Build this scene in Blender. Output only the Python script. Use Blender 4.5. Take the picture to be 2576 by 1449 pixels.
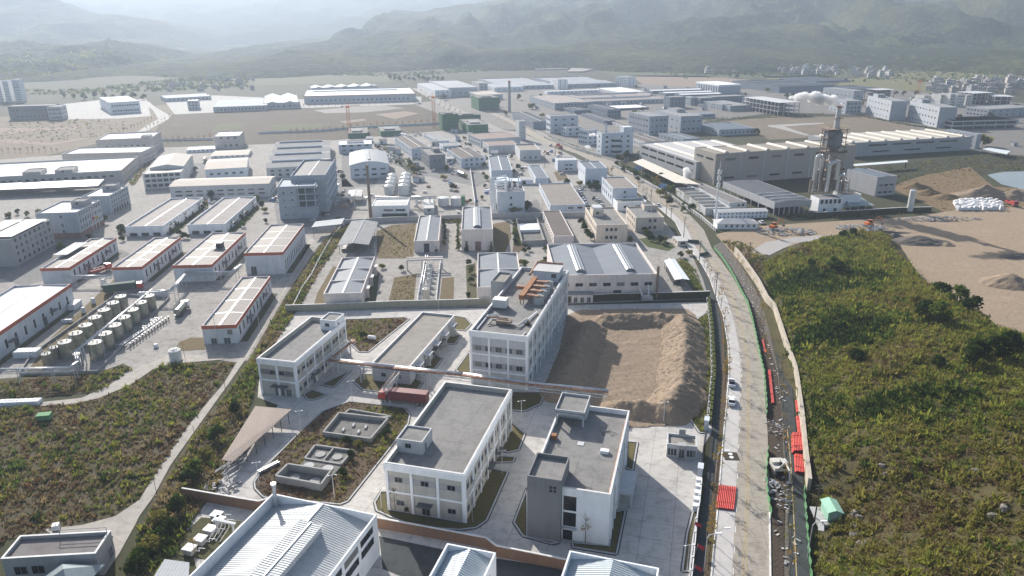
import bpy,math,random
import numpy as np
from mathutils import Matrix,Vector
from mathutils.geometry import tessellate_polygon
R_ = math.radians
scn = bpy.context.scene
for o in list(bpy.data.objects): bpy.data.objects.remove(o)
# ------------------------------------------------------------------ camera
CAM_H,PITCH,ROLL = 92.0,R_(20.16),R_(-0.35)
cam = bpy.data.cameras.new('camera'); camo = bpy.data.objects.new('camera',cam)
scn.collection.objects.link(camo)
cam.sensor_width = 36.0; cam.lens = 36.0*1820/2576; cam.clip_start = 1.0; cam.clip_end = 30000
_f = Vector((0,math.cos(PITCH),-math.sin(PITCH)))
_U = Vector((1,0,0)); _V = Vector((0,-math.sin(PITCH),-math.cos(PITCH)))
_r = _U*math.cos(ROLL) - _V*math.sin(ROLL); _d = _U*math.sin(ROLL) + _V*math.cos(ROLL)
camo.matrix_world = Matrix(((_r.x,-_d.x,-_f.x,0),(_r.y,-_d.y,-_f.y,0),(_r.z,-_d.z,-_f.z,CAM_H),(0,0,0,1)))
scn.camera = camo
# ------------------------------------------------------------------ light: low sun ahead and to the left
SUN_EL,SUN_AZ = R_(27.7),R_(-27.0)          # azimuth from +Y towards +X
world = bpy.data.worlds.new('World'); scn.world = world; world.use_nodes = True
nt = world.node_tree; nt.nodes.clear()
sky = nt.nodes.new('ShaderNodeTexSky'); sky.sky_type = 'NISHITA'; sky.sun_disc = False
sky.sun_elevation = SUN_EL; sky.sun_rotation = SUN_AZ; sky.air_density = 1.0; sky.dust_density = 2.0; sky.ozone_density = 1.0
bg = nt.nodes.new('ShaderNodeBackground'); bg.inputs[1].default_value = 0.1
wo = nt.nodes.new('ShaderNodeOutputWorld')
nt.links.new(sky.outputs[0],bg.inputs[0]); nt.links.new(bg.outputs[0],wo.inputs[0])
sl = bpy.data.lights.new('sun','SUN'); sl.energy = 5.0; sl.angle = R_(0.53); sl.color = (1.0,0.95,0.88)
so = bpy.data.objects.new('sun',sl); scn.collection.objects.link(so)
_sd = Vector((math.sin(SUN_AZ)*math.cos(SUN_EL),math.cos(SUN_AZ)*math.cos(SUN_EL),math.sin(SUN_EL)))
so.rotation_euler = (_sd).to_track_quat('Z','Y').to_euler(); so.location = (-100,300,300)
vs = scn.view_settings; vs.view_transform = 'Standard'; vs.look = 'None'; vs.exposure = 0.8; vs.gamma = 1.0; vs.use_curve_mapping = False
cy = scn.cycles; cy.max_bounces = 5; cy.diffuse_bounces = 3; cy.glossy_bounces = 2; cy.transmission_bounces = 2; cy.volume_bounces = 3
cy.transparent_max_bounces = 8; cy.sample_clamp_indirect = 4.0; cy.caustics_reflective = False; cy.caustics_refractive = False
cy.use_denoising = True
HAZE_DENSITY,HAZE_TOP,HAZE_COLOR,HAZE_ANISO = 0.00027,345.0,(.395,.465,.565,1),.38

# ------------------------------------------------------------------ materials (all procedural)
MATS = {}
GS = .76     # measured ground and roof tones are this much darker than first guesses
def _nodes(name):
 m = bpy.data.materials.new(name); m.use_nodes = True
 t = m.node_tree; t.nodes.clear()
 out = t.nodes.new('ShaderNodeOutputMaterial'); b = t.nodes.new('ShaderNodeBsdfPrincipled')
 t.links.new(b.outputs[0],out.inputs[0])
 tc = t.nodes.new('ShaderNodeTexCoord')
 return m,t,out,b,tc
def _noise(t,vec,scale,detail=4,rough=.55,stretch=None):
 if stretch:
  mp = t.nodes.new('ShaderNodeMapping'); mp.inputs['Scale'].default_value = stretch
  t.links.new(vec,mp.inputs[0]); vec = mp.outputs[0]
 n = t.nodes.new('ShaderNodeTexNoise'); n.inputs['Scale'].default_value = scale
 n.inputs['Detail'].default_value = detail; n.inputs['Roughness'].default_value = rough
 t.links.new(vec,n.inputs['Vector']); return n.outputs['Fac']
def _ramp(t,fac,stops):
 r = t.nodes.new('ShaderNodeValToRGB'); e = r.color_ramp.elements
 while len(e) < len(stops): e.new(.5)
 for q,(p,c) in zip(e,stops): q.position = p; q.color = (*c,1)
 t.links.new(fac,r.inputs[0]); return r.outputs[0]
def _mix(t,fac,a,b,mode='MIX'):
 m = t.nodes.new('ShaderNodeMix'); m.data_type = 'RGBA'; m.blend_type = mode
 for s,v in ((0,fac),(6,a),(7,b)):
  if isinstance(v,(int,float)): m.inputs[s].default_value = v
  elif isinstance(v,tuple): m.inputs[s].default_value = (*v,1)
  else: t.links.new(v,m.inputs[s])
 return m.outputs[2]
def _bump(t,b,fac,strength,dist):
 n = t.nodes.new('ShaderNodeBump'); n.inputs['Strength'].default_value = strength; n.inputs['Distance'].default_value = dist
 t.links.new(fac,n.inputs['Height']); t.links.new(n.outputs[0],b.inputs['Normal'])
def sc(c,k): return tuple(min(1,x*k) for x in c)
def m_plain(name,c,rough=.7,var=.18,scale=.6,metal=0.):
 m,t,out,b,tc = _nodes(name); o = tc.outputs['Object']
 f = _noise(t,o,scale,5,.6)
 col = _ramp(t,f,[(.3,sc(c,1-var)),(.7,sc(c,1+var*.6))])
 t.links.new(col,b.inputs['Base Color']); b.inputs['Roughness'].default_value = rough; b.inputs['Metallic'].default_value = metal
 return m
def m_wall(name,c,stain=.25,rough=.85):
 m,t,out,b,tc = _nodes(name); o = tc.outputs['Object']
 f = _noise(t,o,.9,5,.65,(1,1,.13)); g = _noise(t,o,.35,4)
 col = _ramp(t,f,[(.25,sc(c,1-stain)),(.55,c),(.8,sc(c,1.04))])
 col = _mix(t,.35,col,_ramp(t,g,[(.35,sc(c,.84)),(.65,sc(c,1.04))]))
 s = _noise(t,o,2.6,4,.7,(1,1,.05)); col = _mix(t,1.,col,_ramp(t,s,[(.27,(.66,.64,.61)),(.40,(1,1,1))]),'MULTIPLY')
 t.links.new(col,b.inputs['Base Color']); b.inputs['Roughness'].default_value = rough
 return m
def m_concrete(name,c,c2,slab=None,rough=.85,spots=.5,gloss=None):
 if max(c) < .7: c,c2 = sc(c,GS),sc(c2,GS*.94)
 m,t,out,b,tc = _nodes(name); o = tc.outputs['Object']
 f = _noise(t,o,.09,6,.62); g = _noise(t,o,1.6,5,.7); h = _noise(t,o,.45,5,.7)
 col = _ramp(t,f,[(.32,c2),(.5,sc(c,.95)),(.7,c)])
 col = _mix(t,spots*.5,col,_ramp(t,g,[(.35,sc(c,.72)),(.6,sc(c,1.06))]))
 col = _mix(t,spots*.8,col,_ramp(t,h,[(.36,sc(c2,.72)),(.5,sc(c,.93)),(.66,sc(c,1.06))]))
 if slab:
  br = t.nodes.new('ShaderNodeTexBrick'); br.offset = .5 if slab[2] else 0.
  br.inputs['Scale'].default_value = 1.; br.inputs['Brick Width'].default_value = slab[0]; br.inputs['Row Height'].default_value = slab[1]
  br.inputs['Mortar Size'].default_value = slab[3]; br.inputs['Color1'].default_value = (1,1,1,1); br.inputs['Color2'].default_value = (.93,.93,.93,1); br.inputs['Mortar'].default_value = (.55,.53,.51,1)
  mp = t.nodes.new('ShaderNodeMapping'); mp.inputs['Rotation'].default_value = (0,0,R_(slab[4])); t.links.new(o,mp.inputs[0]); t.links.new(mp.outputs[0],br.inputs['Vector'])
  col = _mix(t,1.,col,br.outputs['Color'],'MULTIPLY')
 t.links.new(col,b.inputs['Base Color']); b.inputs['Roughness'].default_value = rough
 b.inputs['Specular IOR Level'].default_value = gloss or .15
 return m
def m_sheet(name,c,pitch=.5,axis='y',metal=.25,rough=.42,dirt=.25,c2=None,patchy=0.):
 c = sc(c,GS); c2 = sc(c2,GS) if c2 else None
 m,t,out,b,tc = _nodes(name); o = tc.outputs['Object']
 w = t.nodes.new('ShaderNodeTexWave'); w.wave_type = 'BANDS'; w.bands_direction = axis.upper(); w.inputs['Scale'].default_value = .314/pitch; w.inputs['Distortion'].default_value = 0.
 t.links.new(o,w.inputs['Vector'])
 f = _noise(t,o,.25,5,.6,(1,.3,1) if axis == 'x' else (.3,1,1)); g = _noise(t,o,1.1,4,.6)
 col = _ramp(t,f,[(.3,sc(c,1-dirt)),(.65,c)])
 if c2:
  br = t.nodes.new('ShaderNodeTexBrick'); br.inputs['Scale'].default_value = 1.; br.inputs['Brick Width'].default_value = 9; br.inputs['Row Height'].default_value = 3.4; br.inputs['Mortar Size'].default_value = 0.
  br.inputs['Color1'].default_value = (*c,1); br.inputs['Color2'].default_value = (*c2,1); t.links.new(o,br.inputs['Vector'])
  col = _mix(t,patchy,col,br.outputs['Color'])
 col = _mix(t,.3,col,_ramp(t,g,[(.4,sc(c,.8)),(.6,sc(c,1.05))]))
 col = _mix(t,.22,col,_ramp(t,w.outputs['Fac'],[(.0,sc(c,.55)),(.35,c)]))
 t.links.new(col,b.inputs['Base Color']); b.inputs['Roughness'].default_value = rough; b.inputs['Metallic'].default_value = metal
 b.inputs['Specular IOR Level'].default_value = .12 if metal == 0 else .3
 _bump(t,b,w.outputs['Fac'],.5,.06)
 return m
def m_ground(name,cols,scale=.05,fine=1.2,bump=.3,rough=.95):
 m,t,out,b,tc = _nodes(name); o = tc.outputs['Object']
 f = _noise(t,o,scale,7,.65); g = _noise(t,o,fine,6,.7); h = _noise(t,o,scale*4.3,5,.6)
 cols = [sc(c,GS+.06) for c in cols]; n = len(cols)
 col = _ramp(t,f,[(.28+.44*i/max(n-1,1),c) for i,c in enumerate(cols)])
 col2 = _ramp(t,h,[(.3+.4*i/max(n-1,1),c) for i,c in enumerate(cols[::-1])])
 col = _mix(t,.4,col,col2)
 mean = tuple(sum(c[i] for c in cols)/n for i in range(3))
 col = _mix(t,.45,col,_ramp(t,g,[(.33,sc(mean,.55)),(.55,mean),(.75,sc(mean,1.25))]))
 t.links.new(col,b.inputs['Base Color']); b.inputs['Roughness'].default_value = rough; b.inputs['Specular IOR Level'].default_value = .2
 if bump: _bump(t,b,g,bump,.35)
 return m
def m_leaf(name,c,tr=.45):
 m,t,out,b,tc = _nodes(name); t.nodes.remove(b)
 f = _noise(t,tc.outputs['Object'],.5,3)
 col = _ramp(t,f,[(.3,sc(c,.7)),(.7,sc(c,1.3))])
 d = t.nodes.new('ShaderNodeBsdfDiffuse'); tl = t.nodes.new('ShaderNodeBsdfTranslucent'); mx = t.nodes.new('ShaderNodeMixShader'); mx.inputs[0].default_value = tr
 t.links.new(col,d.inputs[0]); t.links.new(col,tl.inputs[0]); t.links.new(d.outputs[0],mx.inputs[1]); t.links.new(tl.outputs[0],mx.inputs[2]); t.links.new(mx.outputs[0],out.inputs[0])
 return m
def m_forest(name,cols,scale):
 m,t,out,b,tc = _nodes(name); o = tc.outputs['Object']
 f = _noise(t,o,.0035,6,.62); g = _noise(t,o,scale,5,.7)
 col = _ramp(t,f,[(.34,cols[0]),(.5,cols[1]),(.66,cols[2])])
 col = _mix(t,.55,col,_ramp(t,g,[(.3,sc(cols[0],.6)),(.52,cols[1]),(.75,sc(cols[2],1.2))]))
 t.links.new(col,b.inputs['Base Color']); b.inputs['Roughness'].default_value = 1.; b.inputs['Specular IOR Level'].default_value = .05
 _bump(t,b,g,1.,9.)
 return m
def m_glass(name,c=(.03,.04,.05),rough=.08):
 m,t,out,b,tc = _nodes(name)
 f = _noise(t,tc.outputs['Object'],1.3,2)
 t.links.new(_ramp(t,f,[(.35,sc(c,.5)),(.7,sc(c,1.7))]),b.inputs['Base Color']); b.inputs['Roughness'].default_value = rough; b.inputs['Specular IOR Level'].default_value = .35
 return m
def m_rust(name,c,c2):
 m,t,out,b,tc = _nodes(name); f = _noise(t,tc.outputs['Object'],.8,6,.7)
 t.links.new(_ramp(t,f,[(.35,c),(.6,c2)]),b.inputs['Base Color']); b.inputs['Roughness'].default_value = .85
 return m
def m_leafwall(name,cols):
 return m_ground(name,cols,.5,3.,.8)
_W = {'white':(.84,.85,.86),'whiteb':(.56,.61,.67),'metalw':(.60,.62,.65),'offwhite':(.66,.65,.62),'lgrey':(.53,.54,.55),'grey':(.36,.36,.36),'bgrey':(.36,.40,.45),'bgreyl':(.40,.43,.47),'dgrey':(.22,.23,.25),'dblue':(.15,.19,.25),
'warm':(.50,.47,.44),'tan':(.47,.45,.40),'pinkw':(.72,.65,.61),'beige':(.68,.59,.49),'beige2':(.60,.53,.46),'clad':(.42,.38,.33),'clad2':(.44,.44,.45),'clad3':(.28,.28,.29),'dgrey2':(.20,.205,.21),
'w_mossy':(.34,.33,.26),'w_grey':(.42,.42,.42),'w_white':(.7,.7,.7),'w_beige':(.48,.42,.34),'w_conc':(.3,.3,.29),'trim':(.86,.87,.88)}
_F = {'rconc':((.34,.33,.315),(.24,.235,.23),(7.5,6,1,.035,0)),'rconc2':((.40,.37,.33),(.33,.31,.28),(9,9,0,.03,0)),'rdust':((.28,.26,.25),(.22,.2,.2),None),'rtan':((.44,.39,.33),(.36,.32,.27),(6,30,0,.04,0)),'rbrown3':((.37,.33,.29),(.32,.29,.26),(3,3,0,.02,0)),
'rbrown2':((.20,.17,.155),(.16,.14,.13),None),'rwhite':((.86,.86,.85),(.76,.76,.75),None),'rgrey':((.40,.40,.40),(.31,.31,.31),None),'rpink':((.40,.31,.27),(.34,.27,.24),None),'rpinkl':((.50,.44,.41),(.42,.37,.35),None),'rdarkg':((.13,.135,.14),(.10,.10,.11),None),
'rcreaml':((.66,.61,.53),(.56,.51,.44),None)}
_S = {'rsteel':((.62,.65,.66),.26),'rsteel2':((.60,.67,.70),.3),'rbrown':((.29,.26,.24),.5),'rlight':((.70,.69,.68),.5),'rpatch':((.30,.26,.24),.6),'rcream':((.66,.58,.50),.6),'rmetal':((.48,.51,.54),.5),'rslate':((.27,.30,.34),.5),'rdark':((.07,.085,.11),.5),'rblueg':((.20,.24,.29),.5),'rbluel':((.40,.45,.5),.5),'rdarkm':((.15,.16,.18),.5),'rgreen':((.45,.5,.5),.5)}
_L = {'leaf_dark':(.035,.06,.015),'leaf_green':(.105,.15,.03),'leaf_lime':(.25,.26,.05),'leaf_olive':(.21,.19,.05),'leaf_straw':(.27,.21,.10),'leaf_brown':(.15,.10,.055),'leaf_rust':(.13,.06,.03),'leaf_yellow':(.34,.22,.03),'leaf_orange':(.36,.17,.03),'leaf_plume':(.30,.25,.17)}
def mat(k):
 if k in MATS: return MATS[k]
 if k in _W: m = m_wall(k,_W[k],.17 if k in ('white','whiteb','trim','w_white') else .26)
 elif k in _F: m = m_concrete(k,_F[k][0],_F[k][1],_F[k][2],.9)
 elif k[:-2] in _S: c,r = _S[k[:-2]]; m = m_sheet(k,c,.6 if 'steel' not in k else .45,k[-1],.0 if r >= .5 else .12,max(r,.38)+.15,.22,(.42,.45,.5) if k[:-2] == 'rpatch' else None,.6)
 elif k in _L: m = m_leaf(k,_L[k])
 else:
  G = {'g_base':lambda: m_ground(k,[(.03,.045,.02),(.06,.065,.03),(.10,.085,.045)],.012,.3,.3),
  'g_brownfield':lambda: m_ground(k,[(.045,.05,.025),(.12,.085,.055),(.07,.055,.035),(.15,.115,.08)],.02,.12,.3),
  'g_pinkdirt':lambda: m_ground(k,[(.30,.22,.17),(.22,.165,.13),(.15,.14,.08),(.34,.26,.2)],.02,.3,.3),
  'g_golden':lambda: m_ground(k,[(.22,.18,.07),(.15,.17,.06),(.24,.19,.09)],.012,.12,0),
  'g_farm':lambda: m_ground(k,[(.05,.075,.03),(.10,.115,.045),(.13,.12,.06)],.02,.1,0),
  'g_tan':lambda: m_ground(k,[(.34,.26,.2),(.28,.21,.16)],.02,.3,.2),
  'g_sand':lambda: m_ground(k,[(.45,.34,.23),(.33,.25,.175),(.50,.39,.28)],.07,.8,.8),
  'g_sandp':lambda: m_ground(k,[(.22,.165,.115),(.38,.29,.205),(.31,.235,.165),(.42,.335,.25)],.10,1.4,.8),
  'g_orange':lambda: m_ground(k,[(.20,.13,.07),(.26,.18,.10),(.13,.10,.05)],.05,.7,.4),
  'g_white':lambda: m_ground(k,[(.5,.48,.46),(.42,.39,.36)],.1,1.2,.3),
  'g_conc':lambda: m_concrete(k,(.46,.435,.40),(.27,.25,.225),(5,4,0,.02,15),.92,.6),
  'g_conc_new':lambda: m_concrete(k,(.68,.65,.61),(.48,.455,.42),(6,5,0,.05,15),.92,.55),
  'g_conc_far':lambda: m_concrete(k,(.27,.25,.23),(.15,.15,.12),None,.8,.6),
  'g_bright':lambda: m_concrete(k,(.52,.51,.49),(.24,.23,.2),None,.85,.9),
  'g_road':lambda: m_concrete(k,(.49,.44,.375),(.38,.34,.29),(4.5,4.2,0,.04,8),.92,.7),
  'g_shoulder':lambda: m_concrete(k,(.69,.66,.63),(.60,.57,.54),(30,5,0,.01,8),.9,.4),
  'g_asph':lambda: m_concrete(k,(.075,.085,.088),(.055,.06,.062),None,.85,.6),
  'g_asph2':lambda: m_concrete(k,(.27,.265,.26),(.20,.195,.19),None,.92,.7),
  'g_path':lambda: m_concrete(k,(.50,.46,.41),(.42,.38,.33),(4,4,0,.02,30),.8,.6),
  'g_mud':lambda: m_ground(k,[(.06,.045,.032),(.10,.075,.055),(.07,.055,.045)],.3,1.5,.8),
  'g_rubble':lambda: m_ground(k,[(.20,.18,.155),(.14,.12,.10),(.27,.25,.22)],.6,2.2,.9),
  'g_rock':lambda: m_ground(k,[(.30,.27,.24),(.22,.20,.175),(.36,.33,.30)],.6,1.5,.9),
  'g_scrub':lambda: m_ground(k,[(.085,.065,.04),(.13,.10,.06),(.075,.08,.03)],.12,1.4,.7),
  'g_scrubdark':lambda: m_ground(k,[(.03,.04,.018),(.06,.06,.03)],.1,.8,.7),
  'g_drygrass':lambda: m_ground(k,[(.16,.115,.06),(.20,.145,.075),(.10,.10,.04)],.15,1.6,.6),
  'g_grassd':lambda: m_ground(k,[(.07,.075,.03),(.11,.10,.05)],.2,1.5,.5),
  'g_grass':lambda: m_ground(k,[(.07,.10,.03),(.10,.11,.035)],.2,1.5,.5),
  'g_lawn':lambda: m_ground(k,[(.12,.13,.045),(.16,.145,.06),(.09,.10,.035)],.15,1.5,.6),
  'g_lawnd':lambda: m_ground(k,[(.13,.11,.045),(.16,.13,.055),(.09,.09,.035)],.2,1.6,.5),
  'g_dirtlot':lambda: m_ground(k,[(.11,.075,.05),(.15,.105,.07),(.08,.075,.035)],.2,1.6,.7),
  'g_hill':lambda: m_ground(k,[(.09,.07,.035),(.075,.075,.025),(.13,.095,.05)],.09,1.2,.8),
  'forest':lambda: m_forest(k,[(.010,.020,.009),(.034,.048,.018),(.19,.18,.06)],.06),  # dark and yellow-green growth, contrast painted up to suggest sunlit ridges
  'forest2':lambda: m_forest(k,[(.02,.032,.018),(.035,.05,.025),(.07,.075,.04)],.03),
  'water':lambda: m_plain(k,(.20,.235,.235),.2,.12,.05),
  'curtain':lambda: m_plain(k,(.20,.19,.17),.8),'wframe':lambda: m_plain(k,(.30,.31,.32),.6),'glass':lambda: m_glass(k,(.016,.02,.026),.12),'glassl':lambda: m_glass(k,(.06,.075,.09),.15),
  'brick':lambda: m_wall(k,(.20,.12,.095),.25),'redband':lambda: m_wall(k,(.44,.115,.055),.25),
  'w_brown':lambda: m_wall(k,(.20,.115,.075),.3),'w_ivy':lambda: m_leafwall(k,[(.05,.06,.025),(.12,.10,.06),(.035,.045,.02)]),'w_hedge':lambda: m_leafwall(k,[(.07,.10,.02),(.13,.14,.03),(.05,.08,.02)]),
  'w_green':lambda: m_wall(k,(.12,.29,.13),.35),'w_dkgreen':lambda: m_wall(k,(.05,.09,.08),.2),'net':lambda: m_wall(k,(.04,.15,.075),.35),'brownnet':lambda: m_wall(k,(.2,.12,.1),.35),
  'dark':lambda: m_plain(k,(.03,.032,.035),.6),'darkg':lambda: m_plain(k,(.09,.095,.10),.5),'steel':lambda: m_plain(k,(.34,.355,.31),.32,.35,.8,.75),'alu':lambda: m_plain(k,(.60,.61,.62),.38,.15,.8,.6),'silo':lambda: m_wall(k,(.68,.68,.66),.25,.5),
  'tanktop':lambda: m_wall(k,(.34,.34,.31),.3,.6),'greent':lambda: m_wall(k,(.05,.22,.10),.2,.5),'rustp':lambda: m_rust(k,(.20,.075,.03),(.40,.24,.16)),'rusto':lambda: m_rust(k,(.42,.17,.05),(.22,.10,.05)),'rustd':lambda: m_rust(k,(.16,.10,.07),(.25,.2,.16)),
  'redpipe':lambda: m_plain(k,(.52,.04,.028),.3,.1,1.5,.12),'red':lambda: m_plain(k,(.42,.045,.04),.35,.15),'maroon':lambda: m_wall(k,(.16,.035,.04),.3,.6),'orange':lambda: m_plain(k,(.65,.17,.03),.45),'bluedoor':lambda: m_plain(k,(.12,.22,.42),.6),
  'bluesign':lambda: m_plain(k,(.02,.18,.55),.5),'carwhite':lambda: m_plain(k,(.75,.76,.77),.2,.05),'cardark':lambda: m_plain(k,(.03,.03,.035),.2,.05),'carsilver':lambda: m_plain(k,(.5,.51,.52),.25,.05,1,.5),'tyre':lambda: m_plain(k,(.02,.02,.02),.8),
  'wood':lambda: m_wall(k,(.14,.10,.075),.3),'bark':lambda: m_wall(k,(.12,.09,.07),.3),'pole':lambda: m_plain(k,(.62,.63,.64),.5),'yellow':lambda: m_plain(k,(.55,.36,.06),.7),'yline':lambda: m_plain(k,(.40,.315,.16),.9,.3,1.),'wline':lambda: m_plain(k,(.7,.7,.68),.8,.2,1.),
  'bag':lambda: m_plain(k,(.78,.78,.79),.7,.12,1.),'mint':lambda: m_wall(k,(.30,.52,.40),.15),'skyl':lambda: m_plain(k,(.72,.75,.74),.35,.1,.8),'greyroof':lambda: m_sheet(k,(.30,.36,.38),.35,'x',.2,.45),'peach':lambda: m_sheet(k,(.50,.41,.35),.5,'x',0.,.8),
  'fabric':lambda: m_plain(k,(.45,.04,.05),.8),'flagy':lambda: m_plain(k,(.6,.45,.05),.8),'flagw':lambda: m_plain(k,(.6,.65,.7),.8),'cap':lambda: m_plain(k,(.66,.65,.63),.8,.2),'creamv':lambda: m_plain(k,(.62,.57,.48),.55,.15,.6),
  'offw':lambda: m_plain(k,(.6,.58,.52),.5,.2,1.),'pool':lambda: m_concrete(k,(.24,.235,.22),(.17,.165,.155),None,.9,.9),'solar':lambda: m_sheet(k,(.42,.45,.47),1.,'x',.2,.3)}
  m = G[k]()
 MATS[k] = m; return m
# ------------------------------------------------------------------ mesh and object helpers
C = scn.collection
class MB:
 def __init__(s): s.v = []; s.f = []; s.m = []
 def face(s,pts,m=0):
  i = len(s.v); s.v += [tuple(p) for p in pts]; s.f.append(tuple(range(i,i+len(pts)))); s.m.append(m)
 def box(s,x0,y0,z0,x1,y1,z1,m=0):
  i = len(s.v)
  s.v += [(x0,y0,z0),(x1,y0,z0),(x1,y1,z0),(x0,y1,z0),(x0,y0,z1),(x1,y0,z1),(x1,y1,z1),(x0,y1,z1)]
  for q in ((0,3,2,1),(4,5,6,7),(0,1,5,4),(1,2,6,5),(2,3,7,6),(3,0,4,7)): s.f.append(tuple(i+k for k in q)); s.m.append(m)
 def tube(s,a,b,r,n=8,m=0,r2=None,caps=True):
  a = Vector(a); b = Vector(b); d = (b-a)
  if d.length < 1e-6: return
  q = d.to_track_quat('Z','Y'); r2 = r if r2 is None else r2; i = len(s.v)
  for P,rr in ((a,r),(b,r2)):
   for k in range(n):
    w = 2*math.pi*k/n; s.v.append(tuple(P + q @ Vector((rr*math.cos(w),rr*math.sin(w),0))))
  for k in range(n):
   l = (k+1) % n; s.f.append((i+k,i+l,i+n+l,i+n+k)); s.m.append(m)
  if caps: s.f.append(tuple(i+n+k for k in range(n))); s.m.append(m); s.f.append(tuple(i+n-1-k for k in range(n))); s.m.append(m)
 def path(s,pts,r,n=8,m=0):
  for a,b in zip(pts,pts[1:]): s.tube(a,b,r,n,m)
 def bar(s,a,b,t,m=0): s.tube(a,b,t*.7,4,m)
 def prism(s,poly,z0,z1,m=0):
  n = len(poly); tri = tessellate_polygon([[Vector((p[0],p[1],0)) for p in poly]])
  i = len(s.v); s.v += [(p[0],p[1],z0) for p in poly] + [(p[0],p[1],z1) for p in poly]
  for a,b,c in tri:
   A,B,D = (Vector(poly[k]) for k in (a,b,c))
   if (B-A).cross(D-A) < 0: b,c = c,b
   s.f.append((i+n+a,i+n+b,i+n+c)); s.m.append(m)
  for k in range(n):
   l = (k+1) % n; s.f.append((i+k,i+l,i+n+l,i+n+k)); s.m.append(m)
 def sheet(s,poly,z,m=0):
  tri = tessellate_polygon([[Vector((p[0],p[1],0)) for p in poly]]); i = len(s.v)
  s.v += [(p[0],p[1],z) for p in poly]
  for a,b,c in tri:
   A,B,D = (Vector(poly[k]) for k in (a,b,c))
   if (B-A).cross(D-A) < 0: b,c = c,b
   s.f.append((i+a,i+b,i+c)); s.m.append(m)
 def halfcyl(s,x,y0,y1,z,r,n=8,m=0):   # barrel along y
  i = len(s.v)
  for y in (y0,y1):
   for k in range(n+1):
    w = math.pi*k/n; s.v.append((x+r*math.cos(w),y,z+r*math.sin(w)))
  for k in range(n): s.f.append((i+k,i+n+1+k,i+n+2+k,i+k+1)); s.m.append(m)
  s.f.append(tuple(i+k for k in range(n+1))); s.m.append(m); s.f.append(tuple(i+n+1+n-k for k in range(n+1))); s.m.append(m)
 def data(s,name,*mats,smooth=False):
  me = bpy.data.meshes.new(name); me.from_pydata(s.v,[],s.f)
  for k in mats: me.materials.append(mat(k))
  if len(mats) > 1: me.polygons.foreach_set('material_index',s.m)
  if smooth: me.polygons.foreach_set('use_smooth',[True]*len(s.f))
  me.update(); return me
def tag(o,label=None,cat=None,group=None,kind=None):
 if label: o['label'] = label
 if cat: o['category'] = cat
 if group: o['group'] = group
 if kind: o['kind'] = kind
 return o
def put(name,me,parent=None,loc=(0,0,0),rz=0.,**k):
 o = bpy.data.objects.new(name,me); C.objects.link(o); o.location = loc; o.rotation_euler = (0,0,rz)
 if parent: o.parent = parent
 return tag(o,**k)
def empty(name,loc,rz,**k):
 o = bpy.data.objects.new(name,None); C.objects.link(o); o.location = loc; o.rotation_euler = (0,0,rz); return tag(o,**k)
CACHE = {}
def cached(key,fn):
 if key not in CACHE: CACHE[key] = fn()
 return CACHE[key]
# ------------------------------------------------------------------ numpy noise for terrain
def _hash(ix,iy,seed):
 h = (ix.astype(np.int64)*374761393 + iy.astype(np.int64)*668265263 + seed*974634221) & 0xffffffff
 h = ((h ^ (h >> 13))*1274126177) & 0xffffffff
 return ((h ^ (h >> 16)) & 0xffff)/65535.0
def vnoise(x,y,seed=0):
 ix = np.floor(x); iy = np.floor(y); fx = x-ix; fy = y-iy; fx = fx*fx*(3-2*fx); fy = fy*fy*(3-2*fy)
 a = _hash(ix,iy,seed); b = _hash(ix+1,iy,seed); c = _hash(ix,iy+1,seed); d = _hash(ix+1,iy+1,seed)
 return (a*(1-fx)+b*fx)*(1-fy)+(c*(1-fx)+d*fx)*fy
def fbm(x,y,o=5,seed=0,g=.5,ridged=False):
 t = 0; a = 1.; n = 0
 for k in range(o):
  v = vnoise(x*2**k,y*2**k,seed+k*17)
  if ridged: v = 1-abs(2*v-1)
  t = t+a*v; n += a; a *= g
 return t/n
def grid_mesh(name,X,Y,Z,keep=None,mats=('g_hill',),smooth=True):
 ny,nx = X.shape; v = np.stack([X,Y,Z],-1).reshape(-1,3)
 idx = np.arange(nx*ny).reshape(ny,nx)
 q = np.stack([idx[:-1,:-1],idx[:-1,1:],idx[1:,1:],idx[1:,:-1]],-1).reshape(-1,4)
 if keep is not None:
  k = keep.reshape(-1); q = q[k[q].any(1)]
 me = bpy.data.meshes.new(name); me.from_pydata(v.tolist(),[],q.tolist())
 for m in mats: me.materials.append(mat(m))
 if smooth: me.polygons.foreach_set('use_smooth',[True]*len(q))
 me.update(); return me
def inside(px,py,poly):
 r = np.zeros(px.shape,bool); n = len(poly)
 for i in range(n):
  x0,y0 = poly[i]; x1,y1 = poly[(i+1) % n]
  if y0 == y1: continue
  c = ((y0 > py) != (y1 > py)) & (px < (x1-x0)*(py-y0)/(y1-y0)+x0); r ^= c
 return r
def segdist(px,py,pts,closed=False):
 d = np.full(px.shape,1e9)
 P = list(pts)+([pts[0]] if closed else [])
 for (x0,y0),(x1,y1) in zip(P,P[1:]):
  dx,dy = x1-x0,y1-y0; L = dx*dx+dy*dy+1e-9
  t = np.clip(((px-x0)*dx+(py-y0)*dy)/L,0,1); d = np.minimum(d,np.hypot(px-x0-t*dx,py-y0-t*dy))
 return d

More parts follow.
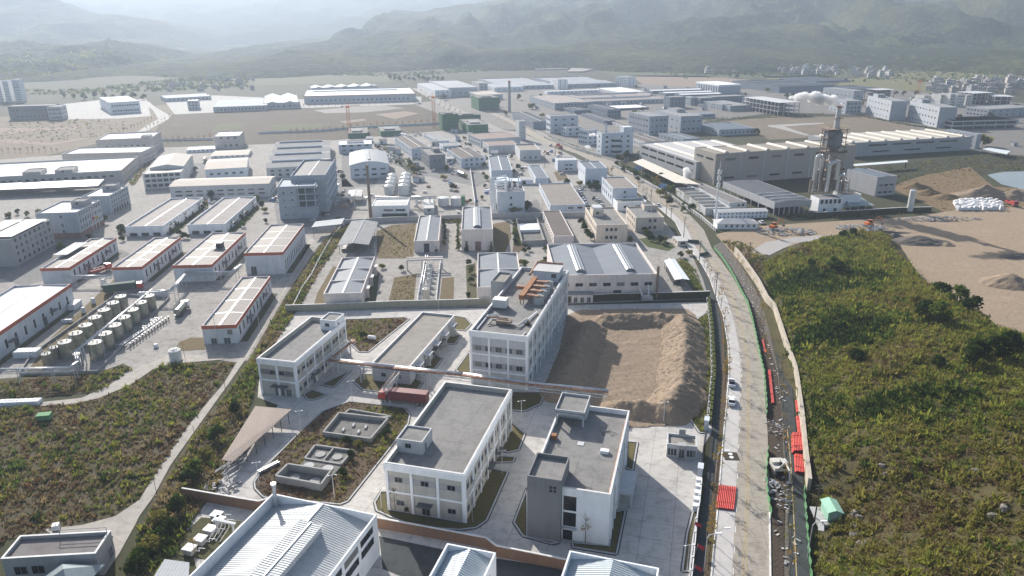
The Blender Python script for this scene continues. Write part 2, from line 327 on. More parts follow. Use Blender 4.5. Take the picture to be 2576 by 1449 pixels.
# ------------------------------------------------------------------ surveyed layout (metres; x east, y away from the camera)
W,N = "w",None
BLD = [
('factory_building','two storey white framed building with low grey rooftop cabin on its front corner','factory',N,-25.2,121.4,-14.8,16.4,35.1,11.1,{'wall':'tan','frame':(3,7,2),'par':1.1,'rm':'rconc','wins':[('F',3,7,1.7,1.2,0,0,W),('F',1,1.6,1.7,1.2,.02,.68,W),('F',1,1.6,1.7,1.2,.68,.02,W),('F',1,0,1.9,2.6,.36,.36,'d'),('R',14,6.7,1.3,1.5,.02,.02,W),('R',14,1.4,1.3,1.5,.02,.02,W)],'cabin':[(.05,5.9,5.6,5.6,2.7,'lgrey')],'canopy':[('F',.5,2.9,3),('R',.45,2.9,3),('R',.62,2.9,3)],'dirt':1}),
('laboratory_building','tall narrow four storey white building with rusty ducts and tanks on its roof','factory',N,-11.2,175.6,-15.3,15.7,54.7,15.6,{'frame':(3,11,3),'par':1,'rm':'rconc','wins':[('F',5,10.2,1.8,1.4),('F',5,5.4,1.8,1.4),('F',5,1.6,1.8,1.2),('R',10,11,1.5,1.6,.02,.02,W),('R',10,6,1.5,1.6,.02,.02,W),('R',10,1.6,1.5,1.6,.02,.02,W)],'dirt':1}),
('office_block','white three storey block with tall grey stair tower and gap in its front windows','office',N,2.97,114.1,-15,15.2,31.1,11.5,{'wall':'white','par':1,'rm':'rconc','special':'officeD','dirt':1}),
('workshop_building','long three storey white framed building with white stair cabin at the far end of roof','factory',N,-66.5,170.7,-13.5,10.8,29,10.3,{'wall':'tan','frame':(2,6,2),'par':1.2,'rm':'rconc','wins':[('F',1,6,1.4,1.2,.27,.55,W),('F',1,6,1.4,1.2,.52,.3,W),('R',12,6,1.5,1.4,.1,.1,W),('R',12,1.4,1.5,1.4,.1,.1,W),('F',2,0,1.5,2.2,.3,.1,'d'),('R',1,6.3,1,1.3,.01,.92,W),('R',1,1.3,1,1.3,.01,.92,W),('R',1,6.3,1,1.3,.94,0,W)],'cabin':[(.56,.8,.44,.2,2.9,'white')],'canopy':[('F',.55,3,4.5),('R',.3,3.1,3.2)],'dirt':1}),
('storage_building','low long single storey building with flat concrete roof behind the pipe bridge','warehouse',N,-38.3,177.6,-14.5,11,38,5.3,{'par':.5,'rm':'rconc2','wins':[('R',8,1.3,1.3,1.3,.06,.06,W),('F',2,1.6,1.3,1.2,.1,.1,W),('R',3,0,1.6,2.3,.2,.25,'d')],'canopy':[('R',.12,2.7,3),('R',.48,2.7,3.2),('R',.62,2.7,3.2),('R',.93,2.7,3)],'fins':5,'dirt':1}),
('warehouse','large corrugated metal roofed shed with raised ridge monitor in the bottom foreground','warehouse',N,-59,70.8,-17.3,21.7,46,9,{'wall':'white','par':1.3,'roof':'gy','rm':'rsteel','rise':2.4,'ribs':1,'monitor':(.55,.14,.86,1.3),'wins':[('R',8,7.3,4.6,1.5,.02,.03,'s'),('R',8,4.6,4.6,1.7,.02,.03,'s'),('R',4,0,3,3,.1,.1,'g')],'stack':(.16,.96)}),
('warehouse','small pale metal roofed shed cut by the bottom edge beside the brown wall','warehouse',N,-19.8,72.9,-16.2,8.8,30,8,{'wall':'white','par':.9,'roof':'gy','rm':'rsteel2','rise':1.6,'ribs':1,'wins':[('R',5,5,1.6,1.3)]}),
('warehouse','pale blue metal roofed shed cut by the bottom edge near the road','warehouse',N,.77,70.5,-16.8,14.9,30,8.4,{'wall':'white','par':.9,'roof':'gy','rm':'rsteel2','rise':1.8,'ribs':1,'wins':[('R',4,5,1.6,1.3)]}),
('utility_building','grey flat roofed utility building with railing in the lower left corner','building',N,-89.5,102.4,4.5,15.9,6.1,4.6,{'wall':'grey','par':.6,'rm':'rdust','wins':[('F',2,1,2.2,1.8,.08,.55,W),('R',1,0,1.5,2.2,.6,.1,'d')],'dirt':1}),
('gatehouse','small white gatehouse with glazed front beside the sliding gate','gatehouse',N,34.5,139.9,-11.7,6.6,4.8,3.31,{'par':.5,'rm':'rconc2','wins':[('F',3,.5,1,1.7,.03,.66,W),('F',3,.5,1,1.7,.66,.03,W),('F',1,0,1.6,2.3,.38,.38,'d')],'special':'gate'}),
('warehouse','red banded warehouse with a flat canopy panel on its roof, nearest the grey apartment block','warehouse','red banded warehouses',-177.2,258,4.1,10.4,40.4,6.3,{'wall':'metalw','par':.5,'roof':'gy','rm':'rbrown','rise':.35,'band':'redband','bandh':1.15,'strip':'light','cross':3,'wins':[('R',10,1.6,1,2.8,.03,.03,'v'),('R',2,0,2.4,3,.2,.2,'d')],'canopy':[('R',.3,3.2,3.4),('R',.74,3.2,3.4)],'panel':1}),
('warehouse','red banded warehouse between the one with roof canopy and the one with dark roof box','warehouse','red banded warehouses',-150.3,258,3.77,10.9,40.5,6.5,{'wall':'metalw','par':.5,'roof':'gy','rm':'rbrown','rise':.35,'band':'redband','bandh':1.15,'strip':'light','cross':3,'wins':[('R',10,1.6,1,2.8,.03,.03,'v'),('R',2,0,2.4,3,.2,.2,'d'),('F',1,1,.1,.1,.5,.4,W)],'canopy':[('R',.3,3.2,3.4),('R',.74,3.2,3.4)]}),
('warehouse','red banded warehouse with a dark box standing on its roof','warehouse','red banded warehouses',-127.8,259,3.46,14.3,45.3,6.8,{'wall':'metalw','par':.5,'roof':'gy','rm':'rbrown','rise':.35,'band':'redband','bandh':1.15,'strip':'light','cross':3,'wins':[('R',10,1.6,1,2.8,.03,.03,'v'),('R',2,0,2.4,3,.2,.2,'d')],'canopy':[('R',.3,3.2,3.4),('R',.74,3.2,3.4)],'roofbox':1}),
('warehouse','red banded warehouse with curved roof ribs beside the grass verge','warehouse','red banded warehouses',-103.4,267,4,14.6,42.3,9,{'wall':'metalw','par':.5,'roof':'gy','rm':'rbrown','rise':.35,'band':'redband','bandh':1.15,'strip':'light','cross':3,'wins':[('R',12,1.2,.7,3.8,.03,.03,'v'),('F',1,0,2.2,3.5,.1,.7,'d')]}),
('warehouse','red banded warehouse nearest the weedy field with window in its gable end','warehouse','red banded warehouses',-94.2,202.1,4.5,10.1,45.2,6.2,{'wall':'metalw','par':.5,'roof':'gy','rm':'rbrown','rise':.35,'band':'redband','bandh':1.15,'strip':'light','cross':3,'wins':[('R',10,1.6,1,2.8,.03,.03,'v'),('R',2,0,2.4,3,.2,.2,'d'),('F',1,3,1.5,1.6,.7,.1,W),('F',2,0,2,2,.12,.12,'d')],'canopy':[('R',.3,3.2,3.4),('R',.74,3.2,3.4)]}),
('warehouse','red banded warehouse with pale roof cut by the left edge of the view','warehouse','red banded warehouses',-168.5,181.1,3.94,18.9,54.6,7.6,{'wall':'metalw','par':.5,'roof':'gy','rm':'rlight','rise':.35,'band':'redband','bandh':1.15,'strip':'thin','cross':3,'wins':[('R',10,1.6,1,2.8,.03,.03,'v'),('R',2,0,2.4,3,.2,.2,'d')],'canopy':[('R',.3,3.2,3.4),('R',.74,3.2,3.4)]}),
('warehouse','white warehouse with brown patched roof, next to the flagpole square','warehouse','white warehouses with patchwork roofs',-178.2,323,4.2,17,57.5,4.8,{'wall':'white','par':.7,'roof':'gy','rm':'rpatch','rise':.5,'strip':'thin','wins':[('F',3,0,3.4,2.3,.04,.04,'g'),('R',5,0,2.2,2.6,.05,.05,'g'),('R',12,5,.6,.8)],'canopy':[('R',.16,3,3),('R',.5,3,3),('R',.85,3,3)]}),
('warehouse','white warehouse with half blue half brown patched roof','warehouse','white warehouses with patchwork roofs',-150.7,326,4.2,17.1,56.6,4.7,{'wall':'white','par':.7,'roof':'gy','rm':'rpatch','rise':.5,'strip':'thin','wins':[('F',3,0,3.4,2.3,.04,.04,'g'),('R',5,0,2.2,2.6,.05,.05,'g'),('R',12,5,.6,.8)],'canopy':[('R',.16,3,3),('R',.5,3,3),('R',.85,3,3)]}),
('warehouse','long cream gable roofed warehouse behind the two white warehouses','warehouse',N,-189.5,396,7.5,53.3,21,7.7,{'par':0,'roof':'gx','rm':'rcream','rise':1.2,'wins':[('F',9,2,3.4,.8,.03,.03,'s'),('F',9,4.2,3.4,.8,.03,.03,'s'),('R',3,2,2,1.2,.1,.1,W)]}),
('office_block','grey four storey office with brick base beside the flagpoles','office',N,-214.6,318,5,17.6,24.2,12.5,{'wall':'bgrey','par':.6,'rm':'rlight','basem':'brick','cabin':[(.55,.52,.35,.3,2.6,'grey')],'wins':[('R',9,10.2,1.2,1.8,.05,.03,W),('R',9,7,1.2,1.8,.05,.03,W),('R',9,3.9,1.2,1.8,.05,.03,W),('F',1,10,1,1.4,.5,.3,W),('F',1,6,1,1.4,.5,.3,W),('F',1,3,1,1.4,.5,.3,W)],'frames':'white'}),
('office_block','grey office wing with white framed windows behind the flagpole office','office',N,-219.7,364,5,13,24.1,9.7,{'wall':'bgrey','par':.6,'rm':'rlight','cabin':[(.3,.6,.5,.3,2.6,'grey')],'wins':[('R',8,10.2,1.2,1.8,.05,.03,W),('R',8,7,1.2,1.8,.05,.03,W),('R',8,3.9,1.2,1.8,.05,.03,W),('R',6,0,2,3,.1,.1,'g'),('F',1,9,1,1.4,.3,.3,W)],'frames':'white'}),
('apartment_block','grey four storey apartment block with many square windows cut by the left edge','apartments',N,-218.8,278,5,18,30.9,11.5,{'wall':'grey','par':.2,'rm':'rlight','wins':[('R',8,11.3,1.6,1.8,.02,.02,W),('R',8,8,1.6,1.8,.02,.02,W),('R',8,4.8,1.6,1.8,.02,.02,W),('R',8,1.3,1.6,1.8,.02,.02,W)],'panelroof':1}),
('warehouse','hazy grey block with white roof and high windows beside the far dirt road','warehouse',N,-307,540,14,38.1,35.5,12.4,{'par':.8,'wins':[('F',7,6,2.2,1.5,.12,.1,W),('R',6,9,1,1.4,.1,.1,W),('R',6,5.5,1,1.4,.1,.1,W),('R',6,2,1,1.4,.1,.1,W)],'cabin':[(.8,.05,.17,.25,1.5,'warm')],'wall':'warm','rm':'rwhite'}),
('warehouse','mid sized grey warehouse with dazzling white roof between two larger ones','warehouse',N,-309,499,6.3,52.5,27.7,9,{'par':.8,'wins':[('R',8,5,1.3,1.4,.06,.06,W),('R',8,2,1.3,1.4,.06,.06,W)],'wall':'warm','rm':'rwhite'}),
('warehouse','very large grey warehouse with dazzling white roof at the left edge','warehouse',N,-334,419,15.9,96.5,52.6,7.6,{'par':.9,'wins':[('F',22,4.6,2.3,1.7,.01,.04,W),('R',8,7,1.4,1.5),('R',8,3,1.4,1.5)],'cabin':[(.44,.02,.1,.25,2.2,'warm'),(.62,.02,.1,.25,2.4,'warm')],'wall':'warm','rm':'rwhite'}),
('house','three storey arcaded dormitory with brown tile roof between the warehouses','dormitory',N,-218.1,425,16.4,21.3,60.7,9.2,{'wall':'offwhite','par':.4,'rm':'rbrown','wins':[('F',6,8,2.6,2,.03,.03,'s'),('F',6,4.6,2.6,2,.03,.03,'s'),('F',6,1,2.6,2.4,.03,.03,'g'),('R',5,6,1.2,1.4,.1,.1,W)],'gablebehind':1}),
('building','low pale flat building beside the far saplings','building',N,-247,553,16.9,20.5,17.7,2.26,{'wall':'white','rm':'rwhite','wins':[('F',6,1,1.2,1.2)]}),
('building','pale cube shaped building with two part blue roof by the far road','building',N,-231,568,12.9,19.3,28,10.2,{'wall':'warm','par':.5,'rm':'rbluel','wins':[('F',3,8,1.6,1.4,.15,.05,W),('F',3,2,1.6,1.8,.3,.05,W)],'strip':'thin'}),
('warehouse','low pale warehouse with striped peach roof','warehouse',N,-218.1,527,12.5,25.5,23.4,2.03,{'wall':'white','par':0,'roof':'gx','rm':'rcream','rise':.8,'wins':[('F',6,1.5,1.2,1)]}),
('warehouse','white gable warehouse with peach roof beside the narrow lane of trucks','warehouse',N,-192.6,453,17.2,24.7,37.3,6.3,{'wall':'white','par':0,'roof':'gx','rm':'rcream','rise':1.5,'wins':[('F',5,2.5,2,1.2),('R',4,2.5,1.4,1.2)]}),
('factory_building','blue grey five storey process building with open middle floors','factory',N,-115.6,352,9.2,18.2,20.5,16.6,{'wall':'bgrey','par':.9,'roof':'gy','rm':'rdark','rise':.4,'strip':'thin','special':'openP'}),
('factory_building','blue grey process building with dark roof rising behind the open floored one','factory',N,-112.3,365,6.7,17.3,46.1,19.5,{'wall':'bgrey','par':.8,'roof':'gy','rm':'rdark','rise':.4,'strip':'thin','wins':[('R',9,15,2.2,1.6,.03,.03,'s'),('R',9,11,2.2,1.6,.03,.03,'s'),('R',9,7,2.2,1.6,.03,.03,'s'),('R',9,3,2.2,1.6,.03,.03,'s')],'ledges':4}),
('warehouse','multi bay pale workshop with four raised roof ridges','warehouse',N,-154.7,455,13.3,39.2,108.6,6.6,{'par':0,'roof':'gx','rise':1.6,'bays':4,'vent':1,'wins':[('F',8,1.2,2,1.4,.03,.03,W),('F',8,4,2,1.2,.03,.03,W)]}),
('building','pale blue two storey building with ridge vent by the building site','building',N,-129.6,547,10.6,24.6,20.3,6.5,{'wall':'whiteb','rm':'rwhite','wins':[('F',4,5,2.8,1.3,.04,.04,'s'),('F',4,1.5,2.8,1.3,.04,.04,'s')],'cabin':[(.25,.3,.5,.4,.9,'lgrey')]}),
('warehouse','pale hall with low arched metal roof and ridge vent','warehouse',N,-100.8,451,11.8,23.9,47,8.7,{'wall':'whiteb','par':0,'roof':'arch','rm':'rmetal','rise':2.2,'ridgevent':1,'wins':[('F',4,5.2,3,1.1,.05,.05,'s'),('F',4,1.8,3,1.2,.05,.05,'s')]}),
('building','white process shed with strip windows beside the rusty stack','building',N,-69.8,353,2.74,17.6,16.3,6.5,{'wall':'white','par':.4,'roof':'gx','rm':'rlight','rise':.5,'wins':[('F',2,3.6,5.4,1,.3,.03,'s')],'special':'openbase'}),
('building','small narrow block with pale roof beside the process yard','building',N,-45,361,7.6,5.6,22.7,3.12,{'rm':'rlight','wins':[('F',1,1.5,1.4,1.2,.2,.2,W)]}),
('warehouse','narrow white warehouse with blue grey roof and open front door','warehouse',N,-41.5,295,3.74,10.5,43.5,5.2,{'wall':'pinkw','par':.5,'roof':'gy','rm':'rslate','rise':.8,'strip':'light','wins':[('F',1,0,4,4,.36,.36,'g')]}),
('warehouse','taller white warehouse with glazed ridge ventilator and closed front door','warehouse',N,-21.4,297,2.74,13.5,40.5,9.6,{'wall':'pinkw','par':.5,'roof':'gy','rm':'rslate','rise':1,'vent':1,'wins':[('F',1,0,4.2,4.2,.4,.36,'b')]}),
('warehouse','three bay white warehouse with stepped blue grey roofs','warehouse',N,-64.6,232,3.52,12.9,40.7,5.2,{'wall':'pinkw','par':.6,'roof':'gy','rm':'rslate','rise':.9,'strip':'light','crosswall':3,'wins':[('R',3,0,2.4,2.6,.1,.1,'d')],'fins':3}),
('warehouse','two bay white warehouse with blue grey roofs behind the tall rooftop duct building','warehouse',N,-12.1,235,2.07,15.7,39.8,6.1,{'wall':'pinkw','par':.6,'roof':'gy','rm':'rslate','rise':.9,'strip':'light','crosswall':2,'wins':[('F',1,0,1.4,2.2,.6,.2,'d')]}),
('factory_building','wide white factory hall with two long glazed ridge ventilators','factory',N,15.2,238,1.72,35.8,38.1,9.2,{'wall':'pinkw','par':.6,'roof':'gy','rm':'rslate','rise':1.5,'bays':2,'vent':1,'wins':[('F',7,4.9,2.7,1.3,.03,.02,W),('F',1,0,4.2,3.4,.56,.34,'g'),('F',1,0,2.2,2.4,.7,.25,'g'),('F',2,1.2,1.6,1.2,.76,.05,W)],'annex':1}),
('warehouse','long narrow cream building with dark roof seams beside the small tree garden','warehouse',N,18.5,306,3.82,8.8,46.5,3.78,{'wall':'pinkw','par':.4,'rm':'rbrown2','wins':[('L',9,1.5,1.4,1.6),('L',9,4.2,1.4,1.2)]}),
('office_block','beige three storey office with rooftop water tank','office',N,37.3,308,3.08,13.9,32.8,8.2,{'wall':'beige','par':.7,'rm':'rconc','cabin':[(.08,.52,.36,.24,2.4,'beige')],'roofunit':1,'wins':[('F',3,5.2,1.3,1.5,.27,.3,W),('F',3,1.6,1.3,1.5,.27,.3,W),('L',9,5.2,1.2,1.6,.03,.03,W),('L',9,1.6,1.2,1.8,.03,.03,W)]}),
('office_block','beige two storey office with white vent pipes on its roof near the road','office',N,57.5,325,3.34,13.2,21.2,7,{'wall':'beige2','par':.6,'rm':'rconc','cabin':[(.55,.7,.42,.28,2.2,'beige2')],'ventpipes':1,'wins':[('F',2,4.6,1.3,1.5,.42,.22,W),('F',2,1.3,1.3,1.5,.42,.22,W),('L',5,4.6,1.3,1.5),('L',5,1.3,1.3,1.5)]}),
('building','low white building tucked between the two beige offices','building',N,54.7,365,7.6,15.5,9,4.7,{'wall':'white','par':.6,'rm':'rconc','wins':[('F',2,1.5,2.6,1.2,.1,.1,W)]}),
('warehouse','blue walled warehouse with wide flat brown roof','warehouse',N,19.8,362,4,18.3,53.4,4.2,{'wall':'whiteb','par':.5,'rm':'rbrown3','wins':[('F',2,2,2.6,1,.45,.03,'s'),('L',8,2.2,1.8,1.4)]}),
('office_block','white three storey office with arched side windows beside the parking yard','office',N,53.7,378,4.2,13.2,29.8,9.2,{'wall':'whiteb','par':.5,'rm':'rbrown3','wins':[('F',1,6.3,1.4,1.3,.42,.42,W),('F',1,3.2,1.4,1.3,.42,.42,W),('L',5,6.3,1.7,2.2),('L',5,2.4,1.7,2.2)]}),
('building','low narrow blue grey building along the factory lane','building',N,14.7,431,4.8,7.8,41.4,4.1,{'wall':'whiteb','par':.4,'rm':'rblueg','wins':[('L',6,1.5,1.3,1.3)]}),
('building','tall pale blue box building with steam vent beside the road bend','building',N,44.1,428,4.8,13.2,24.4,10.3,{'wall':'whiteb','par':.4,'rm':'rblueg','strip':'thin','wins':[('L',3,6,1.2,1.4,.1,.1,W),('F',2,2,1.2,1.4,.1,.5,W)]}),
('building','small pale blue two storey building with black roof edge','building',N,30.4,472,5.2,12.8,12.3,7.3,{'wall':'whiteb','par':.4,'rm':'rlight','wins':[('F',2,3.6,2.2,1,.35,.2,'s'),('F',2,1,2.2,1,.35,.2,'s')]}),
('building','small pale grey flat roofed block with dark parapet beside the junction','building',N,6.2,512,6.9,14.8,29.2,7.4,{'par':1,'rm':'rtan','wins':[('F',3,1.4,1.3,1.4,.1,.1,W)]}),
('factory_building','white process plant box wrapped in white pipes and ducts','factory',N,-7.2,361,3.59,14,25.6,11.5,{'wall':'whiteb','par':.5,'wins':[('F',1,7.5,1.4,1.4,.45,.45,W),('F',1,4,1.4,1.4,.45,.45,W)],'special':'process'}),
('warehouse','blue roofed hall behind the white piped process plant','warehouse',N,-12.1,436,3.57,12.8,50.6,8,{'wall':'whiteb','par':.5,'roof':'gy','rm':'rblueg','rise':.5,'strip':'light','wins':[('F',3,2,1.5,1.4,.1,.1,W)]}),
('warehouse','white sided warehouse with two tone brown roof beside the building site','warehouse',N,-71.8,524,20,13.8,60.9,7.2,{'wall':'whiteb','par':.2,'roof':'gy','rm':'rbrown2','rise':1.2,'strip':'thin','wins':[('L',8,4.5,1.4,1.6),('L',8,1.2,1.4,1.6),('F',3,2,1.4,1.2,.1,.1,W)]}),
('building','small white building with grey roof behind the brown roofed warehouse','warehouse',N,-58.5,585,22.1,9.1,43.3,3.01,{'wall':'whiteb','par':.2,'wins':[('L',6,1.5,1.2,1.4)]}),
('building','low pale hall with flat grey roof between brown roofed ones','warehouse',N,-52.1,555,14.6,14.7,17.1,3.77,{'wall':'whiteb','wins':[('F',4,1.5,1.2,1.2,.06,.06,W)]}),
('warehouse','two storey white sided warehouse with dark brown gable roof facing the tanker lane','warehouse',N,-33.6,486,18,17.4,42.4,6.4,{'wall':'whiteb','par':.1,'roof':'gy','rm':'rbrown2','rise':1.3,'strip':'thin','wins':[('F',4,4.3,1.4,1.5,.1,.06,W),('F',4,1.2,1.4,1.5,.1,.06,W),('L',9,4.3,1.2,1.5,.03,.03,W),('L',9,1.2,1.2,1.5,.03,.03,W)]}),
('building','dark grey three storey block with balconies amid pale warehouses','building',N,-54.6,482,17.2,11,30,9.5,{'wall':'dgrey','par':.5,'rm':'rconc','cabin':[(.5,.4,.4,.4,2.2,'dgrey')],'wins':[('L',4,6.5,2,1.8),('L',4,3.5,2,1.8),('L',4,.8,2,1.8),('F',2,5,1.2,1.3,.2,.2,W)]}),
('warehouse','long pink roofed workshop with arched windows, the rear one of two','warehouse',N,-23.5,567,22.1,33.4,31.4,7,{'rm':'rpink','wins':[('L',6,6,1.6,1.6,.06,.06,W),('L',6,2,1.6,2,.06,.06,W)]}),
('warehouse','long pink roofed workshop, the front one of two','warehouse',N,-16.7,542,13.7,22.9,22.7,5.9,{'rm':'rpink','wins':[('L',4,5,1.4,1.5,.06,.06,W),('L',4,1.5,1.4,1.5,.06,.06,W)]}),
('tower','slim pale stair tower at the end of the pink roofed workshops','tower',N,6.7,605,15.1,5.6,9.9,15.8,{'wins':[('F',1,10,.8,1,.4,.2,W),('F',1,6,.8,1,.4,.2,W)]}),
('factory_building','tall grey cladded factory hall with barrel ridge vents beside the steel tower','factory',N,121.1,428,16.9,100.3,24.3,18.5,{'wall':'clad','roof':'gy','rm':'rtan','rise':.3,'bvents':7,'pilas':6,'wins':[('F',6,14,7,1.5,.02,.02,'s'),('F',6,3,7,1.2,.02,.02,'s'),('L',2,14,8,1.2,.05,.05,'s')]}),
('factory_building','long lower grey factory hall stretching back along the road','factory',N,113.7,443,16.9,60,76.8,11,{'wall':'clad2','roof':'gy','rm':'rlight','rise':.3,'bvents':4,'wins':[('L',6,8.5,10,1.3,.03,.03,'s'),('L',6,4,10,1.3,.03,.03,'s')]}),
('factory_building','very long grey factory wing with row of cream barrel ridge vents','factory',N,238,517,15.1,110.7,42.6,10.1,{'wall':'clad2','roof':'gy','rm':'rcreaml','rise':.3,'bvents':8,'wins':[('F',4,7,16,1.2,.15,.1,'s'),('F',3,2.5,14,1,.15,.1,'s')]}),
('shed','low grey shed with dark ribbed roof and white walls along the road','shed',N,97.6,355,5.5,13.1,48,3.79,{'par':.8,'rm':'rdarkg','special':'ribs'}),
('building','flat roofed service building with rooftop machinery beside the dark ribbed shed','building',N,112.9,366,14.1,10,47.3,3.84,{'par':.6,'rm':'rdust','wins':[('F',2,1.5,1.3,1.3,.4,.1,W)]}),
('shed','large dark metal roofed open shed at the foot of the steel tower','shed',N,131.7,354,13.1,20.9,52.4,7.1,{'wall':'clad3','par':.2,'roof':'gy','rm':'rdarkm','rise':.5,'special':'openshed'}),
('factory_building','blue grey hall with sloping roof behind the tower legs','factory',N,202,395,15.6,13.1,24.3,10.8,{'wall':'clad2','par':.2,'roof':'gy','rm':'rblueg','rise':1,'wins':[('F',3,5.5,2.4,1,.1,.1,'s'),('F',3,1.5,2.4,1,.1,.1,'s')]}),
('building','white base building carrying the steel process tower','building',N,155,357,8,12.8,8.2,7.8,{'wall':'white','par':.2,'rm':'rdust','wins':[('F',5,5,1.6,2.2,.04,.04,'g'),('F',2,1,1.6,1.6)]}),
('shed','small open lean-to with pale roof on thin posts beside the tower base','shed',N,174.7,364,8,13.3,12.8,2.1,{'special':'leanto','rm':'rgreen','roof':'none','par':0}),
('building','white plastered annex with low roof beside the tower base','building',N,172.4,369,8,10.3,9.9,6.9,{'wall':'white','par':.2,'rm':'rbrown','wins':[('F',1,2,1.3,1.3,.1,.6,W)]}),
('prefab_dormitory','long two storey prefab dormitory with blue doors beside the rubble','dormitory',N,101.8,348,5.1,25.6,6,3.28,{'wall':'white','par':0,'roof':'gx','rm':'rlight','rise':.7,'wins':[('F',12,3.4,1,1.8,.02,.02,'bl'),('F',12,.4,1,1.8,.02,.02,'bl')]}),
('bungalow','long white bungalow with hipped pale roof beside the rubble heaps','bungalow',N,96.7,329,-.77,19,7.6,2.7,{'wall':'white','par':0,'roof':'hip','rm':'rlight','rise':1.6,'wins':[('F',6,1,1,1.2,.15,.03,W)]}),
('guardhouse','small guardhouse with pale sheet roof at the factory gate','guardhouse',N,72.2,302,6.7,4.5,7.8,2.16,{'wall':'beige','par':0,'rm':'rlight','wins':[('F',1,1,2.2,1.3,.15,.1,W),('L',2,1,1.2,1.3,.1,.1,W)]}),
('residential_tower','hazy white residential tower cut by the left edge','tower','residential towers',-654,949,14,7,16,26.3,{'wall':'white','wins':[('F',4,.7,1.6,.88),('F',4,2.72,1.6,.88),('F',4,4.7,1.6,.88),('F',4,6.8,1.6,.88),('F',4,8.8,1.6,.88),('F',4,10.8,1.6,.88),('F',4,12.8,1.6,.88),('F',4,14.8,1.6,.88),('F',4,16.8,1.6,.88),('F',4,18.8,1.6,.88),('F',4,20.9,1.6,.88),('F',4,22.9,1.6,.88)]}),
('residential_tower','hazy white residential tower, middle one of three','tower','residential towers',-642,948,14,6.1,16,26.7,{'wall':'white','wins':[('F',4,.72,1.6,.89),('F',4,2.77,1.6,.89),('F',4,4.8,1.6,.89),('F',4,6.9,1.6,.89),('F',4,8.9,1.6,.89),('F',4,11,1.6,.89),('F',4,13,1.6,.89),('F',4,15.1,1.6,.89),('F',4,17.1,1.6,.89),('F',4,19.2,1.6,.89),('F',4,21.2,1.6,.89),('F',4,23.3,1.6,.89)]}),
('residential_tower','hazy white residential tower nearest the low dark office','tower','residential towers',-630,948,14,7.8,16,27.9,{'wall':'white','wins':[('F',4,.75,1.6,.93),('F',4,2.89,1.6,.93),('F',4,5,1.6,.93),('F',4,7.2,1.6,.93),('F',4,9.3,1.6,.93),('F',4,11.4,1.6,.93),('F',4,13.6,1.6,.93),('F',4,15.7,1.6,.93),('F',4,17.9,1.6,.93),('F',4,20,1.6,.93),('F',4,22.1,1.6,.93),('F',4,24.3,1.6,.93)]}),
('office_block','long low dark office block in front of the hazy towers','office',N,-520,767,14,42.8,18,13.4,{'wall':'dgrey','wins':[('F',10,2.16,1.6,1.5),('F',10,8.3,1.6,1.5)]}),
('office_block','pale office block joined to the end of the long dark office','office',N,-477,763,14,12.6,18,13.2,{'wins':[('F',5,1.42,1.6,1.5),('R',4,1.42,1.6,1.5),('F',5,5.5,1.6,1.5),('R',4,5.5,1.6,1.5),('F',5,9.5,1.6,1.5),('R',4,9.5,1.6,1.5)]}),
('office_block','white cube office with arcaded windows on the hazy dazzling yard','office',N,-440,815,35.6,30.1,77,12.1,{'wall':'white','rm':'rwhite','wins':[('F',11,1.94,2,1.5),('L',3,1.94,2,1.5),('F',11,7.5,2,1.5),('L',3,7.5,2,1.5)]}),
('hall','hazy hall with three white roof stripes behind the cube office','hall',N,-436,940,31.9,54.9,43.6,4.6,{'rm':'rwhite','roof':'gx','rise':2,'bays':2,'wins':[('F',10,1.49,1.6,1.5)]}),
('hall','hazy grey block on a dazzling forecourt','hall',N,-370,850,17,11.5,17.8,9.9,{'rm':'rwhite','wins':[('F',3,1.06,1.6,1.32),('R',2,1.06,1.6,1.32),('F',3,4.1,1.6,1.32),('R',2,4.1,1.6,1.32),('F',3,7.1,1.6,1.32),('R',2,7.1,1.6,1.32)]}),
('hall','hazy hall with four white roof ridges on the left side of the far field','hall',N,-330,822,17,57.5,81.4,5.8,{'rm':'rwhite','roof':'gx','rise':2,'bays':4,'wins':[('F',14,1.87,1.6,1.5)]}),
('hall','hazy hall with wavy white roof beside the far field','hall',N,-283,849,17,39.3,107.6,7,{'rm':'rwhite','roof':'gy','rise':3,'bays':2,'wins':[('F',6,2.25,1.6,1.5)]}),
('hall','long hall with white roof edged in red behind the brown field','hall',N,-251,904,12.1,134.6,97.2,9.4,{'rm':'rwhite','roof':'gx','rise':2,'band':'redband','bandh':.8,'vent':1,'wins':[('F',22,3.03,2,1.5),('L',3,3.03,2,1.5)]}),
('hall','pale hall roofs showing above the red edged hall','hall',N,-295,1109,21.4,98.5,40.3,2.41,{'rm':'rwhite','roof':'gy','rise':3,'bays':5}),
('hall','pale hall with white side wall at the end of the tree lined road','hall',N,-98.5,970,17,21.2,128.7,9.7,{'wall':'white','rm':'rmetal','wins':[('F',3,1.55,1.6,1.5),('L',9,1.55,1.6,1.5),('F',3,6,1.6,1.5),('L',9,6,1.6,1.5)]}),
('hall','broad pale hall behind the white sided one','hall',N,-82,985,17,40,132.5,11.6,{'rm':'rmetal','roof':'gx','rise':1,'wins':[('F',4,3.72,1.6,1.5)]}),
('office_block','small pale stair block between two far halls','office',N,-45.2,1071,17,12.8,43.9,10.6,{'wins':[('F',2,1.14,1.6,1.41),('L',2,1.14,1.6,1.41),('F',2,4.4,1.6,1.41),('L',2,4.4,1.6,1.41),('F',2,7.6,1.6,1.41),('L',2,7.6,1.6,1.41)]}),
('hall','pale hall with grey roof right of the small stair block','hall',N,-22.9,1054,17,43.3,70.3,6.1,{'wall':'white','rm':'rmetal','wins':[('F',5,1.96,1.6,1.5),('L',2,1.96,1.6,1.5)]}),
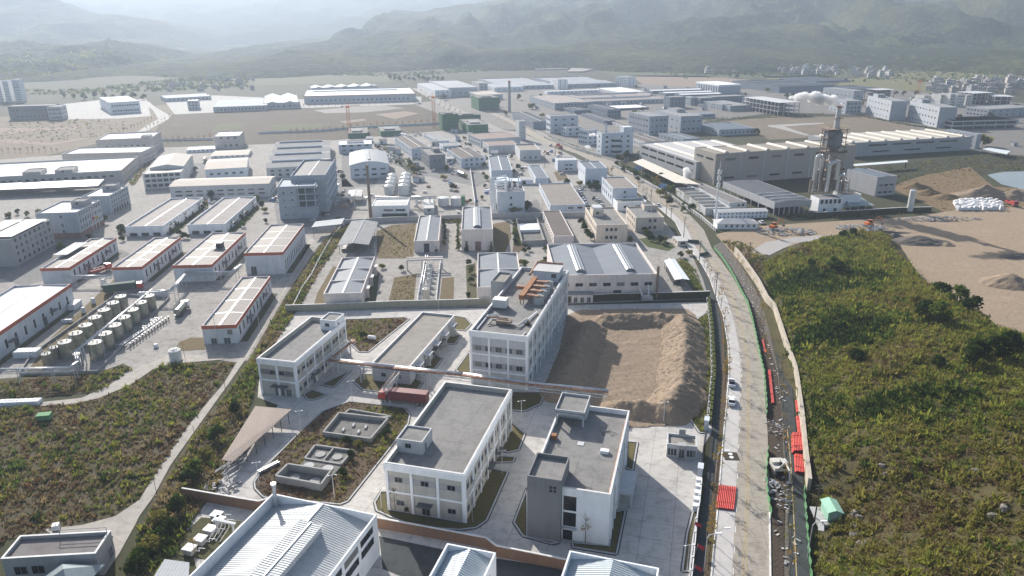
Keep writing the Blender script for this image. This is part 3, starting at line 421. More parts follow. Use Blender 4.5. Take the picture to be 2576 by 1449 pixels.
('hall','long pale two storey block behind the green netted site','hall',N,-41.1,937,17,32.3,57.3,6.7,{'rm':'rcream','wins':[('F',6,1.08,1.6,1.34),('L',10,1.08,1.6,1.34),('F',6,4.2,1.6,1.34),('L',10,4.2,1.6,1.34)]}),
('construction_site','green netted building shell beside the far brick chimney','construction',N,-35.6,822,17,23.9,34.4,13.9,{'wall':'net','rm':'rconc','special':'net'}),
('construction_site','tall dark green netted building shell at the junction','construction',N,-62.1,666,16.5,14.9,15.9,14.6,{'wall':'net','rm':'rconc','special':'net'}),
('construction_site','low green netted shell behind the tall dark one','construction',N,-52,729,14,22.5,14,6.3,{'wall':'net','rm':'rconc','special':'net'}),
('construction_site','green netted building shell with bare concrete top','construction',N,-37.4,642,14,17.8,43.5,8.1,{'wall':'net','rm':'rconc','special':'net'}),
('construction_site','low bright green netted foundation on the left by the red crane','construction',N,-138.8,623,11.3,16.8,37.3,4.2,{'wall':'net','rm':'rconc','special':'net'}),
('construction_site','low bright green netted foundation next to two dark poles','construction',N,-112.6,633,14,18.3,33.2,4.5,{'wall':'net','rm':'rconc','special':'net'}),
('hall','wide hall with pale pink roof and diagonal ridge in the far cluster','hall',N,48.6,823,17,46,89.4,7.7,{'wall':'bgrey','rm':'rpinkl','roof':'gy','rise':1.2,'wins':[('F',10,1.25,1.6,1.5),('L',12,1.25,1.6,1.5),('F',10,4.8,1.6,1.5),('L',12,4.8,1.6,1.5)]}),
('hall','long pink roofed hall with dark monitor in the far cluster','hall',N,93.2,868,16.4,99.2,40.5,4.8,{'wall':'bgrey','rm':'rpinkl','roof':'gx','rise':2,'vent':1,'wins':[('F',16,1.53,1.6,1.5)]}),
('hall','pink roofed hall behind the long one with dark monitor','hall',N,82.7,932,17.3,110.6,52,2.43,{'wall':'bgrey','rm':'rpinkl','roof':'gx','rise':2,'vent':1}),
('hall','white roofed sawtooth hall in the far cluster','hall',N,146.9,1008,17,37,75.2,2.6,{'wall':'white','rm':'rwhite','wins':[('F',4,.84,1.6,1.04),('L',8,.84,1.6,1.04)]}),
('hall','low white roofed strip hall in the far cluster','hall',N,49.4,1012,17,78.2,14,3.66,{'wall':'white','rm':'rwhite','roof':'gx','rise':1,'wins':[('F',12,1.18,1.6,1.46)]}),
('hall','long dark hall with white roof ridge, rearmost of a stepped row','hall','stepped dark halls',191.3,1010,14,76.6,22,3.91,{'wall':'dblue','rm':'rwhite','roof':'gx','rise':1.5,'wins':[('F',10,1.26,1.6,1.5)]}),
('hall','long dark hall with white roof ridge, second rearmost of a stepped row','hall','stepped dark halls',202.7,977,14,70.7,22,3.79,{'wall':'dblue','rm':'rwhite','roof':'gx','rise':1.5,'wins':[('F',10,1.22,1.6,1.5)]}),
('hall','long dark hall with white roof ridge, third rearmost of a stepped row','hall','stepped dark halls',219,953,14,58.5,22,3.7,{'wall':'dblue','rm':'rwhite','roof':'gx','rise':1.5,'wins':[('F',10,1.19,1.6,1.48)]}),
('hall','dark square block with white cabin in front of the stepped halls','hall',N,179.2,837,17,19.6,14.5,12,{'wall':'dblue','wins':[('F',4,1.29,1.6,1.5),('L',2,1.29,1.6,1.5),('F',4,5,1.6,1.5),('L',2,5,1.6,1.5),('F',4,8.7,1.6,1.5),('L',2,8.7,1.6,1.5)]}),
('hall','grey block with dark end right of the dark square block','hall',N,208.7,863,17,9.7,20,9,{'wall':'bgrey','wins':[('F',2,.96,1.6,1.2),('L',4,.96,1.6,1.2),('F',2,3.72,1.6,1.2),('L',4,3.72,1.6,1.2),('F',2,6.5,1.6,1.2),('L',4,6.5,1.6,1.2)]}),
('hall','tall grey block with rooftop cabin near the row of trees','hall',N,217.9,856,17,18.6,21.9,8.9,{'wall':'dblue','wins':[('F',3,.96,1.6,1.19),('L',3,.96,1.6,1.19),('F',3,3.69,1.6,1.19),('L',3,3.69,1.6,1.19),('F',3,6.4,1.6,1.19),('L',3,6.4,1.6,1.19)]}),
('hall','long grey block at the right end of the stepped halls','hall',N,238,880,17,44.1,18,8,{'wall':'dblue','wins':[('F',8,.86,1.6,1.07),('F',8,3.32,1.6,1.07),('F',8,5.8,1.6,1.07)]}),
('office_block','far white office slab with balconied side, left one of two','office',N,68.1,1088,17,15.7,30.9,13.9,{'wall':'white','wins':[('F',2,.9,1.6,1.11),('L',6,.9,1.6,1.11),('F',2,3.46,1.6,1.11),('L',6,3.46,1.6,1.11),('F',2,6,1.6,1.11),('L',6,6,1.6,1.11),('F',2,8.6,1.6,1.11),('L',6,8.6,1.6,1.11),('F',2,11.2,1.6,1.11),('L',6,11.2,1.6,1.11)]}),
('office_block','far white office slab with balconied side, right one of two','office',N,174.7,1122,34.8,17.2,25.9,14.3,{'wall':'white','wins':[('F',2,.92,1.6,1.15),('L',6,.92,1.6,1.15),('F',2,3.56,1.6,1.15),('L',6,3.56,1.6,1.15),('F',2,6.2,1.6,1.15),('L',6,6.2,1.6,1.15),('F',2,8.8,1.6,1.15),('L',6,8.8,1.6,1.15),('F',2,11.5,1.6,1.15),('L',6,11.5,1.6,1.15)]}),
('office_block','grey office slab with vertical white fins beside bare earth','office',N,280,1004,17,33.2,58.7,10.7,{'wall':'bgrey','special':'fins'}),
('hall','far broad pale hall at the left of the office slabs','hall',N,-6.8,1085,17,73.8,162.5,5.2,{'wall':'bgrey','rm':'rmetal','roof':'gx','rise':2,'bays':2,'wins':[('F',8,1.66,1.6,1.5)]}),
('hall','far broad pale hall between the two office slabs','hall',N,79.3,1107,17,84,147.6,5.7,{'wall':'bgrey','rm':'rmetal','roof':'gx','rise':2,'bays':2,'wins':[('F',8,1.82,1.6,1.5)]}),
('hall','small dark blue roofed hall with pale ridge lines','hall',N,67.3,785,17,19.9,45.4,3.92,{'wall':'dblue','rm':'rdark','roof':'gy','rise':.6,'strip':'thin','wins':[('F',4,1.26,1.6,1.5),('L',8,1.26,1.6,1.5)]}),
('hall','large dark blue roofed hall with rows of pale windows','hall',N,97.7,749,17,15.1,52.4,8.4,{'wall':'dblue','rm':'rdark','roof':'gy','rise':.6,'strip':'thin','wins':[('F',4,1.35,1.6,1.5),('L',9,1.35,1.6,1.5),('F',4,5.2,1.6,1.5),('L',9,5.2,1.6,1.5)]}),
('hall','white roofed annex beside the large dark blue hall','hall',N,118.5,817,17,37.2,31.1,2.36,{'wall':'dblue','rm':'rwhite','wins':[('F',8,.76,1.6,.94)]}),
('hall','dark blue roofed row hall near the junction with pale ridge','hall',N,20.4,673,14,15.5,77.7,6.7,{'wall':'dblue','rm':'rdark','roof':'gy','rise':.8,'strip':'thin','wins':[('L',10,2.16,1.6,1.5)]}),
('hall','dark blue roofed row hall behind the white three part office','hall',N,89.1,702,14,10.8,66.4,3.17,{'wall':'dblue','rm':'rdark','roof':'gy','rise':.8,'strip':'thin','wins':[('L',12,1.02,1.6,1.27)]}),
('hall','brown hall filling the gap behind the white roof tank office','hall',N,107.9,656,14,7.4,79.7,2.63,{'rm':'rbrown2','wins':[('L',9,.85,1.6,1.05)]}),
('office_block','white office with flat canopy roof and large square windows by the junction','office',N,34.5,645,14,25.4,12.8,14.9,{'wall':'whiteb','rm':'rconc','wins':[('F',3,1.6,2.4,1.5),('L',4,1.6,2.4,1.5),('F',3,6.2,2.4,1.5),('L',4,6.2,2.4,1.5),('F',3,10.8,2.4,1.5),('L',4,10.8,2.4,1.5)]}),
('office_block','small white two storey office between two taller white ones','office',N,47.2,627,18.5,14,11,7.5,{'wall':'whiteb','rm':'rconc','wins':[('F',2,1.22,2.4,1.5),('L',2,1.22,2.4,1.5),('F',2,4.7,2.4,1.5),('L',2,4.7,2.4,1.5)]}),
('office_block','white three storey office with narrow end windows along the road','office',N,60.5,578,34.6,10.6,11.4,11.7,{'wall':'whiteb','rm':'rconc','wins':[('F',2,1.25,1.6,1.5),('L',4,1.25,1.6,1.5),('F',2,4.8,1.6,1.5),('L',4,4.8,1.6,1.5),('F',2,8.4,1.6,1.5),('L',4,8.4,1.6,1.5)]}),
('office_block','white four storey office with round bay front and rooftop chimney','office',N,66.2,533,14,24.7,10.1,15.9,{'wall':'whiteb','rm':'rconc','special':'bay','wins':[('F',4,1.28,2,1.5),('L',1,1.28,2,1.5),('F',4,4.9,2,1.5),('L',1,4.9,2,1.5),('F',4,8.6,2,1.5),('L',1,8.6,2,1.5),('F',4,12.2,2,1.5),('L',1,12.2,2,1.5)]}),
('office_block','grey four storey factory block with rooftop tanks, left of its twin','office',N,118.6,630,20.8,18.7,36.1,15.9,{'wall':'bgrey','wins':[('F',4,1.71,1.8,1.5),('L',7,1.71,1.8,1.5),('F',4,6.6,1.8,1.5),('L',7,6.6,1.8,1.5),('F',4,11.5,1.8,1.5),('L',7,11.5,1.8,1.5)]}),
('office_block','plain grey four storey factory block with roof box, right of its twin','office',N,148.6,644,14,20.7,53.4,14.2,{'wall':'bgrey','cabin':[(.5,.55,.4,.35,2.5,'bgrey')],'wins':[('F',4,2.29,2,1.5),('L',5,2.29,2,1.5),('F',4,8.8,2,1.5),('L',5,8.8,2,1.5)]}),
('hall','long brown roofed shed in front of the grey factory twins','hall',N,102.5,559,15.4,17.6,40.9,5.5,{'rm':'rbrown2','roof':'gy','rise':.6,'strip':'thin','wins':[('L',8,1.75,1.6,1.5)]}),
('hall','blue grey roofed shed beside the long brown one','hall',N,135.9,577,18.2,15.6,38.7,4.5,{'wall':'bgrey','rm':'rblueg','roof':'gy','rise':.6,'strip':'thin','wins':[('L',6,1.46,1.6,1.5)]}),
('hall','low dark hall with thin roof edge beside the bare lot','hall',N,177.4,624,14,34.7,41.4,5.3,{'wall':'bgrey','rm':'rblueg','roof':'gy','rise':.6,'wins':[('F',8,1.7,1.6,1.5),('L',6,1.7,1.6,1.5)]}),
('hall','pale two step building beyond the grassy bank','hall',N,231,811,17,12,23.7,6.4,{'wall':'bgrey','wins':[('F',2,1.03,1.6,1.27),('L',4,1.03,1.6,1.27),('F',2,3.96,1.6,1.27),('L',4,3.96,1.6,1.27)]}),
('hall','long pale block right of the two step building','hall',N,237,801,17,27.2,55.5,6,{'wall':'bgrey','wins':[('F',8,.96,1.6,1.2),('F',8,3.72,1.6,1.2)]}),
('hall','low row of blue sheds beyond the grassy bank','hall',N,189.9,745,14,18.1,16,3.93,{'wall':'bgrey','rm':'rblueg','roof':'gy','rise':1,'bays':4,'wins':[('F',8,1.27,1.6,1.5)]}),
('construction_site','open concrete frame building beside the steam plume','construction',N,275,761,17,25.5,63.7,13.3,{'rm':'rconc','special':'frameL'}),
('hall','far dark blue hall with raised roof block at the village edge','hall',N,478,1174,17,65.7,91.2,2.7,{'wall':'dblue','rm':'rdark'}),
('hall','vast dark blue roofed hall with pale skylight strips','hall',N,364,1013,17,89.8,112.7,8.2,{'wall':'dblue','rm':'rdark','roof':'gx','rise':2,'bays':2,'strip':'light'}),
('hall','dark blue hall extension right of the vast one','hall',N,461,1006,17,56,63.5,3.89,{'wall':'dblue','rm':'rdark','roof':'gx','strip':'light','rise':1}),
('hall','white block with single row of square windows facing left','hall',N,421,915,17,15,55.1,10.7,{'wall':'bgreyl','wins':[('F',1,3.44,2,1.5),('L',7,3.44,2,1.5)]}),
('hall','grey three storey block behind the chimney top','hall',N,350,774,7.6,17.7,31.6,13,{'wall':'bgrey','wins':[('F',4,1.39,2,1.5),('L',4,1.39,2,1.5),('F',4,5.4,2,1.5),('L',4,5.4,2,1.5),('F',4,9.3,2,1.5),('L',4,9.3,2,1.5)]}),
('apartment_block','grey four storey residential block on the bare lot, left of two','apartments',N,369,719,-3,15,56.7,18.3,{'wall':'bgreyl','cabin':[(.2,.7,.5,.2,2.6,'bgrey')],'wins':[('L',7,1.97,2,1.5),('L',7,7.6,2,1.5),('L',7,13.2,2,1.5)]}),
('apartment_block','grey four storey residential block on the bare lot, right of two','apartments',N,385,664,-3,15.3,57.9,18.4,{'wall':'bgreyl','cabin':[(.2,.7,.5,.2,2.6,'bgrey')],'wins':[('L',9,1.98,2,1.5),('L',9,7.6,2,1.5),('L',9,13.3,2,1.5)]}),
('construction_site','brown scaffolded concrete frame below the golden field','construction',N,449,914,17,26.4,20,11.8,{'wall':'brownnet','rm':'rconc','special':'frameF'}),
('construction_site','bare concrete frame with pale canopy roof near the right edge','construction',N,532,857,17,31.2,24,12.5,{'rm':'rwhite','special':'frameF'}),
('construction_site','long bare concrete frame cut by the right edge','construction',N,552,848,-12,19.9,24,9.9,{'rm':'rconc','special':'frameF'}),
('hall','pale three storey block with roof cabin near the right edge','hall',N,475,735,19.2,61.6,25.7,8.2,{'wall':'bgreyl','wins':[('F',6,1.33,2,1.5),('L',6,1.33,2,1.5),('F',6,5.1,2,1.5),('L',6,5.1,2,1.5)]}),
('hall','low white roofed car park deck with open sides near the right edge','hall',N,393,654,7.8,63.9,27.5,7.7,{'rm':'rwhite','special':'deck'}),
('dormitory','dark three storey dormitory wing with arched windows at the right edge','dormitory',N,351,550,14,4,29.7,11,{'wall':'bgrey','wins':[('F',16,1.18,1.8,1.47),('L',5,1.18,1.8,1.47),('F',16,4.5,1.8,1.47),('L',5,4.5,1.8,1.47),('F',16,7.9,1.8,1.47),('L',5,7.9,1.8,1.47)]}),
('terraced_house','pale terraced house with curved eaves, number one from the red crane','house','terraced houses near the crane',478,860,14,8.7,14,10.1,{'wall':'offwhite','rm':'rconc','wins':[('F',3,.81,1.6,1.01),('F',3,3.13,1.6,1.01),('F',3,5.4,1.6,1.01),('F',3,7.8,1.6,1.01)]}),
('terraced_house','pale terraced house with curved eaves, number two from the red crane','house','terraced houses near the crane',486,860,14,11.9,14,9.8,{'wall':'offwhite','rm':'rconc','wins':[('F',3,.79,1.6,.98),('F',3,3.06,1.6,.98),('F',3,5.3,1.6,.98),('F',3,7.6,1.6,.98)]}),
('terraced_house','pale terraced house with curved eaves, number three from the red crane','house','terraced houses near the crane',488,844,14,9.6,14,12.6,{'wall':'offwhite','rm':'rconc','wins':[('F',3,1.02,1.6,1.26),('F',3,3.92,1.6,1.26),('F',3,6.8,1.6,1.26),('F',3,9.7,1.6,1.26)]}),
('terraced_house','pale terraced house with curved eaves, number four from the red crane','house','terraced houses near the crane',494,836,14,8.7,14,13.8,{'wall':'offwhite','rm':'rconc','wins':[('F',3,1.11,1.6,1.38),('F',3,4.3,1.6,1.38),('F',3,7.5,1.6,1.38),('F',3,10.7,1.6,1.38)]}),
('terraced_house','pale terraced house with curved eaves, number five from the red crane','house','terraced houses near the crane',500,833,14,10.6,14,13.6,{'wall':'offwhite','rm':'rconc','wins':[('F',3,1.09,1.6,1.36),('F',3,4.2,1.6,1.36),('F',3,7.3,1.6,1.36),('F',3,10.4,1.6,1.36)]}),
('terraced_house','pale terraced house with curved eaves, number six from the red crane','house','terraced houses near the crane',519,847,14,7.6,14,11.6,{'wall':'offwhite','rm':'rconc','wins':[('F',3,.93,1.6,1.16),('F',3,3.59,1.6,1.16),('F',3,6.2,1.6,1.16),('F',3,8.9,1.6,1.16)]}),
]
ROAD = ([(28.9,81.6),(34.9,102.4),(40.6,119.8),(50.1,149.5),(60.6,181.9),(65.1,198.8),(70,221.6),(72.2,238),(75.3,260),(76.6,278),(76.3,300),(79.9,343),(76.8,378),(72.4,410),(65.8,441),(60.4,490),(48,541),(27.8,585),(13.1,645),(-2.1,721),(-39.2,858)],[(38.7,81.5),(45.3,102.3),(51,119.7),(60.5,149.3),(70.2,181.8),(73.8,195.8),(76.8,210.6),(81.4,233),(84.4,260),(85.6,282),(86.2,298),(90.2,328),(90.2,363),(87.3,410),(82,453),(74.5,494),(55.9,555),(33.8,608),(19.5,660),(1.8,733),(-34,866)])
YLINE = [(34.4,81.6),(40.7,102.3),(46.5,119.8),(55.9,149.4),(66,181.8),(70,197.1),(73.9,215.4),(77.4,235),(80.4,260),(81.6,280),(81.8,299),(85.8,335),(84.4,369),(80.7,410),(74.7,447),(68.3,492),(52.4,549),(31.1,597),(16.6,653),(.1,728),(-36.3,862)]
SHOULDER = [(32.3,81.6),(38.5,102.3),(44.2,119.8),(53.6,149.4),(63.9,181.8),(68.1,197.8),(72.4,217.8),(75.4,236),(78.4,260),(79.6,280),(79.7,300),(83.5,338),(81.5,373)]
WLINE = [(32.5,81.6),(38.7,102.3),(44.4,119.8),(53.8,149.4),(64.1,181.8),(68.3,197.7)]
SLINE = [(49.3,100.5),(55.8,119.8),(61.5,137),(66,151.8)]
PATCH = [
('field','g_brownfield',.02,[(-306,626),(-339,708),(-362,798),(-245,869),(-108,896),(-42.5,748),(-31.6,683),(-132,630),(-207.7,590)]),
('dirt_lot','g_pinkdirt',.02,[(-650,761),(-513,805),(-455,810),(-423,914),(-371,816),(-332,688),(-296,599),(-341,605),(-351,531),(-439,503)]),
('field','g_golden',.02,[(550,1243),(703,1378),(1086,1596),(1394,1640),(840,974),(729,1061),(620,1117),(564,992),(559,1034),(468,1080)]),
('field','g_farm',.02,[(168.8,1486),(619,1916),(728,1635),(576,1287),(420,1291),(196.4,1350)]),
('dirt_lot','g_tan',.02,[(217.2,1368),(341,1357),(414,1211),(406,1133),(356,1088),(204.3,1148)]),
('field','g_farm',.02,[(-452,1326),(-394,1422),(-219.8,1463),(-190,1259),(-337,1212),(-408,1194)]),
('field','g_golden',.02,[(446,1328),(557,1359),(563,1288),(505,1230),(428,1253)]),
('concrete_yard','g_conc_far',.05,[(-117.7,897),(9.3,1163),(173.6,1189),(350,1068),(542,1055),(598,864),(708,816),(423,475),(342,541),(321,647),(204.3,736),(117.4,608),(73.5,486),(5.2,660),(-31.6,683)]),
('concrete_yard','g_bright',.05,[(-555,922),(-531,980),(-477,976),(-386,792),(-410,772),(-464,768)]),
('concrete_yard','g_bright',.05,[(-455,975),(-408,1027),(-270,964),(-119,992),(-108,896),(-242,860),(-366,805)]),
('concrete_yard','g_conc',.05,[(-443,475),(-373,529),(-281,579),(-171.5,599),(-35.3,683),(5.2,665),(44.8,531),(62,460),(74.3,374),(75.6,290),(70.4,238),(-5.2,232),(-76.2,227.1),(-76.2,213),(-75.3,191.2),(-80.5,189.4),(-86.4,191.3),(-100.2,189.7),(-110.5,172.2),(-128.2,177),(-142,174.9),(-177.4,169.8)]),
('concrete_yard','g_conc_new',.07,[(-76.4,227.9),(-6.6,231),(18.1,233),(69,235),(59.1,190.6),(47.7,150.4),(44.2,144.4),(31.6,102.4),(25.1,81.6),(-39.1,82.1),(-56,103.1),(-69.2,125.8),(-68.6,128.1),(-65.8,131.6),(-62.6,147.3),(-60.2,164.1),(-66.9,168.4),(-71.5,184.7),(-74,209.8)]),
('dirt_lot','g_pinkdirt',.09,[(153.7,685),(212.2,736),(283,779),(358,754),(361,693),(371,644),(395,629),(304,612),(259,614),(212.4,600),(213.2,639)]),
('grass_bank','g_scrubdark',.11,[(187.2,718),(288,793),(363,761),(352,742),(277,762),(221.2,726),(185.5,701)]),
('sand_lot','g_sand',.09,[(93.6,320),(110,332),(140.8,339),(200.6,350),(227.1,362),(268,369),(344,367),(174.3,169.7),(148.1,189.4),(149,219.3),(157.3,283),(136.3,313),(107.2,290),(92.4,279)]),
('dirt_lot','g_orange',.08,[(220.5,419),(262,453),(305,479),(282,417),(302,412),(365,404),(320,351),(220.2,350),(220.8,389)]),
('grass_bank','g_scrubdark',.06,[(200.4,468),(269,492),(337,532),(423,475),(373,415),(299,452),(252,447),(217.6,409)]),
('pond','water',.12,[(300,452),(315,461),(393,469),(335,395),(294,409),(291,424)]),
('gravel_track','g_white',.13,[(101.9,294),(112.1,307),(126.1,314),(143.7,318),(146.9,312),(124.7,306),(107.6,288)]),
('grass_lot','g_drygrass',.1,[(-63.5,329),(-58.3,340),(-46.8,343),(-43.8,315),(-41,287),(-55.9,287)]),
('grass_lot','g_drygrass',.1,[(-12.5,339),(-1,346),(-.2,316),(-3.3,292),(-7.1,292),(-8.5,316)]),
('grass_lot','g_drygrass',.1,[(-45.3,263),(-37.2,267),(-34.1,232),(-43.1,232)]),
('grass_lot','g_drygrass',.1,[(-26.8,262),(-22.3,263),(-20.4,234),(-25.2,233)]),
('grass_lot','g_drygrass',.1,[(-70.8,247),(-72.1,277),(-69.7,276),(-64.3,234),(-68.7,232)]),
('grass_lot','g_grassd',.1,[(-54.3,267),(-51.8,268),(-47.6,235),(-51.4,233)]),
('grass_lot','g_grassd',.1,[(-18.6,277),(-14.8,280),(-12.2,234),(-15.5,234)]),
('grass_lot','g_grass',.1,[(57.3,314),(67.2,316),(71.2,301),(66.6,295),(59.1,301)]),
('grass_lot','g_grass',.1,[(67,280),(72.1,284),(69.3,244),(65.5,241),(65.8,258)]),
('grass_lot','g_dirtlot',.1,[(2.5,343),(10.5,349),(11.7,316),(2.1,292),(.1,292)]),
('grass_lot','g_drygrass',.1,[(27.7,470),(34.5,474),(35.5,445),(28.6,442)]),
('grass_verge','g_scrub',.09,[(-83.1,345),(-77.7,341),(-75.8,268),(-73.4,228.2),(-73,206.7),(-71.5,184.7),(-65.1,149),(-62.5,128.7),(-63.5,116),(-62.2,98.3),(-67.7,98.4),(-72.8,116.1),(-75.2,131.7),(-76.5,156.4),(-76.2,177.5),(-77.6,198),(-81.8,246),(-85.2,305)]),
('weed_field','g_scrub',.03,[(-160,161.3),(-120.9,164.9),(-111.1,165.8),(-105.1,172.2),(-100.4,187.6),(-80.5,189.4),(-79.5,177.5),(-78.5,156.5),(-77.7,139.2),(-76.1,124.6),(-79.5,118.5),(-90.4,114.5),(-117,108.7)]),
('weed_field','g_scrub',.09,[(-151.8,178),(-136.3,181.1),(-117.2,182.8),(-112.5,189.1),(-109,186.4),(-109.9,172.2),(-123.5,169.1),(-144.9,168.3)]),
('grass_lot','g_drygrass',.09,[(-102.7,203.6),(-100.7,207.1),(-96.2,207.1),(-92.5,198.2),(-101.2,197.2)]),
('grass_lot','g_drygrass',.09,[(-144.4,207.8),(-154.2,269),(-148.7,264),(-134.4,192),(-131.5,180.6),(-136.3,181.1)]),
('service_path','g_path',.12,[(-78.7,177),(-80,191.2),(-77.9,191.2),(-77.3,176.1),(-76.7,155.7),(-76.1,137.6),(-74.6,125.9),(-74.5,119.7),(-74,116.7),(-73,108.8),(-72.8,103.3),(-74.4,103.3),(-75.3,109.4),(-76.6,113.8),(-88.8,114.5),(-91.5,116),(-84.6,117.1),(-79.3,119.8),(-77,125.1),(-78.4,137.7),(-79.2,155.7)]),
('service_path','g_path',.12,[(-136.8,167.2),(-121.9,166.6),(-113.2,168.6),(-109.3,176.1),(-107.2,186.4),(-102.2,194.2),(-90.4,194.1),(-86,194.8),(-84.1,191.3),(-97.5,188.8),(-102.1,185.1),(-103.8,176),(-108.5,168.5),(-113.9,165.2),(-134,163)]),
('gravel_track','g_path',.1,[(-92,318),(-89,314),(-81.4,230),(-78.5,200.9),(-77.6,191.2),(-80,191.2),(-80.5,206.8),(-84.3,254)]),
('weed_island','g_dirtlot',.11,[(-54.3,128.5),(-55.3,130.9),(-55.1,135),(-50.5,153.1),(-47.9,161.1),(-42.2,165.8),(-27.7,162.5),(-25.7,158.8),(-25.6,154.7),(-28.2,144.2),(-33.9,124.1),(-35.2,123.1),(-51.6,125.6)]),
('weed_lot','g_dirtlot',.11,[(-55.2,221.2),(-35.6,222.6),(-34.1,220.9),(-42.9,195.7),(-45.6,195.7),(-51.7,205.2)]),
('lawn','g_lawnd',.11,[(-19.5,223.7),(-15.4,221.9),(-13.3,216.4),(-15,211.2),(-18.3,212)]),
('lawn','g_lawnd',.11,[(-20.6,205.5),(-19.3,207.7),(-16,207.7),(-17.5,201),(-20.5,201.4)]),
('lawn','g_lawnd',.11,[(-25.1,184.3),(-22.8,193),(-20.3,191.3),(-22.2,183.9)]),
('lawn','g_lawnd',.11,[(-43.5,177),(-42.2,181.1),(-38.3,181.4),(-28.2,180),(-24.4,175.9),(-25.9,170.8),(-31,169.8),(-39.9,172.1)]),
('lawn','g_lawnd',.11,[(-16,183.5),(-12.7,196),(-11.7,181.6),(-13.8,179.9)]),
('lawn','g_lawnd',.11,[(-52,175.1),(-45.5,183.9),(-46.1,181.5),(-48.1,173.6)]),
('lawn','g_lawnd',.11,[(-55.1,169.6),(-53.7,172.3),(-48.9,169.5),(-51.6,166.9),(-53.4,167)]),
('lawn','g_lawnd',.11,[(-.3,170.4),(8.7,170.2),(7,163.8),(3.1,160.3),(-.4,160.8)]),
('lawn','g_lawnd',.11,[(-2.3,151.3),(-.1,154.7),(2.9,149.6),(1.3,142.7),(-1.3,141.6),(-2.9,142.7)]),
('lawn','g_lawnd',.11,[(-3.7,140.4),(.5,139.8),(0,137.9),(-3.8,137.7)]),
('lawn','g_lawnd',.11,[(-9.8,117.8),(-5.3,135.5),(-1.1,134.1),(-5.3,117.7),(-7.2,115.6),(-10.2,115),(-18.9,115.9),(-23.5,118.5),(-27.4,121),(-28.3,123.6),(-27.6,127.3),(-26.4,127.3),(-25,121.4),(-9.5,117.1)]),
('lawn','g_lawnd',.11,[(.1,117.1),(2.9,128.2),(2.6,113.1),(8.7,111.2),(7.1,110.9),(1.8,113.1)]),
('lawn','g_lawnd',.11,[(11.1,111.2),(17.9,110.2),(20.1,120.1),(22.5,120.8),(18.9,107.9),(11,109.9)]),
('lawn','g_lawnd',.11,[(26.7,146),(29,145.6),(26.1,134.4),(24.8,135.2)]),
('lawn','g_lawn',.11,[(60.6,219.2),(65.4,225.2),(68.4,232),(55.8,180.1),(54.2,173.6),(45.8,149.5),(44.4,149.5),(43.6,156.7),(48.3,169.7),(51.2,180.2)]),
('lawn','g_lawnd',.11,[(35.8,120),(37,120.4),(33.8,111.6),(31.3,103.4),(30,103.4),(33.2,113.6)]),
('dirt_track','g_sand',.1,[(18.6,224.2),(23.6,228.5),(40.8,228.3),(41.3,224.7),(29.6,221.4),(21.7,214.8),(19.6,219.8)]),
('gravel_pad','g_grassd',.11,[(-64.5,109.7),(-62,119.3),(-53.3,118),(-56.1,107.1),(-61,108.2)]),
('asphalt_yard','g_asph',.1,[(-25.7,113.4),(-9.8,108.5),(9.5,104.3),(9.3,100.8),(-16.7,101),(-23.5,104.5)]),
('footpath','g_asph',.1,[(31.2,100.6),(37.6,120),(46.1,145.8),(56.5,182),(60.4,196.1),(65.5,219.1),(69.3,237),(74.8,275),(76.3,276),(71.6,237),(68.4,219.1),(58.2,180.1),(58.5,182),(48.7,148.8),(39.1,119.9),(32.9,100.6)]),
('tree_verge','g_dirtlot',.1,[(33,100.6),(39.2,119.9),(48.8,148.8),(58.6,182),(58.2,180.1),(68.5,219.1),(71.7,237),(76.4,276),(76.9,276),(72.3,238),(69.9,221.6),(59.1,180.1),(60.3,181.9),(50,148.8),(40.6,119.9),(34.4,100.6)]),
('trench','g_mud',.06,[(43.8,97.2),(50.9,118.1),(56.4,131.7),(58.1,142.1),(63.5,158.5),(70.5,181.8),(73,189.2),(79.4,218.9),(81.9,233),(82.7,231),(81.4,218.9),(76.9,195.9),(74,181.8),(67.1,158.5),(61.6,142),(57.5,129.2),(53.3,118),(45.8,97.2)]),
('rubble_strip','g_rubble',.09,[(45.9,97.2),(57.6,129.2),(61.6,142),(67.1,158.5),(74,181.8),(76.9,195.9),(81.4,218.9),(82.7,231),(85.3,260),(86.4,282),(87.9,302),(93,308),(92.5,282),(89.3,251),(86.4,231),(74.4,181.8),(65.2,151.8),(58.5,131.7),(54.6,119.8),(47,97.2)]),
('service_road','g_asph',.1,[(47,97.2),(54.6,119.8),(58.5,131.7),(65.3,151.8),(74.7,181.8),(83.8,218.8),(86.4,231),(89.6,251),(91.1,251),(90.2,238),(83.5,212.3),(80,195.9),(76.5,180.3),(77.8,181.7),(68.1,151.8),(62.1,131.6),(58.1,119.8),(50.6,97.2)]),
('far_road','g_bright',.13,[(-481,964),(-475,970),(-414,868),(-365,793),(-354,763),(-346,724),(-335,675),(-341,669),(-356,724),(-365,764),(-409,847)]),
('far_road','g_conc',.13,[(-147.9,1120),(-137.4,1119),(-65,859),(-26.2,732),(.8,642),(-4,636),(-30.3,709),(-75.7,849)]),
('dirt_track','g_tan',.12,[(-488,702),(-458,700),(-414,705),(-408,691),(-446,680),(-449,664),(-457,655)]),
('dirt_track','g_tan',.12,[(-441,631),(-420,624),(-384,607),(-368,640),(-364,628),(-376,594),(-418,608),(-431,617)]),
('dirt_track','g_white',.12,[(241,689),(273,699),(300,705),(297,698),(253,679),(255,625),(251,622),(243,668),(238,679)]),
('grass_lot','g_scrubdark',.06,[(-112.8,592),(-103.1,597),(-89.5,572),(-67,481),(-59.6,464),(-64.4,461),(-82.6,515),(-97.4,562)]),
('bare_patch','g_tan',.04,[(-171.8,738),(-151.6,757),(-145.2,745),(-162.5,723)]),
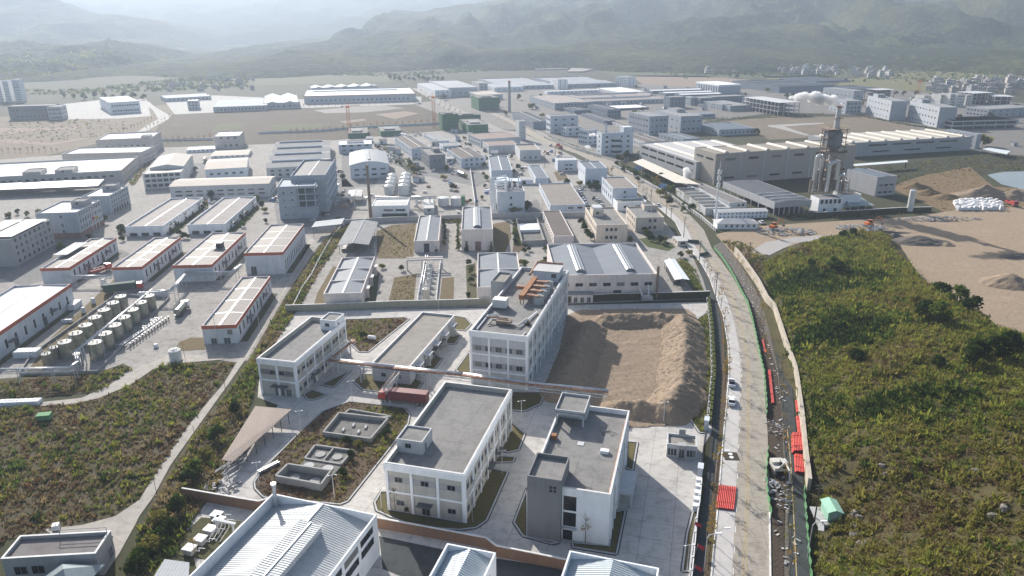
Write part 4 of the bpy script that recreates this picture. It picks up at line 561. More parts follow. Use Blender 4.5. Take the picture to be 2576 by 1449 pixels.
('bare_patch','g_conc_far',.04,[(-222.9,837),(-193.2,866),(-149.9,885),(-121.6,852),(-160.3,815),(-202.4,808)]),
('bare_patch','g_tan',.04,[(-146,796),(-117.5,822),(-99.7,802),(-118.1,752)]),
('bare_patch','g_farm',.04,[(-237,712),(-211.9,725),(-170.7,716),(-183,688),(-216.7,676)]),
('bare_patch','g_farm',.04,[(-286,721),(-262,735),(-254,685),(-274,666)]),
('yard_patch','g_asph2',.07,[(-228.1,508),(-204.9,513),(-185.1,467),(-159.4,380),(-195.8,431)]),  # yard patches: darker ground, partly painted in for shadows between the buildings
('yard_patch','g_asph2',.07,[(-147.3,453),(-115.2,478),(-89.9,417),(-79.6,345),(-110.6,332),(-127.1,379)]),
('yard_patch','g_asph2',.07,[(-126.1,540),(-117.7,558),(-83.8,464),(-82.5,428),(-101.7,428)]),
('yard_patch','g_asph2',.07,[(-76.2,522),(-45.3,529),(-11.5,449),(-20.5,426),(-58,463)]),
('yard_patch','g_asph2',.07,[(7,376),(14,394),(21.8,286),(15.2,286)]),
('yard_patch','g_asph2',.07,[(36.3,424),(53,447),(57.5,374),(43.1,358)]),
('yard_patch','g_asph2',.07,[(-249,342),(-222.3,349),(-162.4,295),(-165.3,284),(-183.4,256),(-198.5,265)]),
('grass_strip','g_grassd',.1,[(-166.6,260),(-164.4,260),(-167,297),(-169.2,297)]),
('grass_strip','g_grassd',.1,[(-139.1,260),(-136.9,260),(-139.4,297),(-141.6,297)]),
('grass_strip','g_grassd',.1,[(-113.2,261),(-111,261),(-113.6,303),(-115.8,303)]),
('grass_strip','g_grassd',.1,[(-88.5,269),(-86.3,269),(-89,308),(-91.2,308)]),
('grass_strip','g_grassd',.1,[(-83.8,203.9),(-81.6,204.1),(-85,246),(-87.2,246)]),
('grass_strip','g_grassd',.1,[(-149.2,183.4),(-147,183.6),(-150.6,235),(-152.8,235)]),
('grass_strip','g_grassd',.1,[(-161,326),(-158.8,326),(-162.8,380),(-165,380)]),
('grass_strip','g_grassd',.1,[(-133.3,328),(-131.1,328),(-135,381),(-137.2,381)])]
WALLS = [
('boundary_wall','weathered white capped boundary wall behind the long workshop','wall','w_mossy',2.3,.3,[(-77,228.6),(-62.1,229.7),(-40.3,232),(-19.9,233),(-8,234)],6,None),
('boundary_wall','ivy covered boundary wall behind the earth pit','wall','w_ivy',2.6,.4,[(19.4,235),(34.9,237),(56.1,238),(69.8,239)],0,None),
('boundary_wall','brown brick boundary wall along the bottom compound','wall','w_brown',2.4,.25,[(-26.4,115.9),(-5.1,109.9),(-3.2,107.7),(9.5,103.9),(26.2,99.3)],0,None),
('boundary_wall','brown brick wall with white cap beside the big metal shed','wall','w_brown',2.4,.25,[(-68.2,125.7),(-58.7,123.2),(-51,121.2),(-48.5,122.5)],0,None),
('boundary_wall','grey concrete wall across the middle of the works behind narrow warehouses','wall','w_grey',2.4,.25,[(-81.8,341),(-60.9,346),(-45.8,348),(-25.1,350),(-9.6,353),(16.2,353),(36.7,354)],0,None),
('boundary_wall','thin white wall dividing two works yards','wall','w_white',2.2,.25,[(-27,473),(-23,424),(-19.5,379)],0,None),
('retaining_wall','long beige concrete retaining wall at the foot of the overgrown hill','wall','w_beige',3,.7,[(61.4,126.7),(64.8,137.5),(69.9,153),(75.7,171.7),(78.1,180),(81.3,195.8),(87.8,224.8),(88,233),(90.7,251),(92.3,269),(93.3,282),(93.6,290)],0,None),
('hedge_fence','clipped green hedge fence with white posts beside the dark footpath','fence','w_hedge',1.6,.7,[(69.2,238),(68,232),(63.5,211),(56,180.1),(54,173.6),(47.8,153.3)],14,'w_white'),
('fence','low white railing fence with green strip beside the compound lawn','fence','w_white',1.5,.2,[(39.8,129.3),(37.5,121.7),(36.2,118.2),(33.9,110.4),(30.9,100.6)],10,'w_white'),
('green_fence','bright green mesh hoarding along the trench side of the road','fence','w_green',1.4,.08,[(87,298),(87,289),(86.2,276),(84.7,260),(82.9,246),(81.5,233),(79,220.6),(75.9,206.9),(72.5,192.5),(69.7,179.9),(68.8,176.7),(64.5,162),(62.6,156.5)],0,None),
('green_fence','short green mesh hoarding beside the excavator','fence','w_green',1.4,.08,[(58.1,142.1),(56.3,137),(54.4,132.2),(52.2,124.4),(50.9,118.5)],0,None),
('green_fence','green mesh hoarding at the lower right along the service road','fence','w_green',1.5,.08,[(60.7,127.2),(58.2,119.8),(55.4,111.4),(51.8,100.5)],0,None),
('hoarding','grey and green site hoarding closing half of the far carriageway','fence','w_dkgreen',1.6,.08,[(77.8,307),(82.3,306),(82.1,289),(78.3,287)],0,None),
('boundary_wall','white rail wall of the bank beside the banded warehouses','wall','w_white',1,.2,[(-81.9,339),(-81.8,316),(-79.6,285),(-77.8,266),(-77.4,251),(-75.4,231)],12,None),
('boundary_wall','long pale wall along the far road past the brown field','wall','w_white',2,.3,[(-225,652),(-173.5,665),(-153.4,680),(-104.4,698),(-66.8,711)],0,None),
('boundary_wall','white wall in front of the green netted foundations','wall','w_white',2,.3,[(-296,615),(-252,618)],0,None),
('boundary_wall','railing wall along the road in front of the long grey factory','wall','w_grey',1.6,.25,[(69.6,486),(76.4,457),(82.8,423),(87.9,402),(90.5,378),(93.9,349),(95,325)],14,None),
('boundary_wall','ivy topped wall and bank below the steel tower','wall','w_ivy',2.2,.5,[(151.5,351),(174.4,355),(197.2,360),(214.8,361)],0,None),
('boundary_wall','pale wall facing the road in front of the white offices','wall','w_grey',2.2,.3,[(22.3,647),(33.5,601),(49.3,556),(64.9,521)],0,None)]
BERM = [(4,[(24.3,210.2),(20.4,195.1),(17,181.7),(14.7,172.8),(13.1,169.7)]),(3.6,[(30.8,216.9),(36.8,216.4),(45.1,217.5),(51.1,215.7)]),(4.4,[(54.2,213.3),(52.4,201),(49,186.9),(44.9,171.6),(43.6,167),(39.1,159.5)]),(3.2,[(26.3,160),(32.1,159.3),(37.2,158.5)])]
BERMPOLY = [(18.4,222.4),(30.4,228.4),(44,229.1),(59.2,228.9),(61.3,219.2),(51.7,180.2),(47.4,165.9),(41.4,160.2),(38.2,153.4),(28.4,152.2),(22.7,161.8),(9.4,167.9),(12,180.7)]
HILL = [(92.7,240,2.6),(88.9,222.3,2.8),(85,204.2,2.8),(80,183.3,2.8),(75.2,168,2.8),(70.4,151.6,2.8),(65.8,138,2.6),(62.7,127.4,1.2),(58.1,114.7,.6),(54.1,103.2,.6),(65.1,116.4,2.5),(62.3,108.3,2.5),(77.5,116.3,9),(106.8,285,1),(121,293,2),(141.5,307,2.2),(154.5,316,2.2),(168,312,2),(160,293,3),(152.6,271,4.5),(144.3,243,7),(138.3,219.4,9.5),(135.7,207.5,11),(135.5,195.6,12.5),(133.5,183.6,13.5),(134.3,174.5,14.5),(95.3,225.1,4.5),(93,203.1,6.5),(127.4,252,5.5),(118.5,213,9),(101.4,189.7,9),(116,181.4,12.5),(98.6,158.5,12),(115.7,152.3,15),(124,270,3.6),(73.6,128.7,8.5),(78.6,113.6,11),(96.4,118.4,15),(81.7,95.7,14),(66.5,91.6,11),(61.3,101.4,6),(73.5,90.1,11)]
HILLPOLY = [(92.6,244),(100.9,275),(122.2,296),(142.8,310),(155.6,318),(169.8,314),(162.1,296),(154.5,274),(145.4,246),(139.5,220.9),(136.5,208.9),(136.3,196.9),(134.5,185.1),(135.4,174.5),(190,150),(190,60),(70,60),(52.2,99.9),(56,110.8),(60,122.7),(62.1,127),(64.6,135.7),(69.9,151.6),(76,171.2),(78.3,183.3),(84.1,204.2),(88.6,224.1)]
SCAT = [
('weeds','dense brown and green weeds filling the field left of the path','field',5200,[(-141.7,161.1),(-120.6,164.5),(-111.1,165.8),(-105.1,172.2),(-100.4,187.6),(-80.5,189.4),(-79.8,178.5),(-79.2,157.2),(-78,139.2),(-77.3,125.5),(-80.1,119.8),(-91.1,115.7),(-103.7,108.5)]),
('weeds','tall dry weeds on the bank between path and compound','bank',3600,[(-83.1,345),(-77.7,341),(-75.8,268),(-73.4,228.2),(-73,206.7),(-71.5,184.7),(-65.1,149),(-62.5,128.7),(-63.5,116),(-62.2,98.3),(-67.7,98.4),(-72.1,114.9),(-74.4,131),(-75.9,156.1),(-75.6,177.5),(-76.5,196.6),(-80.9,245),(-84,304)]),
('weeds','weeds below the tank farm pipe rack','field',700,[(-146.4,176.5),(-135.2,179.4),(-116.6,181.6),(-111.9,187.8),(-108.3,185.2),(-109.9,172.2),(-123.5,169.1),(-140.7,168.3)]),
('weeds','reddish weeds around the concrete basins','island',1500,[(-54.1,128.5),(-55.2,130.9),(-54.9,134.7),(-50.3,152.5),(-47.8,160.4),(-42.1,165.1),(-27.6,162),(-26,158.5),(-26,154.7),(-28.5,144.2),(-34.2,124.5),(-35.3,123.6),(-51.6,126)]),
('weeds','reddish weeds on the small lot between workshop and storage building','island',700,[(-54.7,220.4),(-36.2,221.8),(-35,220.1),(-43.2,196.4),(-45.6,196.4),(-51.4,205.2)]),
('weeds','patchy weeds on the lot beside the gable canopy','dry',600,[(-62.9,328),(-58.1,339),(-47,342),(-44.2,315),(-41.4,288),(-55.8,288)]),
('weeds','dry grass on the lot beside the small tanks','dry',260,[(-44.9,262),(-37.4,266),(-34.4,233),(-42.9,233)]),
('weeds','scrub between the pit and the hedge fence','lawn',900,[(60.9,219.2),(65.3,224.7),(67.3,228.7),(55.6,180.1),(53.8,173.6),(45.9,150.1),(44.6,150.1),(43.7,156.7),(48.6,169.7),(51.4,180.2)]),
('weeds','dark scrub bank beside the pond','field',900,[(203,468),(268,489),(334,527),(377,506),(352,470),(302,457),(252,449),(218.6,411)]),
('weeds','orange dry grass mounds behind the white gas tank','dry',600,[(222.8,419),(261,451),(302,473),(284,423),(300,408),(285,387),(222.4,354),(223.9,390)]),
('weeds','green creeper along the roadside inside the factory fence','lawn',500,[(67.6,284),(70,285),(72.4,270),(69.2,243),(66.6,241),(67.8,258)]),
('weeds','scrub at the road bend beside the rubble','field',500,[(93.4,309),(101.3,308),(103.8,298),(104.9,282),(96.2,258),(95,269),(94.4,292)]),
('weeds','overgrown bank beside the gravel lot lane','field',380,[(-236,442),(-250,483),(-265,533),(-262,533),(-240,466),(-227.5,430)]),
('undergrowth','dark undergrowth between the mid yard walls and warehouses','under',420,[(-46.7,355),(-25.6,354),(-24.8,343),(-45.1,341)]),
('undergrowth','dark planting strip beside the long narrow cream building','under',260,[(.7,349),(3.1,347),(6.2,303),(1,304)]),
('undergrowth','planting strip along the long factory canopy beside the road','under',380,[(71,497),(75.5,505),(96.3,409),(92.4,402)]),
('undergrowth','scrub between the white offices and the road wall','under',300,[(29.2,635),(50.9,575),(66.4,533),(63.5,521),(48.2,560),(27.6,617)]),
('undergrowth','scrub strip beside the far workshops','under',300,[(-77.2,527),(-70.8,510),(-58.3,464),(-61.8,461)]),
('undergrowth','bushes along the lane between two white warehouses','under',260,[(-162.7,328),(-162.3,342),(-166,381),(-163.5,378),(-158.4,336),(-159.3,324)]),
('undergrowth','bushes along the lane right of the second white warehouse','under',260,[(-134.3,331),(-133.9,347),(-136.4,378),(-133.7,373),(-130.3,340),(-131.2,327)]),
('undergrowth','scrub around the foot of the steel tower fence','under',420,[(138.6,356),(152.3,352),(175.7,358),(198.7,363),(216.5,364),(214.2,360),(172.6,351),(150.4,347),(136.5,350)]),
('undergrowth','green bank behind the bare lot','under',420,[(189.3,744),(292,764),(330,780),(321,758),(286,748),(183.6,721)]),
('undergrowth','scrub edge below the two grey residential blocks','under',420,[(361,769),(366,736),(376,680),(385,663),(379,653),(367,680),(354,753)]),
('undergrowth','scrub patches on the far dirt lot at left','far',380,[(-513,755),(-459,768),(-393,749),(-358,689),(-362,628),(-392,607),(-419,598),(-449,643)]),
('undergrowth','tree belt along the mountain foot','belt',900,[(-655,1392),(-387,1422),(-193.6,1378),(-52.2,1508),(64.4,1561),(327,1640),(350,1759),(3.1,1714),(-204.9,1462),(-503,1489),(-681,1448)]),
('undergrowth','trees and hedges between the right fields and villages','belt',700,[(265,1418),(453,1322),(584,1263),(641,1153),(867,1262),(1004,1467),(837,1516),(763,1712),(320,1604)]),
('undergrowth','trees scattered through the hazy left valley','belt',600,[(-775,1051),(-638,1057),(-515,1095),(-405,1156),(-480,1377),(-609,1339),(-640,1138),(-809,1099)]),
('undergrowth','grove and hedges on the wooded knoll beside the villages','belt',420,[(294,1538),(377,1674),(366,1468),(746,1673),(960,2039),(957,1874),(859,1548),(790,1442),(723,1528),(440,1323),(292,1288)])]
TREES = [
('sapling','yellowing sapling in the left kerb verge of the main road','left verge saplings',[(34.8,104.1,7.5),(35.9,107.6,7.5),(37.1,111.3,7.5),(38.4,115.2,7.5),(40.9,123.1,7.5),(43.4,130.3,7.5),(46,138.2,7.5),(49,146.9,7.5),(52.2,156.6,7.5),(56.7,172,7.5),(59.5,180.2,7.5),(61.6,189.4,7),(64.3,199.6,7),(67.1,210.9,7),(70.8,227.8,7),(72.5,237,7),(73.5,247,7),(74.3,256,7),(75.5,265,7),(76.2,272,7)]),
('sapling','yellowing sapling on the rubble strip beside the service road','rubble strip saplings',[(48.7,102.5,6.5),(50.3,107.6,6.5),(53.1,115.5,6.5),(55.2,122,6.5),(57.6,129.2,6.5),(60.5,137.5,6.5),(62.8,144.4,6.5),(65.3,151.8,6.5),(68.4,161.3,6.5),(71,169.4,6.5),(73.7,178.3,6.5),(72.4,186,6),(75.1,195.9,6),(78.1,206.9,6),(81.4,218.9,6),(84.6,233,6),(86.9,245,6),(88,256,6),(89.3,266,6),(90.6,276,6),(91.2,285,6),(91.9,293,6)]),
('sapling','golden sapling beside the main road near the factory wall','roadside golden saplings',[(73.3,410,6.5),(74.5,402,6.5),(74.5,392,6.5),(61.9,463,6.5),(64.3,459,6.5),(89.1,383,6.5),(92.5,390,6.5),(93.9,385,6.5),(93.7,376,6.5),(94.3,369,6.5),(93.9,359,6.5),(86.8,428,6.5),(87,420,6.5)]),
('orange','small orange autumn tree in the row along the far field wall','autumn trees by the far wall',[(-197.3,656,4.5),(-191.9,658,4.5),(-186.5,660,4.5),(-181.1,662,4.5),(-175.6,664,4.5),(-170.2,666,4.5),(-164.7,668,4.5),(-159.1,670,4.5),(-153.5,672,4.5),(-149.2,687,4.5),(-143.7,689,4.5),(-138.2,692,4.5),(-132.6,694,4.5),(-127,696,4.5),(-121.4,699,4.5),(-115.7,702,4.5),(-110,704,4.5),(-104.2,707,4.5),(-98.4,709,4.5),(-92.6,712,4.5),(-86.7,714,4.5),(-80.8,717,4.5),(-74.8,720,4.5),(-68.8,722,4.5)]),
('orange','small orange autumn tree at the foot of the far white halls','autumn trees by the far halls',[(-287,841,4.5),(-281,844,4.5),(-274,847,4.5),(-268,850,4.5),(-261,854,4.5),(-254,857,4.5),(-248,860,4.5),(-241,864,4.5),(-235,863,4.5),(-228.3,866,4.5),(-221.2,868,4.5),(-214,871,4.5),(-206.8,874,4.5),(-199.5,876,4.5),(-192.2,879,4.5),(-184.9,881,4.5),(-177.5,884,4.5),(-170.1,887,4.5),(-162.6,889,4.5),(-155.1,892,4.5),(-147.6,895,4.5),(-140,898,4.5),(-132.3,900,4.5),(-124.6,903,4.5),(-116.9,906,4.5)]),
('orange','small orange autumn tree on the tree lined far avenue','avenue trees',[(-126.7,1053,4.5),(-115.2,1011,4.5),(-104.6,973,4.5),(-94.7,937,4.5),(-85.5,903,4.5),(-76.9,872,4.5),(-68.9,843,4.5),(-61.4,815,4.5),(-54.3,790,4.5),(-47.6,765,4.5),(-41.4,742,4.5),(-35.5,721,4.5),(-29.8,700,4.5),(-24.5,681,4.5),(-131.4,1024,4.5),(-120.6,988,4.5),(-110.4,954,4.5),(-100.9,923,4.5),(-92,893,4.5),(-83.6,865,4.5),(-75.7,839,4.5),(-68.3,815,4.5),(-61.2,791,4.5)]),
('orange','small orange autumn tree beside the long left wall','autumn trees at far left',[(-391,559,4.2),(-387,560,4.2),(-382,560,4.2),(-378,560,4.2),(-373,561,4.2),(-369,561,4.2),(-364,561,4.2),(-360,562,4.2),(-355,562,4.2),(-351,562,4.2),(-290,604,4.2),(-286,607,4.2),(-282,609,4.2),(-278,612,4.2),(-274,614,4.2),(-269,617,4.2),(-265,620,4.2),(-261,622,4.2),(-257,625,4.2)]),
('orange','golden tree beside the curving white far road','golden trees by the far bend',[(-353,669,4),(-355,679,4),(-356,689,4),(-358,699,4),(-360,710,4),(-362,721,4),(-364,732,4),(-366,744,4),(-368,756,4),(-338,682,4),(-341,695,4),(-344,709,4),(-347,724,4),(-350,739,4),(-354,755,4),(-357,772,4)]),
('round','clipped round evergreen beside the beige office','garden evergreens',[(33.7,337,3.6),(34,328,3.6),(34.6,321,3.6),(35.3,313,3.6),(61.5,324,3.6),(61.2,318,3.6),(62.2,310,3.6),(62.1,316,3.6),(67.8,309,3.6),(65.5,306,3.6),(52.6,308,3.6)]),
('cone','dark columnar evergreen along the narrow warehouse','columnar evergreens',[(-32.3,334,5),(-30.9,325,5),(-30.3,315,5),(-29.9,306,5),(-25.7,337,5),(-24.9,325,5),(-24.5,317,5),(-23.8,307,5),(-23.1,299,5),(-19.3,296,5),(-8.7,296,5),(-40.5,296,5),(-32.4,296,5)]),
('round','dark bushy tree between the pale blue offices','office yard trees',[(40.8,427,4.5),(45.8,424,4.5),(50.5,424,4.5),(46.7,416,4.5),(49.9,413,4.5),(87.8,472,4.5),(89.5,446,4.5),(92,440,4.5),(89.4,452,4.5),(92.7,428,4.5)]),
('round','dark bushy tree in front of the piped process plant','process yard trees',[(3.9,363,5),(6,365,5),(8.1,366,5),(-7.2,368,5),(.6,362,5)]),
('round','bushy tree in the planted strip between the white warehouses','planted strip bushes',[(-180.5,322,3),(-181.6,327,3),(-154.2,324,3),(-150.2,319,3),(-148.1,318,3),(-135.8,336,3),(-135.4,341,3),(-135.3,351,3),(-135.7,361,3),(-138.9,378,3),(-162.4,331,3),(-162.6,338,3),(-176.3,315,3)]),
('round','large autumn tinted tree beside the dark dormitory wing','dormitory trees',[(365,563,10),(340,550,7)]),
('round','dark shrub on the bank below the flagpole office','bank shrubs',[(-248,361,3),(-245,366,3),(-256,366,3),(-257,360,3)]),
('round','bare brown tree beside the low dark hall','lot trees',[(174.3,653,5),(179.8,640,5),(191,646,5),(210.4,627,5),(77.4,508,5),(82.1,516,5),(85,512,5),(74.7,508,5)]),
('round','bush among the concrete basins or yard corner','yard bushes',[(-21.2,120.9,2.2),(-13.6,119.2,2.2),(-38.7,146,2.2),(-36,144.8,2.2),(-36.8,132.8,2.2),(-36.5,139.9,2.2),(-29.6,148.7,2.2)]),
('sapling','bare sapling in front of the white office block','',[(13.5,111.2,6)]),
('sapling','bare sapling in the corner lawn of the two storey building','',[(-23.7,121,6)]),
('sapling','orange leaved sapling beside the big metal shed','',[(-58.1,107.2,5)]),
('round','dark evergreen bush on the slope beside the equipment pad','slope bushes',[(-66.1,114.9,3.8),(-66.9,112.3,3.8),(-67.5,109.7,3.8),(-67.6,107.2,3.8),(-67.1,104.2,3.8),(-67,120.5,3.8),(-69.3,118.1,3.8),(-69.2,147.4,3.8),(-69.2,140.3,3.8),(-69.1,134.2,3.8),(-68.9,130.3,3.8),(-69.5,159.7,3.8)]),
('round','green bush in the lot beside the white gas tank','',[(-46.3,205.9,2.4)]),
('round','green bush beside the small tank in the weedy lot','',[(-44,207,2)]),
('round','shrub in the planting beside the two bay warehouse','planting shrubs',[(-17.5,278,2.6),(-16.1,267,2.6),(-15.4,256,2.6),(-15.5,241,2.6),(-43.6,271,2.6),(-51.7,274,2.6)]),
('round','shrub along the foot of the small lots by the garden wall','garden wall shrubs',[(5.2,293,2.8),(7.3,296,2.8),(14.1,296,2.8),(3.7,278,2.8),(5.2,275,2.8),(12.1,277,2.8),(13.8,280,2.8),(69.9,286,2.8),(74.2,289,2.8),(1.5,319,2.8),(1.4,308,2.8)]),
('round','tree among the workshops beside the dark grey block','workshop yard trees',[(-70.3,499,4),(-65.6,481,4),(-61.3,467,4),(-58.2,474,4),(-45.2,542,4),(-41.4,521,4),(-37.9,502,4),(-105.3,450,4),(-84,468,4),(-139.6,389,4),(-133.2,378,4),(-128.2,367,4)]),
('round','hazy tree on the edge of the far clearing','hazy far trees',[(298,1538,9),(303,1498,9),(307,1461,9),(334,1534,9),(338,1495,9),(341,1458,9),(370,1530,9),(378,1354,9),(382,1316,9),(385,1280,9),(420,1350,9),(422,1312,9)]),
('round','dark tree of the grove below the hill village','grove trees',[(769,1711,11),(758,1655,11),(746,1603,11),(736,1554,11),(819,1705,11),(806,1650,11),(793,1598,11),(781,1549,11),(868,1700,11),(853,1645,11),(839,1593,11),(826,1545,11),(917,1694,11),(901,1640,11)]),
('round','scattered field tree among the far paddies','paddy trees',[(940,1575,5),(869,1434,5),(881,1404,5),(762,1295,5),(809,1440,5),(602,1128,5),(691,1169,5),(676,1150,5),(537,1202,5),(539,1181,5),(557,1180,5)]),
('round','hazy tree behind the far left office yard','left yard trees',[(-601,1004,8),(-579,989,8),(-558,975,8),(-559,1002,8),(-538,987,8),(-518,972,8),(-518,999,8),(-498,984,8),(-478,970,8)]),
('round','hazy tree behind the red edged hall','tree belt behind red edged hall',[(-209.6,1306,8),(-197.7,1282,8),(-186.3,1259,8),(-184.4,1304,8),(-173,1280,8),(-162,1257,8),(-159.3,1302,8),(-148.4,1278,8),(-137.8,1255,8),(-134.3,1300,8),(-123.8,1276,8),(-113.7,1253,8)]),
('round','yard tree among the left works','left works trees',[(-105.3,333,2.8),(-123.7,457,3.4),(-124.4,405,2.8),(-111.9,417,3.4),(-163,376,3.7),(-115.2,420,4.3),(-124.3,401,2.3),(-121.1,346,3),(-136.4,422,3.6),(-120.3,442,4.5),(-126.8,419,2.4),(-106.5,453,3.8),(-157.5,438,3.3),(-93.7,396,3.3),(-142.4,399,2.3),(-129.4,338,3.1),(-95.1,357,2.9),(-209.9,479,3.3),(-85.5,346,2.9),(-168,398,4.4)]),
('round','yard tree among the central workshops','central works trees',[(-76.1,496,2.6),(-68.9,486,4.5),(-60.5,475,3.4),(-26.2,386,3.1),(-38.9,612,3.5),(-38.9,553,4.5),(48.8,418,4.7),(-110.9,527,2.3),(.1,417,4.2),(-67.4,500,3.9),(-18.4,488,3.8),(3.7,389,2.4),(7,475,3),(-22.5,386,2.6),(-15.3,444,3.7),(-32.1,575,2.5),(1.9,467,2.7),(-42.5,474,4.5),(.3,519,2.9),(-16.3,393,2.2),(33.1,428,4.4),(4.4,480,3.6),(-47.3,551,2.5),(-95.8,555,3.8),(-34.1,417,4.3),(-15.5,424,2.2),(-79.5,501,3.9),(-28.9,452,2.8),(-67.5,573,2.7),(-17.8,460,2.3),(-42.1,447,4.1),(-15.1,512,3),(-42,591,3.4),(-63.6,557,2.4),(-87.5,515,3.8),(-111.3,521,4.5),(-24.5,533,3.7),(-65.5,437,3),(-18.2,506,4.1),(-102.4,564,3.7)]),
('round','tree between the far factory halls','far factory trees',[(130.7,783,7),(37.3,736,4.8),(212.6,918,7),(65,948,7),(32,760,5.9),(79.8,824,5.9),(178.5,945,6.1),(-85.2,944,7.8),(22.5,836,6.9),(189,1048,4.8),(37.9,950,6.7),(24.4,833,7.3),(-5.8,776,5.2),(-16.5,863,7.7),(184.4,1099,5.5),(142.9,804,5.8),(175.4,780,6.3),(269,941,4.1),(-40.5,892,5.8),(87.1,832,5.3),(10.3,939,7.7),(305,969,5.3),(130.6,1110,5.9),(277,920,5.7)]),
('round','tree among the blocks at far right','far right trees',[(438,794,3.6),(352,1024,6.8),(505,976,5.7),(409,698,6.6),(401,849,6.1),(509,965,7.6),(398,1016,3.7),(526,965,6.5),(345,931,7.3),(531,942,5.6),(459,946,7.2),(455,969,7.8),(366,881,7.8),(536,786,7),(470,723,7.7),(459,888,4.4),(439,720,5.8),(360,949,6.2),(434,1000,5.2),(363,925,5.9),(490,988,4.4),(524,965,4.4)]),
('round','tree in the grounds of the left warehouses','left grounds trees',[(-206,348,5.1),(-225.7,336,2.6),(-235,343,4.2),(-216.9,320,3.4),(-196,302,3.4),(-195.9,300,2.6),(-201.4,346,5),(-185,332,3.4),(-255,357,2.6),(-184.9,332,3.8),(-222.3,324,3.8),(-212.5,348,3.3),(-221,341,4.5),(-187.4,335,2.8),(-192.9,318,3.1),(-210.7,313,3.3)]),
('round','tree beside the long grey factory','factory side trees',[(92.2,407,5.1),(77.8,451,4.4),(76.3,462,2.5),(87.9,362,3.7),(83.5,444,4.2),(91.3,374,2.8),(84.1,378,4.6),(86.3,404,3.5),(77.1,438,3.7),(89.6,413,2.9),(71.9,492,3.7),(78.9,462,2.9),(93.2,364,4.3),(85.4,389,3.6),(83.5,399,4.8),(72.9,469,2.8)]),
('round','dark evergreen tree standing in the scrub of the right hill','hill evergreens',[(138.2,220.3,4.5),(137.2,215.4,5),(135.4,205.1,6),(137.9,206.2,7),(135.2,196.9,6),(137.3,197.7,8),(135.6,192.6,6),(134.4,187.2,5),(120.6,192.5,6),(120.4,188.3,6),(118.8,192.2,5),(122.9,204,4.5),(91,175.5,4.5),(90.7,172.5,4),(120.8,259,5),(119.9,252,5),(118.5,160.3,6),(124,164.3,6),(114.7,162,6),(109.9,156,5),(103.4,158.5,4),(113.8,261,4),(115.5,253,4),(151.8,310,5),(146.6,308,4)])]
POLES = [
('lamp','white double arm lamp post at the compound kerb','compound lamp posts',[(-53.8,129.7,6),(-50.7,151,6),(-41.6,166.1,6),(-36.8,125,6),(-8,117.3,6),(-26.6,121.8,5)]),
('lamp','white double arm lamp post beside the lawn strips','lawn lamp posts',[(-8,117.3,6),(-2.4,133.6,6),(2.1,155.2,6),(36.7,154.1,6),(30.8,103.4,6)]),
('street','grey street lamp arching over the main road','street lamps',[(42.6,129.3,8),(33.8,103.4,8),(53.4,106.5,8),(35.7,104.8,8)]),
('utility','wooden utility pole with crossarms beside the main road','roadside utility poles',[(71.9,239,10),(75.4,277,10),(95.7,278,9)]),
('utility','wooden utility pole on the pavement by the factory gate','gate utility poles',[(77.3,352,11),(76.8,311,11),(78,344,7),(75.7,385,7),(22.7,488,9),(32.2,530,8),(36.2,522,8)]),
('utility','leaning concrete pole beside the green roofed hut','',[(58.8,116.9,9)]),
('thin','thin wooden pole along the left field path','field path poles',[(-73.9,126.2,5.5),(-72.7,143.6,6.5),(-76.1,170.8,6),(-129,167.9,6)]),
('thin','tall thin mast beside the wall of the works','works masts',[(-24.8,226.4,8),(-55.9,283,8),(-79.2,208.6,7)]),
('thin','slim lamp mast in the warehouse lane','warehouse lane masts',[(-90.2,202.1,12),(-96.1,192.4,6)]),
('thin','slim lamp post beside the blue walled warehouse','blue wall lamps',[(15.3,345,14),(9.1,359,6),(34.7,354,6)]),
('thin','thin mast standing at the far building site','site masts',[(-127.9,636,9),(-96.6,640,12),(-95.3,640,14),(-189.6,1178,14),(-12.6,747,16)]),
('thin','tall white mast near the right edge','right edge masts',[(425,685,18),(553,979,16),(421,685,9),(448,694,9)]),
('thin','thin mast beside the far left building','',[(-258,625,12)])]
BUNDLES = [('wide bundle of red plastic pipes on the white shoulder',10,1,(40.6,121),(44.2,120.2),(43.3,128.6)),('short wide stack of red pipes on the service road, rear of two',8,3,(62.9,140.3),(65.9,140.3),(65.5,148)),('short wide stack of red pipes on the service road, front of two',7,2,(60.9,133),(63.2,132.3),(63.2,139.8)),('narrow bundle of red pipes against the retaining wall',4,2,(67.4,148.7),(68.5,148.7),(69.8,156.4)),('small red pipe bundle with grey cover against the retaining wall',3,2,(70.7,158.4),(71.4,158.4),(72.6,164.5)),('long curved bundle of red pipes lying along the trench',4,2,(66,163.1),(66.9,163.1),(71.4,181.8)),('second long bundle of red pipes further up the trench',3,2,(74.4,193.2),(74.9,193.2),(76.5,202.4))]
